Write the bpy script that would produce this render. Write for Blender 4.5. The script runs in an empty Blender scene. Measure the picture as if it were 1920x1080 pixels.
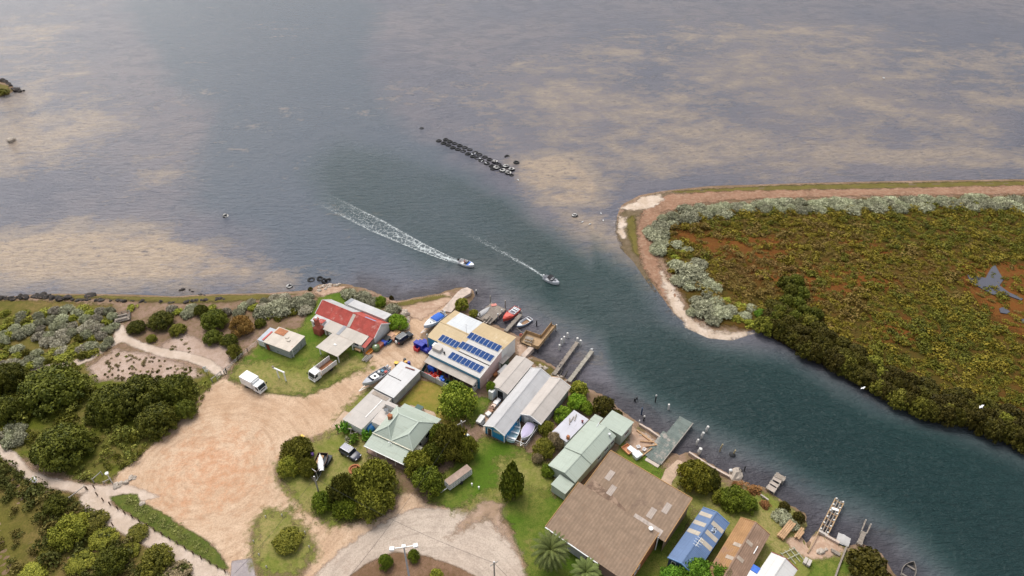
import bpy, math, random
import numpy as np
from mathutils import Vector, Matrix
C = bpy.context.scene
COL = C.collection
rnd = random.Random(7)
rng = np.random.default_rng(11)
R = math.radians
# ------------------------------------------------------------ camera, sky, sun, exposure
FPX, PITCH, CAMH = 1280.0, R(38.5), 104.0
cam = bpy.data.cameras.new("camera"); camo = bpy.data.objects.new("camera", cam); COL.objects.link(camo)
camo.location = (0, 0, CAMH); camo.rotation_euler = (math.pi/2 - PITCH, 0, 0)
cam.sensor_fit = 'HORIZONTAL'; cam.sensor_width = 36.0; cam.lens = FPX/1920*36.0
cam.clip_start = 1.0; cam.clip_end = 9000.0
C.camera = camo
SUN_EL, SUN_AZ = R(60), R(-30)          # azimuth from +Y, negative = towards the left
sd_ = Vector((math.sin(SUN_AZ)*math.cos(SUN_EL), math.cos(SUN_AZ)*math.cos(SUN_EL), math.sin(SUN_EL)))
W = bpy.data.worlds.new("World"); C.world = W; W.use_nodes = True
nt = W.node_tree; nt.nodes.clear()
def wn(t, **k):
    n = nt.nodes.new(t)
    for a, b in k.items(): setattr(n, a, b)
    return n
wo = wn('ShaderNodeOutputWorld'); bg = wn('ShaderNodeBackground'); sky = wn('ShaderNodeTexSky')
sky.sky_type = 'NISHITA'; sky.sun_disc = False; sky.sun_elevation = SUN_EL; sky.sun_rotation = SUN_AZ
sky.air_density = 1.0; sky.dust_density = 3.0; sky.ozone_density = 1.0
hs = wn('ShaderNodeHueSaturation'); hs.inputs['Saturation'].default_value = 0.32
nt.links.new(sky.outputs[0], hs.inputs['Color'])
# a thin bright cloud low to the left, the one the bay mirrors
tc = wn('ShaderNodeTexCoord'); dp = wn('ShaderNodeVectorMath', operation='DOT_PRODUCT')
gaz, gel = R(-37), R(13)
dp.inputs[1].default_value = (math.sin(gaz)*math.cos(gel), math.cos(gaz)*math.cos(gel), math.sin(gel))
nt.links.new(tc.outputs['Generated'], dp.inputs[0])
mr = wn('ShaderNodeMapRange', interpolation_type='SMOOTHSTEP')
mr.inputs[1].default_value = 0.94; mr.inputs[2].default_value = 1.0; mr.inputs[3].default_value = 0.0; mr.inputs[4].default_value = 5.0
nt.links.new(dp.outputs['Value'], mr.inputs[0])
cc = wn('ShaderNodeMix', data_type='RGBA', blend_type='ADD'); cc.inputs['Factor'].default_value = 1.0
mv = wn('ShaderNodeVectorMath', operation='SCALE'); mv.inputs[0].default_value = (1.0, .95, .9)
nt.links.new(mr.outputs[0], mv.inputs['Scale'])
nt.links.new(hs.outputs[0], cc.inputs[6]); nt.links.new(mv.outputs[0], cc.inputs[7])
nt.links.new(cc.outputs[2], bg.inputs[0]); bg.inputs[1].default_value = 0.14
nt.links.new(bg.outputs[0], wo.inputs[0])
sl = bpy.data.lights.new("sun", 'SUN'); sl.energy = 1.25; sl.angle = R(30); sl.color = (1.0, .95, .88)
so = bpy.data.objects.new("sun", sl); COL.objects.link(so)
so.rotation_euler = sd_.to_track_quat('Z', 'Y').to_euler(); so.location = (0, 0, 200)
C.view_settings.view_transform = 'Standard'; C.view_settings.look = 'None'
C.view_settings.exposure = 0.6; C.view_settings.gamma = 1.0
C.cycles.max_bounces = 6; C.cycles.transparent_max_bounces = 12

# ------------------------------------------------------------ helpers
GZ = 1.0
SP, CP = math.sin(PITCH), math.cos(PITCH)
def G(px, py, z=GZ):
    u = (px-960)/FPX; v = (py-540)/FPX
    t = (CAMH-z)/(SP+v*CP)
    return Vector((t*u, t*(CP-v*SP), z))
def Gp(pts, z=GZ): return np.array([G(a, b, z)[:2] for a, b in pts])
def lin(c): return tuple(((x/255)/12.92 if x/255 <= .04045 else ((x/255+.055)/1.055)**2.4) for x in c)
def tag(o, label=None, cat=None, group=None, kind=None):
    if label: o['label'] = label
    if cat: o['category'] = cat
    if group: o['group'] = group
    if kind: o['kind'] = kind
    return o
def thing(name, label, cat, loc=(0,0,0), rz=0, group=None):
    o = bpy.data.objects.new(name, None); COL.objects.link(o); o.empty_display_size = .5
    o.location = loc; o.rotation_euler = (0, 0, rz)
    return tag(o, label, cat, group)
def dup(root, loc, rz=None, label=None, group=None, scale=None):
    r = root.copy(); COL.objects.link(r); r.location = loc
    if rz is not None: r.rotation_euler = (root.rotation_euler[0], root.rotation_euler[1], rz)
    if scale is not None: r.scale = scale
    if label: r['label'] = label
    if group: r['group'] = group
    for ch in list(root.children):
        c = ch.copy(); COL.objects.link(c); c.parent = r
        for g in list(ch.children):
            d = g.copy(); COL.objects.link(d); d.parent = c
    return r
class MB:
    def __init__(s): s.v = []; s.f = []; s.m = []
    def poly(s, pts, m=0):
        b = len(s.v); s.v += [tuple(p) for p in pts]; s.f.append(tuple(range(b, b+len(pts)))); s.m.append(m); return s
    def box(s, x0, x1, y0, y1, z0, z1, m=0):
        x0, x1 = min(x0,x1), max(x0,x1); y0, y1 = min(y0,y1), max(y0,y1)
        return s.prism([(x0,y0),(x1,y0),(x1,y1),(x0,y1)], z0, z1, m)
    def prism(s, pts, z0, z1, m=0):
        n = len(pts); b = len(s.v)
        s.v += [(p[0],p[1],z0) for p in pts] + [(p[0],p[1],z1) for p in pts]
        s.f.append(tuple(range(b+n-1, b-1, -1))); s.f.append(tuple(range(b+n, b+2*n))); s.m += [m, m]
        for i in range(n):
            j = (i+1) % n; s.f.append((b+i, b+j, b+n+j, b+n+i)); s.m.append(m)
        return s
    def slab(s, pts, t=.06, m=0):           # pts = upper outline, counter-clockwise from above
        n = len(pts); b = len(s.v); P = [Vector(p) for p in pts]
        s.v += [tuple(p) for p in P] + [(p.x,p.y,p.z-t) for p in P]
        s.f.append(tuple(range(b, b+n))); s.f.append(tuple(range(b+2*n-1, b+n-1, -1))); s.m += [m, m]
        for i in range(n):
            j = (i+1) % n; s.f.append((b+n+i, b+n+j, b+j, b+i)); s.m.append(m)
        return s
    def obox(s, c, d, rz=0, m=0, tilt=0):     # centre, full dims, z-rotation
        M_ = Matrix.Rotation(rz, 3, 'Z') @ Matrix.Rotation(tilt, 3, 'Y'); b = len(s.v); c = Vector(c)
        for z in (-.5,.5):
            for x, y in ((-.5,-.5),(.5,-.5),(.5,.5),(-.5,.5)):
                s.v.append(tuple(c + M_ @ Vector((x*d[0], y*d[1], z*d[2]))))
        for q in ((3,2,1,0),(4,5,6,7),(0,1,5,4),(1,2,6,5),(2,3,7,6),(3,0,4,7)):
            s.f.append(tuple(b+i for i in q)); s.m.append(m)
        return s
    def bar(s, a, b_, w=.1, h=None, m=0):
        a = Vector(a); b_ = Vector(b_); h = h or w; d = (b_-a)
        q = d.to_track_quat('X', 'Z').to_matrix(); b = len(s.v); L = d.length
        for x in (0, L):
            for y, z in ((-w/2,-h/2),(w/2,-h/2),(w/2,h/2),(-w/2,h/2)):
                s.v.append(tuple(a + q @ Vector((x, y, z))))
        for f in ((3,2,1,0),(4,5,6,7),(0,1,5,4),(1,2,6,5),(2,3,7,6),(3,0,4,7)):
            s.f.append(tuple(b+i for i in f)); s.m.append(m)
        return s
    def tube(s, path, r, n=8, m=0):
        P = [Vector(p) for p in path]; b = len(s.v); k = len(P)
        rr = r if isinstance(r, (list, tuple)) else [r]*k
        for i, p in enumerate(P):
            d = (P[min(i+1,k-1)] - P[max(i-1,0)]).normalized()
            q = d.to_track_quat('Z', 'Y').to_matrix()
            for j in range(n):
                a = 2*math.pi*j/n; s.v.append(tuple(p + q @ Vector((rr[i]*math.cos(a), rr[i]*math.sin(a), 0))))
        for i in range(k-1):
            for j in range(n):
                j2 = (j+1) % n
                s.f.append((b+i*n+j, b+i*n+j2, b+(i+1)*n+j2, b+(i+1)*n+j)); s.m.append(m)
        s.f.append(tuple(b+j for j in range(n-1,-1,-1))); s.f.append(tuple(b+(k-1)*n+j for j in range(n))); s.m += [m, m]
        return s
    def lathe(s, prof, c=(0,0,0), n=12, m=0, axis='Z'):
        b = len(s.v); k = len(prof)
        for r, z in prof:
            for j in range(n):
                a = 2*math.pi*j/n; p = (r*math.cos(a), r*math.sin(a), z)
                if axis == 'Y': p = (p[0], p[2], p[1])
                if axis == 'X': p = (p[2], p[0], p[1])
                s.v.append((c[0]+p[0], c[1]+p[1], c[2]+p[2]))
        for i in range(k-1):
            for j in range(n):
                j2 = (j+1) % n; q = (b+i*n+j, b+i*n+j2, b+(i+1)*n+j2, b+(i+1)*n+j)
                s.f.append(q if axis != 'Y' else q[::-1]); s.m.append(m)
        e0 = tuple(b+j for j in range(n-1,-1,-1)); e1 = tuple(b+(k-1)*n+j for j in range(n))
        s.f += [e0, e1] if axis != 'Y' else [e0[::-1], e1[::-1]]; s.m += [m, m]
        return s
    def loft(s, rings, m=0, caps=True):
        b = len(s.v); n = len(rings[0])
        for r in rings: s.v += [tuple(p) for p in r]
        for i in range(len(rings)-1):
            for j in range(n-1):
                s.f.append((b+i*n+j, b+i*n+j+1, b+(i+1)*n+j+1, b+(i+1)*n+j)); s.m.append(m)
        return s
    def mesh(s, name, mats, smooth=False):
        me = bpy.data.meshes.new(name); me.from_pydata(s.v, [], s.f)
        for q in (mats if isinstance(mats, (list, tuple)) else [mats]): me.materials.append(q)
        me.polygons.foreach_set('material_index', s.m)
        if smooth: me.polygons.foreach_set('use_smooth', [True]*len(s.f))
        me.update(); return me
    def build(s, name, mats, parent=None, smooth=False, loc=None, rz=0, bevel=0):
        o = bpy.data.objects.new(name, s.mesh(name, mats, smooth)); COL.objects.link(o)
        if parent: o.parent = parent
        if loc is not None: o.location = loc
        o.rotation_euler = (0, 0, rz)
        if bevel:
            b = o.modifiers.new('bevel', 'BEVEL'); b.width = bevel; b.segments = 2; b.limit_method = 'ANGLE'
        return o

# ------------------------------------------------------------ materials
class NT:
    def __init__(s, name):
        s.mat = bpy.data.materials.new(name); s.mat.use_nodes = True
        s.t = s.mat.node_tree; s.t.nodes.clear()
        s.out = s.n('ShaderNodeOutputMaterial'); s.co = s.n('ShaderNodeTexCoord')
    def n(s, t, **k):
        n = s.t.nodes.new(t)
        for a, b in k.items(): setattr(n, a, b)
        return n
    def l(s, a, b): s.t.links.new(a, b)
    def noise(s, scale, detail=3, rough=.6, vec=None, stretch=None, dist=0):
        n = s.n('ShaderNodeTexNoise'); n.inputs['Scale'].default_value = scale; n.inputs['Detail'].default_value = detail
        n.inputs['Roughness'].default_value = rough; n.inputs['Distortion'].default_value = dist
        v = vec or s.co.outputs['Object']
        if stretch:
            mp = s.n('ShaderNodeMapping'); mp.inputs['Scale'].default_value = stretch[:3]
            if len(stretch) > 3: mp.inputs['Rotation'].default_value = (0, 0, stretch[3])
            s.l(v, mp.inputs[0]); v = mp.outputs[0]
        s.l(v, n.inputs['Vector']); return n.outputs['Fac']
    def mr(s, v, a, b, c=0., d=1., smooth=True):
        n = s.n('ShaderNodeMapRange'); n.interpolation_type = 'SMOOTHSTEP' if smooth else 'LINEAR'
        n.inputs[1].default_value = a; n.inputs[2].default_value = b; n.inputs[3].default_value = c; n.inputs[4].default_value = d
        s.l(v, n.inputs[0]); return n.outputs[0]
    def math(s, op, a, b=None):
        n = s.n('ShaderNodeMath', operation=op)
        for i, q in enumerate((a, b)):
            if q is None: continue
            if isinstance(q, (int, float)): n.inputs[i].default_value = q
            else: s.l(q, n.inputs[i])
        return n.outputs[0]
    def mix(s, f, a, b, blend='MIX'):
        n = s.n('ShaderNodeMix', data_type='RGBA', blend_type=blend)
        for i, q in ((0, f), (6, a), (7, b)):
            if isinstance(q, (int, float)): n.inputs[i].default_value = q
            elif isinstance(q, (tuple, list)): n.inputs[i].default_value = (*q[:3], 1)
            else: s.l(q, n.inputs[i])
        return n.outputs[2]
    def attr(s, name):
        n = s.n('ShaderNodeAttribute'); n.attribute_name = name; return n
    def bsdf(s, col, rough=.8, metal=0, spec=.3, bump=None, alpha=None, bstr=.5, bdist=.05):
        p = s.n('ShaderNodeBsdfPrincipled'); s.p = p
        for k, q in (('Base Color', col), ('Roughness', rough), ('Metallic', metal), ('Specular IOR Level', spec)):
            if isinstance(q, (int, float)): p.inputs[k].default_value = q
            elif isinstance(q, (tuple, list)): p.inputs[k].default_value = (*q[:3], 1)
            else: s.l(q, p.inputs[k])
        if bump is not None:
            b = s.n('ShaderNodeBump'); b.inputs['Strength'].default_value = bstr; b.inputs['Distance'].default_value = bdist
            s.l(bump, b.inputs['Height']); s.l(b.outputs[0], p.inputs['Normal'])
        o = p.outputs[0]
        if alpha is not None:
            tr = s.n('ShaderNodeBsdfTransparent'); mx = s.n('ShaderNodeMixShader')
            s.l(alpha, mx.inputs[0]); s.l(tr.outputs[0], mx.inputs[1]); s.l(o, mx.inputs[2]); o = mx.outputs[0]
        s.l(o, s.out.inputs[0]); return s.mat
_mc = {}
def paint(name, col, rough=.6, var=.12, vs=.6, metal=0, spec=.3, c2=None, c2a=.55, c2b=.75, c2s=.35, corr=None, seam=None, grain=0):
    """weathered surface: base colour, mottling, optional second colour in patches, corrugation along an axis"""
    if name in _mc: return _mc[name]
    s = NT(name); col = tuple(col)
    k = s.noise(vs, 4, .65); f = s.noise(vs*9, 2, .6)
    a = s.mix(s.mr(k, .3, .7), tuple(c*(1-var) for c in col), tuple(min(1, c*(1+var)) for c in col))
    a = s.mix(s.mr(f, .35, .7, 0, .35), a, tuple(c*(1-1.6*var) for c in col))
    if c2 is not None:
        g = s.noise(c2s, 5, .7)
        a = s.mix(s.mr(g, c2a, c2b), a, tuple(c2))
    bump = None
    sx = s.n('ShaderNodeSeparateXYZ'); s.l(s.co.outputs['Object'], sx.inputs[0])
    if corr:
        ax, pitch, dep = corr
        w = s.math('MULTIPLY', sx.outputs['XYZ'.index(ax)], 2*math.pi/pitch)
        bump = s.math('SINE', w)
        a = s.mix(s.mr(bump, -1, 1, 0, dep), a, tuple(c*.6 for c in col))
    if seam:
        ax, pitch, dep = seam
        w = s.math('MULTIPLY', sx.outputs['XYZ'.index(ax)], 1/pitch); fl = s.math('FLOOR', w)
        wn_ = s.n('ShaderNodeTexWhiteNoise', noise_dimensions='1D'); s.l(fl, wn_.inputs['W'])
        a = s.mix(s.math('MULTIPLY', wn_.outputs['Value'], dep), a, tuple(c*.55 for c in col))
    if corr or seam:      # dirt and rust run down the sheets, along the ribs
        ax = (seam or corr)[0]; st = s.noise(1.0, 4, .7, stretch={'X': (3.2,.3,.3), 'Y': (.3,3.2,.3), 'Z': (2.5,2.5,.3)}[ax])
        a = s.mix(s.mr(st, .52, .74, 0, .38), a, tuple(c*k_ for c, k_ in zip(col, (.62,.54,.46))))
        lap = s.math('FRACT', s.math('MULTIPLY', sx.outputs['Y' if ax == 'X' else 'X'], .31)); a = s.mix(s.mr(lap, .965, .985, 0, .3), a, tuple(c*.55 for c in col))
    _mc[name] = s.bsdf(a, rough, metal, spec, bump if bump is not None else f, bstr=.35, bdist=.02)
    return _mc[name]
def flat(name, col, rough=.5, metal=0, spec=.5):
    if name in _mc: return _mc[name]
    s = NT(name); f = s.noise(3, 3, .6)
    _mc[name] = s.bsdf(s.mix(s.mr(f, .35, .65), tuple(c*.9 for c in col), tuple(min(1, c*1.08) for c in col)), rough, metal, spec)
    return _mc[name]
# ------------------------------------------------------------ shorelines and terrain
SH_MAIN = [(-500,560),(-100,558),(0,557),(100,552),(200,553),(330,556),(400,553),(470,551),(550,548),(582,544),(600,534),(640,532),(690,544),
 (722,558),(745,566),(790,557),(828,551),(838,545),(862,540),(884,543),(888,556),(874,575),(884,588),(912,602),(940,616),(972,632),(990,640),(1000,652),
 (984,672),(996,668),(1015,676),(1043,690),(1036,703),(1048,702),(1068,716),(1095,728),(1130,742),(1162,770),(1190,790),(1200,796),(1220,806),(1238,818),
 (1243,838),(1252,848),(1274,856),(1292,846),(1325,867),(1369,893),(1388,898),(1398,910),(1432,914),(1446,928),(1480,950),(1508,962),(1510,985),(1496,1006),
 (1504,1013),(1514,1028),(1532,999),(1536,995),(1550,1003),(1565,1012),(1582,1023),(1602,1027),(1612,1019),(1650,1040),(1680,1082),(1720,1140),(1790,1250),(1850,1450),(-500,1450)]
SH_SPIT = [(2700,318),(2100,331),(1920,336),(1780,338),(1600,341),(1450,345),(1330,349),(1262,356),(1238,359),(1200,366),(1166,384),(1158,402),(1156,430),(1170,465),
 (1195,490),(1215,520),(1240,555),(1262,585),(1290,610),(1330,628),(1370,632),(1415,617),(1440,622),(1490,650),(1520,668),(1580,700),(1650,733),(1700,760),(1760,785),
 (1790,782),(1815,776),(1830,790),(1870,810),(1920,825),(2100,890),(2700,1000)]
SH_ISLE = [(-160,140),(-20,146),(6,150),(22,160),(28,169),(14,178),(-10,184),(-160,190)]
def sdp(P, poly):
    """signed distance (positive inside), P (N,2), poly (M,2)"""
    x, y = P[:,0], P[:,1]; d = np.full(len(P), 1e18); ins = np.zeros(len(P), bool)
    M_ = len(poly)
    for i in range(M_):
        a = poly[i]; b = poly[(i+1) % M_]; e = b-a; L = e@e + 1e-12
        t = np.clip(((x-a[0])*e[0]+(y-a[1])*e[1])/L, 0, 1)
        d = np.minimum(d, (x-a[0]-t*e[0])**2+(y-a[1]-t*e[1])**2)
        c = (a[1] > y) != (b[1] > y)
        xi = a[0]+(y-a[1])/(e[1] if abs(e[1]) > 1e-12 else 1e-12)*e[0]
        ins ^= c & (x < xi)
    d = np.sqrt(d); return np.where(ins, d, -d)
W_MAIN, W_SPIT, W_ISLE = Gp(SH_MAIN, 0), Gp(SH_SPIT, 0), Gp(SH_ISLE, 0)
def wob(P, s=1.0):
    x, y = P[:,0], P[:,1]
    return (np.sin(x*.31*s+1.3*np.sin(y*.17*s))+np.sin(y*.37*s+1.7*np.sin(x*.23*s+1))+.6*np.sin(x*.9*s+y*.7*s)+.6*np.sin(y*1.1*s-x*.8*s+2))/3.2
def hgt(P):
    a = sdp(P, W_MAIN); b = sdp(P, W_SPIT); c = sdp(P, W_ISLE)
    up = lambda s, k, m, n: np.where(s > 0, m*(1-np.exp(-s*k)), np.maximum(-1.6, s*n))
    h = np.maximum(np.maximum(up(a, .9, GZ-.08, .22), up(b, .16, .8, .10)), up(c, .3, .9, .2))
    return h + .04*wob(P, 1.4)*(h > .3)
def hz(x, y): return float(hgt(np.array([[x, y]]))[0])
def gridmesh(name, xs, ys, zf, mats, attrs=None, keep=None, parent=None):
    nx, ny = len(xs), len(ys); X, Y = np.meshgrid(xs, ys); P = np.stack([X.ravel(), Y.ravel()], 1)
    Z = zf(P); V = np.column_stack([P, Z])
    i = np.arange(nx*ny).reshape(ny, nx)
    F = np.stack([i[:-1,:-1], i[:-1,1:], i[1:,1:], i[1:,:-1]], -1).reshape(-1, 4)
    if keep is not None:
        k = keep(P); F = F[k[F].any(1)]
    used = np.unique(F); mp = np.full(nx*ny, -1); mp[used] = np.arange(len(used)); V = V[used]; F = mp[F]
    me = bpy.data.meshes.new(name); me.vertices.add(len(V)); me.vertices.foreach_set('co', V.ravel())
    me.loops.add(F.size); me.loops.foreach_set('vertex_index', F.ravel().astype(np.int32))
    me.polygons.add(len(F)); me.polygons.foreach_set('loop_start', np.arange(0, F.size, 4, dtype=np.int32))
    me.polygons.foreach_set('loop_total', np.full(len(F), 4, np.int32)); me.update(calc_edges=True)
    me.polygons.foreach_set('use_smooth', [True]*len(F))
    for q in mats: me.materials.append(q)
    for an, fn in (attrs or {}).items():
        at = me.attributes.new(an, 'FLOAT', 'POINT'); at.data.foreach_set('value', fn(P)[used].astype(np.float32))
    o = bpy.data.objects.new(name, me); COL.objects.link(o)
    if parent: o.parent = parent
    return o
def ground_mat(name, cols, s1=.25, s2=2.2, rough=.95, alpha=True, feather=.5, amp=1.2, ns=.8, stretch=None, fine=.5, patch=None, fuzz=None):
    """soil / grass: three colours blended by two noises; ragged soft edge from the sheet's own distance attribute"""
    s = NT(name); v = None
    if stretch: k = s.noise(s1, 5, .62, stretch=stretch)
    else: k = s.noise(s1, 5, .62)
    f = s.noise(s2, 4, .7, stretch=stretch); g = s.noise(s2*4.5, 3, .7)
    a = s.mix(s.mr(k, .36, .64), cols[0], cols[1]); a = s.mix(s.mr(f, .42, .72, 0, .75), a, cols[2])
    if patch:
        q = s.noise(patch[1], 4, .6); a = s.mix(s.mr(q, patch[2], patch[3]), a, patch[0])
    a = s.mix(s.mr(g, .35, .75, 0, fine), a, tuple(c*.6 for c in cols[2]))
    al = None
    if alpha:
        sd = s.attr('sd').outputs['Fac']; nn = s.noise(ns, 5, .7)
        al = s.mr(s.math('ADD', sd, s.math('MULTIPLY', s.math('SUBTRACT', nn, .5), amp*2)), -feather, feather)
    return s.bsdf(a, rough, 0, .15, s.math('ADD', f, g), al, .6, .06)
_lv = [0]
def sheet(name, polys, mat, res=.5, feather=2.2, lift=None, kind='structure', z=GZ, lim=None):
    if isinstance(polys[0][0], (int, float)): polys = [polys]
    Ws = [Gp(p, z) for p in polys]
    lo = np.min([w.min(0) for w in Ws], 0)-feather-1; hi = np.max([w.max(0) for w in Ws], 0)+feather+1
    lo = np.maximum(lo, (-330, 30)); hi = np.minimum(hi, (330, 460))
    _lv[0] += 1; lf = lift if lift is not None else .004*_lv[0]
    sd = lambda P: np.max([sdp(P, w) for w in Ws], 0)
    o = gridmesh(name, np.arange(lo[0], hi[0]+res, res), np.arange(lo[1], hi[1]+res, res), lambda P: hgt(P)+lf, [mat],
                 {'sd': sd}, lambda P: sd(P) > -feather)
    if kind: o['kind'] = kind
    return o
def stroke(pts, w):
    """px centre line + width in metres -> px-free world polygon as pseudo px list"""
    return pts, w
# ------------------------------------------------------------ ground and water
DUNE = ground_mat('dune_soil', [lin((150,124,108)), lin((122,98,78)), lin((104,92,56))], .12, .9, alpha=False, fine=.4)
g = gridmesh('ground', np.arange(-335, 336, 1.25), np.arange(25, 460, 1.25), hgt, [DUNE]); g['kind'] = 'structure'
SAND = [([(925,322),(958,290),(1030,272),(1100,288),(1145,330),(1165,372),(1140,392),(1100,402),(1060,404),(1015,398),(985,372),(945,342)], .84),
 ([(1040,395),(1130,398),(1160,440),(1196,490),(1240,556),(1275,600),(1225,560),(1180,505),(1120,470),(1080,440)], .95),
 ([(1000,262),(1130,225),(1300,205),(1500,235),(1700,262),(1960,272),(1960,318),(1700,320),(1450,326),(1300,332),(1200,340),(1130,320)], .72),
 ([(820,180),(1000,90),(1250,40),(1500,40),(1960,90),(1960,330),(1300,345),(1120,330),(960,260)], .5),
 ([(1180,150),(1330,80),(1500,90),(1640,120),(1600,165),(1450,190),(1300,180)], .56),
 ([(1620,140),(1800,150),(1960,190),(1960,240),(1760,220),(1660,190)], .42),
 ([(-80,450),(120,410),(330,418),(450,448),(520,490),(548,520),(548,540),(420,546),(200,550),(-80,556)], .86),
 ([(-80,165),(60,175),(150,195),(270,192),(345,190),(240,245),(180,300),(90,330),(30,352),(-80,380)], .78),
 ([(190,330),(320,300),(330,330),(240,355),(160,365)], .5), ([(-80,330),(60,330),(0,385),(-80,400)], .8),
 ([(232,215),(290,194),(285,205),(235,220)], .8), ([(328,210),(352,205),(345,240),(318,258),(305,254)], .75), ([(280,288),(312,270),(310,280),(285,296)], .7),
 ([(675,190),(740,172),(790,190),(860,215),(800,222),(740,208),(720,222)], .6), ([(850,240),(930,232),(1000,250),(960,275),(900,262)], .62),
 ([(-80,20),(140,40),(180,130),(80,175),(-80,165)], .45), ([(590,550),(700,535),(800,548),(760,572),(680,560)], .42)]
DEEP = [(2700,1300),(2700,850),(1960,880),(1780,815),(1640,775),(1480,680),(1330,650),(1255,606),(1190,520),(1110,470),(1040,420),(960,360),(870,305),(760,262),(640,230),(560,260),(540,330),(590,400),
 (680,460),(780,520),(900,530),(1000,590),(1120,660),(1220,740),(1330,800),(1420,840),(1500,890),(1620,940),(1720,1000),(1900,1200),(2000,1300)]
VDEEP = [(2700,1300),(2700,900),(1900,930),(1700,860),(1500,760),(1300,690),(1250,720),(1400,810),(1550,880),(1700,960),(1800,1060),(1900,1300)]
Ws_ = [(Gp(p, 0), w) for p, w in SAND]; Wd, Wv = Gp(DEEP, 0), Gp(VDEEP, 0)
def a_sand(P):
    r = np.zeros(len(P))
    for w, k in Ws_: r = np.maximum(r, k*np.clip(.5+sdp(P, w)/(14 if k > .8 else 30), 0, 1))
    return r
def a_deep(P): return np.clip(.5+(sdp(P, Wd)+np.where(P[:,0] > 20, 4, 0))/(15+np.clip((P[:,1]-170)*.5, 0, 60)), 0, 1)*.75*np.clip(1.25-(P[:,1]-150)/150, .08, 1)+np.clip(.5+sdp(P, Wv)/40, 0, 1)*.25
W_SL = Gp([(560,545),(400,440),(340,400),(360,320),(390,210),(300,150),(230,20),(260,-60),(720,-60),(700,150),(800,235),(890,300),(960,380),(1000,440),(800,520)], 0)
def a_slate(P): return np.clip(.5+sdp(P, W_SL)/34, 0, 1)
def a_shore(P): return np.maximum(np.clip(1+np.maximum(sdp(P, W_MAIN), sdp(P, W_ISLE))/11, 0, 1), np.clip(1+sdp(P, W_SPIT)/9, 0, 1)*np.where(P[:,0] > 55, np.where(P[:,1] < 180, .9, .3), .25))*np.where(P[:,0] > -40, 1, .55)
def water_mat():
    s = NT('sea_water')
    sand, deep, sh = (s.attr(k).outputs['Fac'] for k in ('sand', 'deep', 'shore'))
    n1 = s.noise(.03, 6, .62, stretch=(.8, 1.15, 1, R(-18)), dist=.6); n2 = s.noise(.12, 6, .7, stretch=(.8, 1.2, 1, R(-12)), dist=.5); n4 = s.noise(.5, 5, .74, stretch=(.7, 1.25, 1)); n3 = s.noise(.012, 4, .6)
    weed = s.mix(s.mr(n3, .35, .65), lin((93,93,103)), lin((110,104,108)))
    weed = s.mix(s.mr(n2, .44, .62, 0, .6), weed, lin((80,82,94)))
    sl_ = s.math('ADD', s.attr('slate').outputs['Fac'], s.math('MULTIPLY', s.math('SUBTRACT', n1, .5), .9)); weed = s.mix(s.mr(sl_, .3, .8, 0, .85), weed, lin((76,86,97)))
    sandc = s.mix(s.mr(n4, .38, .66), lin((146,131,116)), lin((122,112,106)))
    sandc = s.mix(s.mr(sand, .72, .98), sandc, s.mix(s.mr(n4, .38, .7), lin((176,154,126)), lin((144,124,106))))
    half = s.mix(.45, weed, sandc)
    f = sand
    for q, k in ((n1, 1.9), (n2, 1.9), (n4, 1.3)): f = s.math('ADD', f, s.math('MULTIPLY', s.math('SUBTRACT', q, .5), k))
    c = s.mix(s.mr(f, .3, .56), weed, half); c = s.mix(s.mr(f, .52, .86), c, sandc)
    spot = s.mr(s.math('ADD', n4, s.math('MULTIPLY', n2, .5)), .86, .95, 0, .55); c = s.mix(s.math('MULTIPLY', spot, s.mr(sand, .3, .6)), c, lin((76,76,84)))
    dn = s.math('ADD', deep, s.math('MULTIPLY', s.math('SUBTRACT', n1, .5), .4))
    teal = s.mix(s.mr(deep, .5, 1), lin((46,68,67)), lin((21,44,44)))
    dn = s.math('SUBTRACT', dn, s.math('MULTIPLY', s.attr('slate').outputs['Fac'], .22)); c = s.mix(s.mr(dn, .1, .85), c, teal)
    e_ = s.mr(s.math('ADD', sh, s.math('MULTIPLY', s.math('SUBTRACT', n2, .5), 1.2)), .35, .95)
    c = s.mix(s.math('MULTIPLY', e_, .8), c, lin((60,56,60)))
    w1 = s.noise(.55, 4, .62, stretch=(.55, 1.7, 1, R(12)), dist=.4); w2 = s.noise(1.9, 3, .6, stretch=(.6, 1.5, 1, R(-8)))
    b = s.math('ADD', w1, s.math('MULTIPLY', w2, .4))
    m = s.bsdf(c, .2, 0, .37, b, None, 1.0, .7)
    s.p.inputs['IOR'].default_value = 1.33
    return m
WM = water_mat()
wx = np.arange(-340, 341, 2.0); wy = np.arange(20, 470, 2.0)
wx = np.concatenate([[-4000,-1500,-700], wx, [700,1500,4000]]); wy = np.concatenate([[-600], wy, [700,1200,2500,6000]])
wa = gridmesh('water', wx, wy, lambda P: np.zeros(len(P)), [WM], {'sand': a_sand, 'deep': a_deep, 'slate': a_slate, 'shore': a_shore}); wa['kind'] = 'structure'

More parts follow.
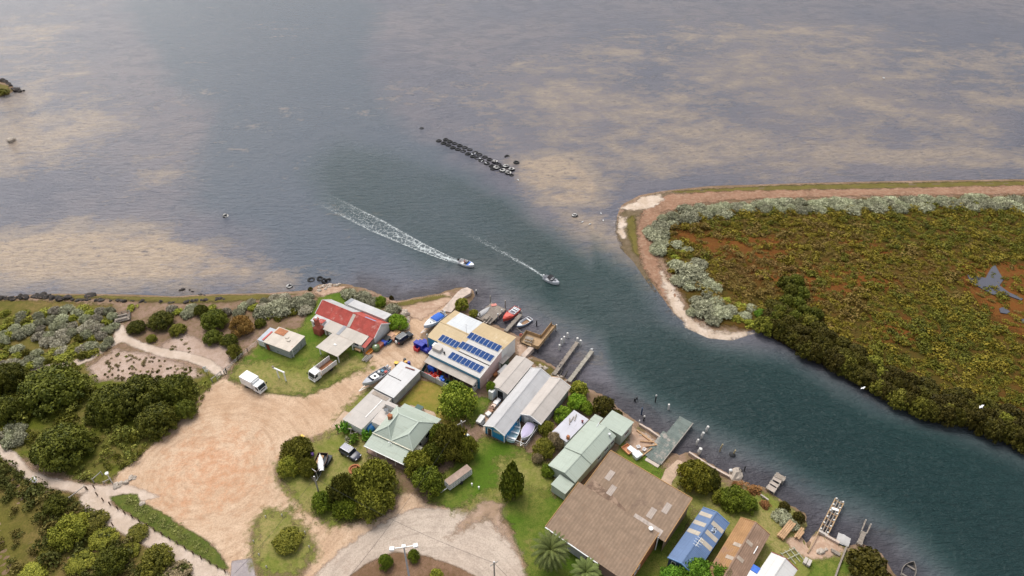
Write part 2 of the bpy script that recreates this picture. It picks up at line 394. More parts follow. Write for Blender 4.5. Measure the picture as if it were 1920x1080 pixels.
# ---- ground sheets (each a few mm above the one below)
def dirt_mat(name, base, c2, c3, cx, orange=True):
    s = NT(name); sx = s.n('ShaderNodeVectorMath', operation='DISTANCE'); s.l(s.co.outputs['Object'], sx.inputs[0]); p = G(*cx); sx.inputs[1].default_value = (p.x, p.y, GZ)
    d = sx.outputs['Value']; df = s.n('ShaderNodeVectorMath', operation='SUBTRACT'); s.l(s.co.outputs['Object'], df.inputs[0]); df.inputs[1].default_value = (p.x, p.y, GZ); sq = s.n('ShaderNodeSeparateXYZ'); s.l(df.outputs[0], sq.inputs[0])
    cb = s.n('ShaderNodeCombineXYZ'); s.l(s.math('MULTIPLY', d, 1.1), cb.inputs[0]); s.l(s.math('MULTIPLY', s.math('ARCTAN2', sq.outputs['Y'], sq.outputs['X']), 1.7), cb.inputs[1]); arc = s.noise(1.0, 5, .68, vec=cb.outputs[0]); arc2 = s.noise(.45, 4, .6, vec=cb.outputs[0])
    k = s.noise(.07, 5, .62); f = s.noise(.6, 5, .7); g = s.noise(4, 3, .7)
    wv = s.math('SINE', s.math('ADD', s.math('MULTIPLY', d, 1.9), s.math('MULTIPLY', k, 40)))
    wv2 = s.math('SINE', s.math('ADD', s.math('MULTIPLY', d, 4.6), s.math('MULTIPLY', s.noise(.05, 3, .5), 46)))
    a = s.mix(s.mr(k, .36, .64), base, c2); a = s.mix(s.mr(f, .42, .72, 0, .6), a, c3)
    a = s.mix(s.math('MULTIPLY', s.mr(wv, .2, 1, 0, .28), s.mr(f, .4, .65)), a, tuple(x*.72 for x in c2)); a = s.mix(s.math('MULTIPLY', s.mr(wv2, .5, 1, 0, .22), s.mr(f, .62, .4)), a, tuple(min(1, x*1.12) for x in base))
    a = s.mix(s.mr(arc, .5, .68, 0, .45), a, tuple(x*.76 for x in c3)); a = s.mix(s.mr(arc, .36, .5, .25, 0), a, tuple(min(1, x*1.12) for x in base)); a = s.mix(s.mr(arc2, .55, .7, 0, .35), a, tuple(x*.8 for x in c2))
    if orange:
        o = s.math('ADD', s.mr(d, 2, 24, .55, 0), s.math('MULTIPLY', s.math('SUBTRACT', f, .5), 1.1)); a = s.mix(s.mr(o, .3, .8, 0, .45), a, lin((200,134,90)))
    a = s.mix(s.mr(s.noise(.25, 5, .7), .6, .74, 0, .5), a, lin((166,144,128)))
    a = s.mix(s.mr(g, .4, .7, 0, .45), a, tuple(x*.6 for x in c3))
    sd = s.attr('sd').outputs['Fac']; nn = s.noise(.8, 5, .7)
    al = s.mr(s.math('ADD', sd, s.math('MULTIPLY', s.math('SUBTRACT', nn, .5), 2.2)), -.5, .5)
    return s.bsdf(a, .95, 0, .15, s.math('ADD', f, g), al, .6, .06)
DIRT = dirt_mat('dirt_road', lin((202,176,150)), lin((190,160,132)), lin((172,138,108)), (395,880))
GRAVEL = dirt_mat('pale_gravel', lin((194,178,162)), lin((180,162,146)), lin((164,148,134)), (800,1180), False)
TRACK = ground_mat('track_gravel', [lin((204,186,170)), lin((188,168,150)), lin((178,160,142))], .3, 1.5, fine=.25, feather=.35, amp=.5)
LAWN = ground_mat('lawn_grass', [lin((84,110,30)), lin((122,122,58)), lin((70,94,24))], .11, 1.1, fine=.7, feather=.6, amp=1.6, patch=(lin((140,126,78)), .22, .60, .74))
DRYL = ground_mat('dry_lawn', [lin((122,124,58)), lin((152,138,88)), lin((96,110,38))], .15, 1.0, fine=.6, feather=1.6, amp=4.0)
YARD = ground_mat('yard_lawn', [lin((124,122,52)), lin((150,128,66)), lin((110,114,40))], .2, 1.2, fine=.4, feather=.3, amp=.6)
VERGE = ground_mat('verge_grass', [lin((88,98,42)), lin((110,112,52)), lin((72,86,30))], .35, 1.6, fine=.7, feather=.3, amp=.7)
HEATH = ground_mat('heath_grass', [lin((126,106,64)), lin((100,94,40)), lin((86,84,34))], .1, .8, fine=.6, feather=.8, amp=2.2)
MULCH = ground_mat('brush_mulch', [lin((142,112,92)), lin((120,92,70)), lin((104,84,56))], .4, 2.0, fine=.7, feather=.3, amp=.5)
ALGAE = ground_mat('green_weed', [lin((104,96,44)), lin((92,84,40)), lin((116,104,60))], .2, 1.2, fine=.4, feather=.7, amp=1.5, ns=.35)
SANDM = ground_mat('white_sand', [lin((206,190,174)), lin((188,168,148)), lin((168,148,128))], .3, 1.6, fine=.2, feather=.7, amp=2.4, ns=.35)
BEACH = ground_mat('red_wrack', [lin((146,110,88)), lin((126,94,74)), lin((172,144,120))], .2, 1.2, fine=.4, feather=.7, amp=2.4, ns=.35)
MARSH = ground_mat('red_marsh', [lin((80,66,24)), lin((92,62,24)), lin((72,68,24))], .07, .6, fine=.6, feather=1, amp=2)
RUST = ground_mat('red_earth', [lin((180,150,128)), lin((160,130,108)), lin((198,174,152))], .25, 1.4, fine=.4, feather=.5, amp=1.2)
ASPH = ground_mat('worn_asphalt', [lin((160,150,150)), lin((146,138,138)), lin((172,160,154))], .3, 2, fine=.3, feather=.15, amp=.25)
CONC = ground_mat('old_concrete', [lin((196,170,146)), lin((178,152,130)), lin((160,138,120))], .35, 1.8, fine=.4, feather=.12, amp=.25)
# heath at bottom left, damp grass under the trees
sheet('heath', [[(-300,840),(0,850),(60,900),(150,930),(170,960),(230,1000),(300,1040),(420,1090),(420,1200),(-300,1200)]], HEATH, .6)
sheet('heath', [[(-200,566),(60,562),(210,572),(212,620),(190,660),(150,680),(60,690),(-200,700)]], HEATH, .6)
sheet('grass_bank', [[(120,640),(180,700),(400,690),(420,712),(370,770),(300,830),(230,880),(200,905),(150,900),(60,860),(-100,830),(-100,690),(60,690)]], ground_mat('bank_grass', [lin((96,100,30)), lin((120,106,60)), lin((74,84,22))], .14, .9, fine=.6, feather=.8, amp=2.0), .6)
sheet('dune_flat', [[(165,690),(215,655),(300,668),(360,690),(380,705),(330,715),(230,712),(180,712)],[(300,650),(340,622),(380,640),(440,650),(430,690),(400,690),(340,660)]], ground_mat('pale_dune', [lin((190,168,154)), lin((172,148,132)), lin((154,130,110))], .2, 1.5, fine=.5, feather=.8, amp=1.6), .5)
# the big dirt lot and roads
LOT = [(440,720),(500,735),(560,742),(620,720),(660,700),(690,680),(690,660),(730,640),(770,600),(800,575),(830,560),(838,572),(818,600),(790,632),(800,668),(790,690),(745,700),(700,735),(660,770),
 (640,800),(600,815),(560,830),(530,850),(515,880),(520,905),(540,925),(565,940),(572,955),(620,985),(700,975),(745,955),(748,925),(775,925),(800,945),(860,952),(920,962),(948,985),(968,1020),(985,1060),(1000,1120),
 (900,1120),(860,1075),(800,1050),(740,1035),(700,1050),(655,1085),(640,1120),(545,1120),(580,1060),(594,1030),(560,985),(530,965),(505,955),(480,975),(470,1010),(475,1060),(490,1120),(430,1120),(425,1060),(400,1020),(330,985),
 (290,960),(268,940),(260,925),(215,905),(225,885),(260,860),(300,820),(340,785),(370,750),(400,720),(420,705)]
sheet('dirt_road', LOT, DIRT, .5)
sheet('gravel_road', [(560,1110),(640,1030),(700,990),(750,962),(790,950),(860,955),(910,965),(940,990),(962,1020),(980,1060),(1000,1120),(900,1120),(860,1075),(800,1050),(740,1035),(700,1050),(655,1085),(640,1130)], GRAVEL, .5)
sheet('gravel_path', [[(150,928),(190,912),(230,905),(300,930),(260,940),(230,925),(205,940),(215,950),(300,1000),(370,1040),(430,1075),(440,1110),(400,1110),(340,1060),(250,1010),(180,975),(150,950)],
 [(-80,815),(0,832),(30,850),(55,880),(90,895),(160,908),(220,912),(220,925),(150,925),(80,912),(50,900),(20,870),(-10,850),(-80,838)],
 [(214,612),(230,608),(240,628),(262,640),(300,652),(350,660),(390,672),(410,685),(425,700),(405,704),(385,690),(350,676),(300,668),(250,650),(228,640),(200,655),(172,674),(130,690),(80,694),(20,692),(20,684),(80,684),(130,678),(165,664),(195,645),(215,632)]], TRACK, .4)
sheet('asphalt_patch', [(435,1052),(472,1046),(490,1130),(425,1130)], ASPH, .4)
sheet('verge', [(206,930),(235,926),(258,928),(262,940),(300,958),(340,985),(385,1012),(412,1040),(428,1066),(415,1068),(370,1040),(310,1005),(250,968),(215,945)], VERGE, .35)
sheet('lawn', [[(474,1000),(482,970),(505,958),(540,962),(575,990),(592,1025),(585,1050),(550,1075),(510,1080),(482,1060)]], DRYL, .4)
sheet('mulch_island', [(655,1080),(690,1055),(740,1035),(790,1040),(840,1055),(890,1078),(930,1120),(640,1120)], MULCH, .35)
# lawns
sheet('lawn', [[(560,620),(590,570),(610,545),(650,540),(690,560),(720,575),(700,600),(680,660),(690,680),(660,700),(620,722),(575,742),(545,742),(500,735),(470,722),(430,712),(440,690),(470,660),(490,640),(540,615)]], LAWN, .45)
sheet('dry_grass', [[(430,705),(450,680),(500,675),(560,690),(620,668),(668,672),(700,690),(650,702),(610,722),(570,738),(540,738),(490,728)]], DRYL, .45)
sheet('lawn', [[(645,768),(690,728),(712,735),(680,790),(640,800),(635,780)],[(520,870),(560,830),(600,820),(640,800),(690,815),(700,830),(690,870),(740,880),(750,920),(700,965),(620,985),(570,955),(530,910)]], DRYL, .45)
sheet('lawn', [[(805,940),(830,890),(880,840),(905,818),(950,830),(985,845),(1010,860),(1040,880),(1035,930),(1060,935),(1100,905),(1150,850),(1195,800),(1230,840),(1220,860),(1245,880),(1300,960),(1260,1060),(1250,1120),(1000,1120),(985,1060),(965,1015),(960,985),(935,962),(945,945),(900,945),(850,955)]], LAWN, .45)
sheet('lawn', [[(870,790),(895,745),(925,745),(915,760),(885,800)]], LAWN, .4)
sheet('dry_grass', [[(930,870),(985,850),(1015,870),(1035,900),(1025,925),(985,910),(945,900)],[(860,958),(905,930),(940,905),(950,935),(930,965)],[(1240,880),(1300,890),(1400,915),(1460,930),(1510,970),(1540,1010),(1600,1030),(1600,1120),(1240,1120),(1300,960)]], DRYL, .45)
sheet('lawn', [[(1520,1060),(1550,1040),(1590,1060),(1570,1120),(1500,1120)]], LAWN, .4)
sheet('yard_lawn', [(748,758),(788,712),(828,722),(860,730),(870,790),(840,800),(800,775)], YARD, .4)
sheet('gravel_road', [(838,1010),(905,940),(940,945),(940,980),(975,1040),(940,1000),(915,968)], ground_mat('road_shoulder', [lin((178,152,134)), lin((160,134,112)), lin((150,128,100))], .3, 1.4, fine=.5, feather=.8, amp=2), .45)
sheet('bare_earth', [[(1185,800),(1215,812),(1238,830),(1222,850),(1190,848),(1175,830)],[(1500,1000),(1540,1000),(1590,1030),(1540,1050),(1500,1040),(1470,1015)],[(900,800),(925,755),(955,745),(930,800),(915,815)],[(970,640),(1000,655),(985,690),(1040,700),(1060,720),(1020,700),(970,670)]], RUST, .4)
sheet('boat_ramp', [(1232,915),(1248,880),(1272,860),(1285,868),(1262,900),(1250,930)], CONC, .4)
sheet('paving', [[(756,775),(768,758),(815,773),(822,795),(800,790)],[(620,800),(645,770),(660,775),(640,805)]], CONC, .4)
sheet('red_earth', [[(690,545),(745,562),(800,556),(840,545),(850,560),(820,580),(790,600),(760,590),(750,570)],[(590,548),(610,536),(650,536),(640,545),(605,556)]], RUST, .4)
# shore bands
sheet('green_weed', [[(90,552),(200,552),(330,556),(400,552),(480,551),(560,549),(520,558),(420,566),(330,568),(200,560),(130,558)],[(720,565),(745,564),(800,556),(830,550),(842,556),(800,566),(750,574)],[(990,672),(1015,676),(1045,692),(1035,702),(1010,686)]], ALGAE, .5)
WETS = ground_mat('wet_sand', [lin((108,92,72)), lin((92,80,54)), lin((128,112,92))], .2, 1.2, fine=.5, feather=.7, amp=2.4, ns=.35)
sheet('beach_rim', [[(1156,430),(1158,402),(1200,366),(1262,354),(1450,344),(1600,340),(1920,335),(2500,322),(2500,336),(1920,350),(1600,355),(1400,358),(1300,362),(1230,378),(1195,405),(1185,440),(1200,480),(1230,540),(1200,510),(1170,470)]], WETS, .8, feather=3.5)
sheet('weed_band', [[(1262,355),(1450,345),(1600,341),(1920,336),(2500,323),(2500,334),(1920,347),(1600,352),(1400,356),(1290,361)],[(1170,410),(1190,400),(1196,440),(1205,480),(1190,470)]], ALGAE, .8, feather=3)
sheet('red_beach', [[(1250,362),(1330,356),(1600,352),(1920,345),(2500,330),(2500,345),(1920,362),(1600,366),(1400,372),(1300,380),(1240,398),(1222,430),(1235,490),(1262,540),(1290,585),(1280,590),(1240,545),(1205,490),(1195,430),(1205,395)]], BEACH, .6, feather=3.5)
sheet('white_sand', [[(1165,386),(1205,366),(1240,360),(1242,372),(1225,386),(1190,392)],[(1240,505),(1256,525),(1279,565),(1303,598),(1340,619),(1400,616),(1418,619),(1370,633),(1325,629),(1290,609),(1266,580),(1248,545)],[(1160,400),(1175,405),(1170,440),(1160,430)]], SANDM, .5, feather=3.2)
sheet('marsh', [[(1250,400),(1300,385),(1500,375),(1920,366),(2500,352),(2500,960),(1920,815),(1700,750),(1500,655),(1430,615),(1340,605),(1300,580),(1270,530),(1245,480),(1230,430)]], MARSH, .9, feather=2.5)
REDM = ground_mat('red_glasswort', [lin((116,64,26)), lin((98,56,24)), lin((112,84,34))], .14, 1.0, fine=.7, feather=2.5, amp=6)
sheet('red_marsh', [[(1250,428),(1330,436),(1480,446),(1500,478),(1400,492),(1320,474),(1290,458)],[(1500,498),(1620,498),(1690,530),(1600,556),(1520,535)],[(1795,500),(1880,490),(1960,510),(2100,560),(2100,640),(1930,640),(1870,600),(1815,550)],[(1640,590),(1720,600),(1720,640),(1660,640)],[(1400,500),(1560,510),(1600,545),(1520,565),(1430,530)],[(1560,440),(1640,450),(1680,480),(1600,480)]], REDM, .8, feather=2)
pond = NT('pond_water'); PONDM = pond.bsdf(lin((74,74,82)), .05, 0, .5, pond.noise(.8, 3), None, .05, .1)
for pl in ([(1814,515),(1848,521),(1859,501),(1866,497),(1874,511),(1882,524),(1874,535),(1892,548),(1918,560),(1915,563),(1885,552),(1862,552),(1840,540),(1820,529)], [(1874,578),(1882,575),(1894,584),(1888,588),(1876,586)], [(1915,598),(1930,596),(1930,608),(1916,604)]):
    w = Gp(pl, 1.13); MB().prism([tuple(p) for p in w], .3, 1.13).build('pond', PONDM)['kind'] = 'structure'
sheet('isle_grass', [[(-160,146),(-20,152),(10,158),(20,166),(8,174),(-20,180),(-160,186)]], ALGAE, .8)
# ------------------------------------------------------------ buildings
WHITE = paint('white_boards', (.74,.73,.70), .6, .08, .8, c2=(.55,.52,.48), c2a=.6, c2b=.8)
TRIM = flat('white_trim', (.78,.77,.74), .5)
ZINC = paint('pale_tin', (.49,.48,.47), .5, .08, .5, seam=('X',.8,.16), c2=(.50,.46,.42), c2a=.56, c2b=.78)
ZINCY = paint('pale_tin_cross', (.49,.48,.475), .5, .07, .5, seam=('Y',.8,.16), c2=(.52,.48,.45), c2a=.58, c2b=.8)
CREAM = paint('cream_tin', (.49,.44,.38), .55, .09, .45, seam=('X',.8,.2), c2=(.50,.42,.34), c2a=.55, c2b=.75)
CREAMY = paint('cream_tin_cross', (.49,.44,.395), .55, .07, .4, seam=('Y',.9,.12), c2=(.52,.46,.41), c2a=.58, c2b=.78)
REDROOF = paint('faded_red_tin', (.44,.075,.055), .6, .2, .8, seam=('X',.9,.25), c2=(.56,.25,.21), c2a=.52, c2b=.72, c2s=.7)
TANROOF = paint('tan_tin', (.50,.375,.21), .5, .07, .4, corr=('X',.28,.12), seam=('X',.8,.1), c2=(.60,.50,.34), c2a=.55, c2b=.8)
GREENROOF = paint('sage_tin', (.38,.43,.36), .5, .04, .3, corr=('Y',.25,.1), seam=('Y',.8,.06))
GREENX = paint('sage_tin_x', (.38,.43,.36), .5, .04, .3, corr=('X',.25,.1), seam=('X',.8,.06))
SAGEWALL = paint('sage_wall', (.42,.47,.40), .6, .06, .5, corr=('Z',.2,.12))
BROWNROOF = paint('brown_fibro', (.28,.196,.134), .85, .16, .9, corr=('X',.55,.32), seam=('X',1.1,.12), c2=(.25,.16,.105), c2a=.54, c2b=.74, c2s=.5)
ORROOF = paint('rusty_roof', (.36,.20,.09), .85, .18, .7, corr=('Y',.3,.35), c2=(.26,.15,.10), c2a=.5, c2b=.7, c2s=.35)
ORROOF2 = paint('brown_roof', (.29,.185,.125), .85, .16, .7, corr=('Y',.3,.35), c2=(.40,.28,.20), c2a=.58, c2b=.72, c2s=.5)
BLUEROOF = paint('blue_tin', (.12,.185,.32), .5, .05, .4, corr=('X',.25,.14), seam=('X',.8,.06))
RUSTED = paint('rusted_tin', (.50,.44,.38), .65, .12, .5, seam=('X',.8,.28), c2=(.42,.20,.10), c2a=.57, c2b=.7, c2s=.5)
GREYTIN = paint('grey_tin_wall', (.36,.37,.38), .55, .12, .6, corr=('X',.25,.2), c2=(.48,.48,.47), c2a=.5, c2b=.6)
STONE = paint('patchy_tin', (.33,.35,.34), .75, .25, .9, c2=(.16,.18,.17), c2a=.5, c2b=.62, c2s=.9)
BRICK = paint('red_paint_brick', (.40,.105,.07), .75, .15, 1.2, corr=('Z',.09,.25))
REDWALL = paint('orange_brick', (.42,.16,.07), .8, .2, 1.2, corr=('Z',.1,.3))
BLUEWALL = paint('bright_blue_wall', (.03,.27,.52), .5, .06, .6, corr=('X',.25,.12))
TEALWALL = paint('blue_board', (.05,.24,.42), .55, .1, .6)
PINK = paint('pink_wall', (.62,.45,.42), .65, .06, .5)
GLASS = flat('dark_glass', (.02,.026,.035), .12, 0, .6)
NAVY = flat('navy_panel', (.012,.022,.09), .4)
DARK = flat('dark_void', (.02,.02,.02), .8, 0, .2)
GUTTER = flat('gutter_white', (.72,.72,.70), .4)
TIMBER = paint('grey_timber', (.30,.255,.21), .85, .2, 1.1, seam=('X',.17,.35), c2=(.22,.18,.15), c2a=.5, c2b=.7)
TIMBERY = paint('grey_timber_cross', (.32,.27,.22), .85, .2, 1.1, seam=('Y',.17,.35), c2=(.23,.19,.16), c2a=.5, c2b=.7)
NEWWOOD = paint('warm_timber', (.44,.30,.17), .8, .15, 1.0, seam=('X',.15,.2))
ORANGEWOOD = paint('orange_timber', (.50,.31,.17), .8, .2, 1.2, seam=('X',.2,.3))
POLEWOOD = paint('pole_wood', (.34,.31,.27), .85, .15, .8)
STEEL = flat('galvanised', (.52,.53,.54), .4, .4)
PANEL = NT('solar_cells'); _s = PANEL; _sx = _s.n('ShaderNodeSeparateXYZ'); _s.l(_s.co.outputs['Object'], _sx.inputs[0])
PANEL = _s.bsdf(_s.mix(_s.noise(.6,2), (.012,.045,.16), (.02,.065,.20)), .55, 0, .08)

class Fr:
    def __init__(s, name, label, cat, A, B, h, group=None, gz=GZ):
        a, b = G(*A, gz+h), G(*B, gz+h)
        s.gz = gz; s.rz = math.atan2(b.y-a.y, b.x-a.x); s.o = Vector((a.x, a.y, gz)); s.L = (b-a).length
        s.e = thing(name, label, cat, s.o, s.rz, group); s.c, s.s = math.cos(s.rz), math.sin(s.rz)
    def P(s, px, py, h):
        p = G(px, py, s.gz+h)-s.o
        return (s.c*p.x+s.s*p.y, -s.s*p.x+s.c*p.y)
    def span(s, pts, h):
        q = [s.P(x, y, h) for x, y in pts]; xs = sorted(p[0] for p in q); ys = sorted(p[1] for p in q); k = len(q)//2
        return sum(xs[:k])/k, sum(xs[k:])/(len(q)-k), sum(ys[:k])/k, sum(ys[k:])/(len(q)-k)
def gable_x(e, x0, x1, y0, y1, he, hr, wall, roof, ov=.25, oe=.3, name='roof', ridge=True, trim=None, yr=None):
    """gable with its ridge along local x: one wall mesh, one roof mesh (two slopes), a ridge cap and white barge boards"""
    ym = (y0+y1)/2 if yr is None else yr
    b = MB(); n = [(x0,y0),(x1,y0),(x1,y1),(x0,y1)]
    for i in range(4):
        p, q = n[i], n[(i+1)%4]
        if i in (1, 3): b.poly([(*p,0),(*q,0),(*q,he),(p[0],ym,hr),(*p,he)])
        else: b.poly([(*p,0),(*q,0),(*q,he),(*p,he)])
    w = b.build('wall', wall, e)
    s0 = (hr-he)/(ym-y0); s1 = (hr-he)/(y1-ym); X0, X1 = x0-oe, x1+oe; u = .05
    r = MB()
    r.slab([(X0,y0-ov,he-ov*s0+u),(X1,y0-ov,he-ov*s0+u),(X1,ym-.003,hr+u),(X0,ym-.003,hr+u)], .05, 0)
    r.slab([(X0,ym+.003,hr+u),(X1,ym+.003,hr+u),(X1,y1+ov,he-ov*s1+u),(X0,y1+ov,he-ov*s1+u)], .05, 1 if isinstance(roof, (list,tuple)) else 0)
    ro = r.build(name, roof, e)
    if ridge:
        c = MB().slab([(X0,ym-.16,hr+u+.055-.16*s0),(X1,ym-.16,hr+u+.055-.16*s0),(X1,ym-.001,hr+u+.06),(X0,ym-.001,hr+u+.06)], .03)
        c.slab([(X0,ym+.001,hr+u+.06),(X1,ym+.001,hr+u+.06),(X1,ym+.16,hr+u+.055-.16*s1),(X0,ym+.16,hr+u+.055-.16*s1)], .03)
        c.build('ridge_cap', roof[0] if isinstance(roof, (list,tuple)) else roof, ro)
    if trim:
        for X in (X0-.05, X1+.05):
            MB().bar((X,y0-ov,he-ov*s0+u-.03),(X,ym,hr+u-.02),.09,.24).bar((X,y1+ov,he-ov*s1+u-.03),(X,ym,hr+u-.02),.09,.24).build('barge_board', trim, ro)
    return w, ro
def skillion(e, x0, x1, y0, y1, h0, h1, wall, roof, ov=.2, oe=.2, name='roof', t=.07, zb=0, gutter=None):
    if wall:
        b = MB(); n = [(x0,y0,h0),(x1,y0,h0),(x1,y1,h1),(x0,y1,h1)]
        for i in range(4):
            p, q = n[i], n[(i+1)%4]; b.poly([(p[0],p[1],zb),(q[0],q[1],zb),q,p])
        b.build('wall', wall, e)
    k = (h1-h0)/(y1-y0)
    r = MB().slab([(x0-oe,y0-ov,h0-ov*k+t),(x1+oe,y0-ov,h0-ov*k+t),(x1+oe,y1+ov,h1+ov*k+t),(x0-oe,y1+ov,h1+ov*k+t)], t)
    ro = r.build(name, roof, e)
    if gutter:
        MB().bar((x0-oe,y0-ov-.07,h0-ov*k+t-.08),(x1+oe,y0-ov-.07,h0-ov*k+t-.08),.13,.13).build('gutter', gutter, ro)
    return ro
def opening(e, kind, axis, at, a0, a1, z0, z1, m=None, frame=TRIM, out=1):
    """window / door / garage_door set on a wall: axis 'x' -> wall at x=at spanning y a0..a1; 'y' -> wall at y=at spanning x"""
    def bx(mb, a0, a1, z0, z1, d0, d1):
        d0, d1 = at+out*d0, at+out*d1
        return mb.box(d0, d1, a0, a1, z0, z1) if axis == 'x' else mb.box(a0, a1, d0, d1, z0, z1)
    f = MB(); w = .09
    bx(f, a0, a0+w, z0, z1, .004, .07); bx(f, a1-w, a1, z0, z1, .004, .07); bx(f, a0+w, a1-w, z1-w, z1, .004, .07)
    if kind == 'window': bx(f, a0+w, a1-w, z0, z0+w, .004, .09)
    fo = f.build(kind, frame, e)
    bx(MB(), a0+w, a1-w, z0+(w if kind == 'window' else 0), z1-w, .002, .03).build('pane' if kind == 'window' else 'leaf', m or GLASS, fo)
    return fo

# --- red roofed cottage
f = Fr('cottage', 'white weatherboard cottage with faded red tin roof and painted brick chimney', 'house', (594,587), (700.8,632), 2.3)
e = f.e; W_ = f.P(730,606.7,2.3)[1]; L = f.L
HR = 4.1
b = MB()
gable_x(e, 0, L, 0, W_, 2.3, HR, WHITE, [REDROOF, REDROOF], .2, .25, trim=TRIM)
xs = f.P(676.5,580,3.4)[0]
s1 = (HR-2.3)/(W_/2)
def on_back(y): return HR-(y-W_/2)*s1
def on_front(y): return 2.3+y*s1
MB().slab([(-.2,W_/2+.2,on_back(W_/2+.2)+.09),(L*.52,W_/2+.2,on_back(W_/2+.2)+.09),(L*.52,W_+.22,on_back(W_+.22)+.09),(-.2,W_+.22,on_back(W_+.22)+.09)], .035).build('grey_back_sheet', ZINC, e)
x_ = f.P(662,592,4)[0]
MB().slab([(x_-.4,-.15,on_front(-.15)+.085),(x_+.4,-.15,on_front(-.15)+.085),(x_+.4,W_/2-.2,on_front(W_/2-.2)+.085),(x_-.4,W_/2-.2,on_front(W_/2-.2)+.085)], .03).build('replacement_sheet', CREAM, e)
MB().slab([(L*.72,W_/2+.1,on_back(W_/2+.1)+.1),(L*.9,W_/2+.1,on_back(W_/2+.1)+.1),(L*.9,W_/2+.75,on_back(W_/2+.75)+.1),(L*.72,W_/2+.75,on_back(W_/2+.75)+.1)], .03).build('blue_flashing', paint('faded_blue_tin', (.26,.33,.50), .5), e)
# front lean-to
x0, x1, y0, y1 = f.span([(607,616),(677.5,645),(622,599.5),(691.5,630.5)], 1.95)
xa = f.P(596,591.5,2.0)[0]
yf = f.P(640,630,1.75)[1]
skillion(e, x0+.1, x1, yf, -.02, 1.75, 2.12, WHITE, CREAM, .15, .15, 'lean_to_roof', gutter=RUSTED)
skillion(e, .15, x0-.2, yf+.6, -.03, 1.8, 2.14, WHITE, ZINC, .12, .1, 'pale_lean_to_roof')
xq = f.P(650,612,2)[0]
MB().slab([(xq-.55,yf-.1,1.75+.1),(xq+.3,yf-.1,1.75+.1),(xq+.3,-.1,2.12+.12),(xq-.55,-.1,2.12+.12)], .03).build('grey_patch_sheet', paint('dull_grey_tin', (.30,.31,.33), .6), e)
# red awning at the right end, with plank side
skillion(e, x1+.35, L-.05, yf-.2, -.05, 1.5, 2.05, None, REDROOF, .1, .05, 'red_awning')
MB().box(L-.06,L+.02,yf-.6,-.05,0,1.4).build('plank_side', TIMBER, e)
MB().tube([(x1+.4,yf-.2,0),(x1+.4,yf-.2,1.48)], .06).build('awning_post', TRIM, e)
opening(e, 'window', 'y', yf, x1-2.0, x1-.7, .75, 1.55, NAVY, out=-1)
opening(e, 'window', 'y', yf+.6, .7, 1.7, .7, 1.6, NAVY, out=-1)
opening(e, 'door', 'y', yf, x0+.5, x0+1.4, 0, 1.65, TIMBER, out=-1)
# left gable end: chimney and two little windows with hoods
ch = MB(); cy = 0.35
yc = f.P(597,622,.3)[1]; xc = f.P(597,624,.3)[0]
ch.prism([(xc-.95,yc-.75),(xc+.95,yc-.75),(xc+.95,yc+.85),(xc-.95,yc+.85)], 0, 1.7)
ch.poly([(xc-.95,yc-.75,1.7),(xc+.95,yc-.75,1.7),(xc+.4,yc-.4,2.4),(xc-.4,yc-.4,2.4)]).poly([(xc+.95,yc-.75,1.7),(xc+.95,yc+.85,1.7),(xc+.4,yc+.4,2.4),(xc+.4,yc-.4,2.4)])
ch.poly([(xc+.95,yc+.85,1.7),(xc-.95,yc+.85,1.7),(xc-.4,yc+.4,2.4),(xc+.4,yc+.4,2.4)]).poly([(xc-.95,yc+.85,1.7),(xc-.95,yc-.75,1.7),(xc-.4,yc-.4,2.4),(xc-.4,yc+.4,2.4)])
ch.box(xc-.4,xc+.4,yc-.4,yc+.4,2.3,4.1).box(xc-.5,xc+.5,yc-.5,yc+.5,4.1,4.3)
cho = ch.build('chimney', BRICK, e); MB().lathe([(.28,4.3),(.24,4.65)],(xc,yc,0),10).build('chimney_pot', TRIM, cho)
bay = MB().box(xc-.7,xc+.5,yc+.86,yc+2.0,0,2.2); bay.build('bay_wall', WHITE, e)
MB().slab([(xc-1.2,yc+.86,2.1),(xc+.6,yc+.86,2.5),(xc+.6,yc+2.2,2.5),(xc-1.2,yc+2.2,2.1)], .06).build('window_hood', REDROOF, e)
opening(e, 'window', 'x', xc-.7, yc+1.0, yc+1.8, .6, 1.3, flat('pale_glass', (.4,.46,.52), .3), out=-1)
opening(e, 'window', 'x', L, W_*.3, W_*.3+.02, 2.5, 2.52, out=1) if False else None
# carport and posts
x0, x1, y0, y1 = f.span([(593,652),(622.5,624),(663.3,641.3),(633.3,670)], 2.2)
y1 = min(y1, yf-.25)
cp = skillion(e, x0, x1, y0, y1, 2.25, 2.05, None, CREAM, 0, 0, 'carport_roof', .09)
for px in (x0+.5, x1-.4):
    for py in (y0+.5, y1-.3): MB().box(px-.09,px+.09,py-.09,py+.09,0,2.1).build('post', TRIM, e)
xm, ym = (x0+x1)/2, (y0+y1)/2
MB().box(xm-.25,xm+.35,ym-.2,ym+.2,2.24,2.36).build('roof_vent', TRIM, e)
# rear pale extension
x0, x1, y0, y1 = f.span([(658.8,558.3),(732.5,588.3),(718.8,601),(645.4,570)], 2.7)
y0 = max(y0, W_+.25)
skillion(e, x0, x1, y0, y1, 2.75, 2.45, WHITE, ZINC, .1, .15, 'rear_roof')
MB().slab([(x0-.1,y0,2.86),(x0+.9,y0,2.86),(x0+.9,y1,2.56),(x0-.1,y1,2.56)], .025).build('dull_sheet', paint('dull_grey_tin', (.30,.31,.33), .6), e)
cottage = f

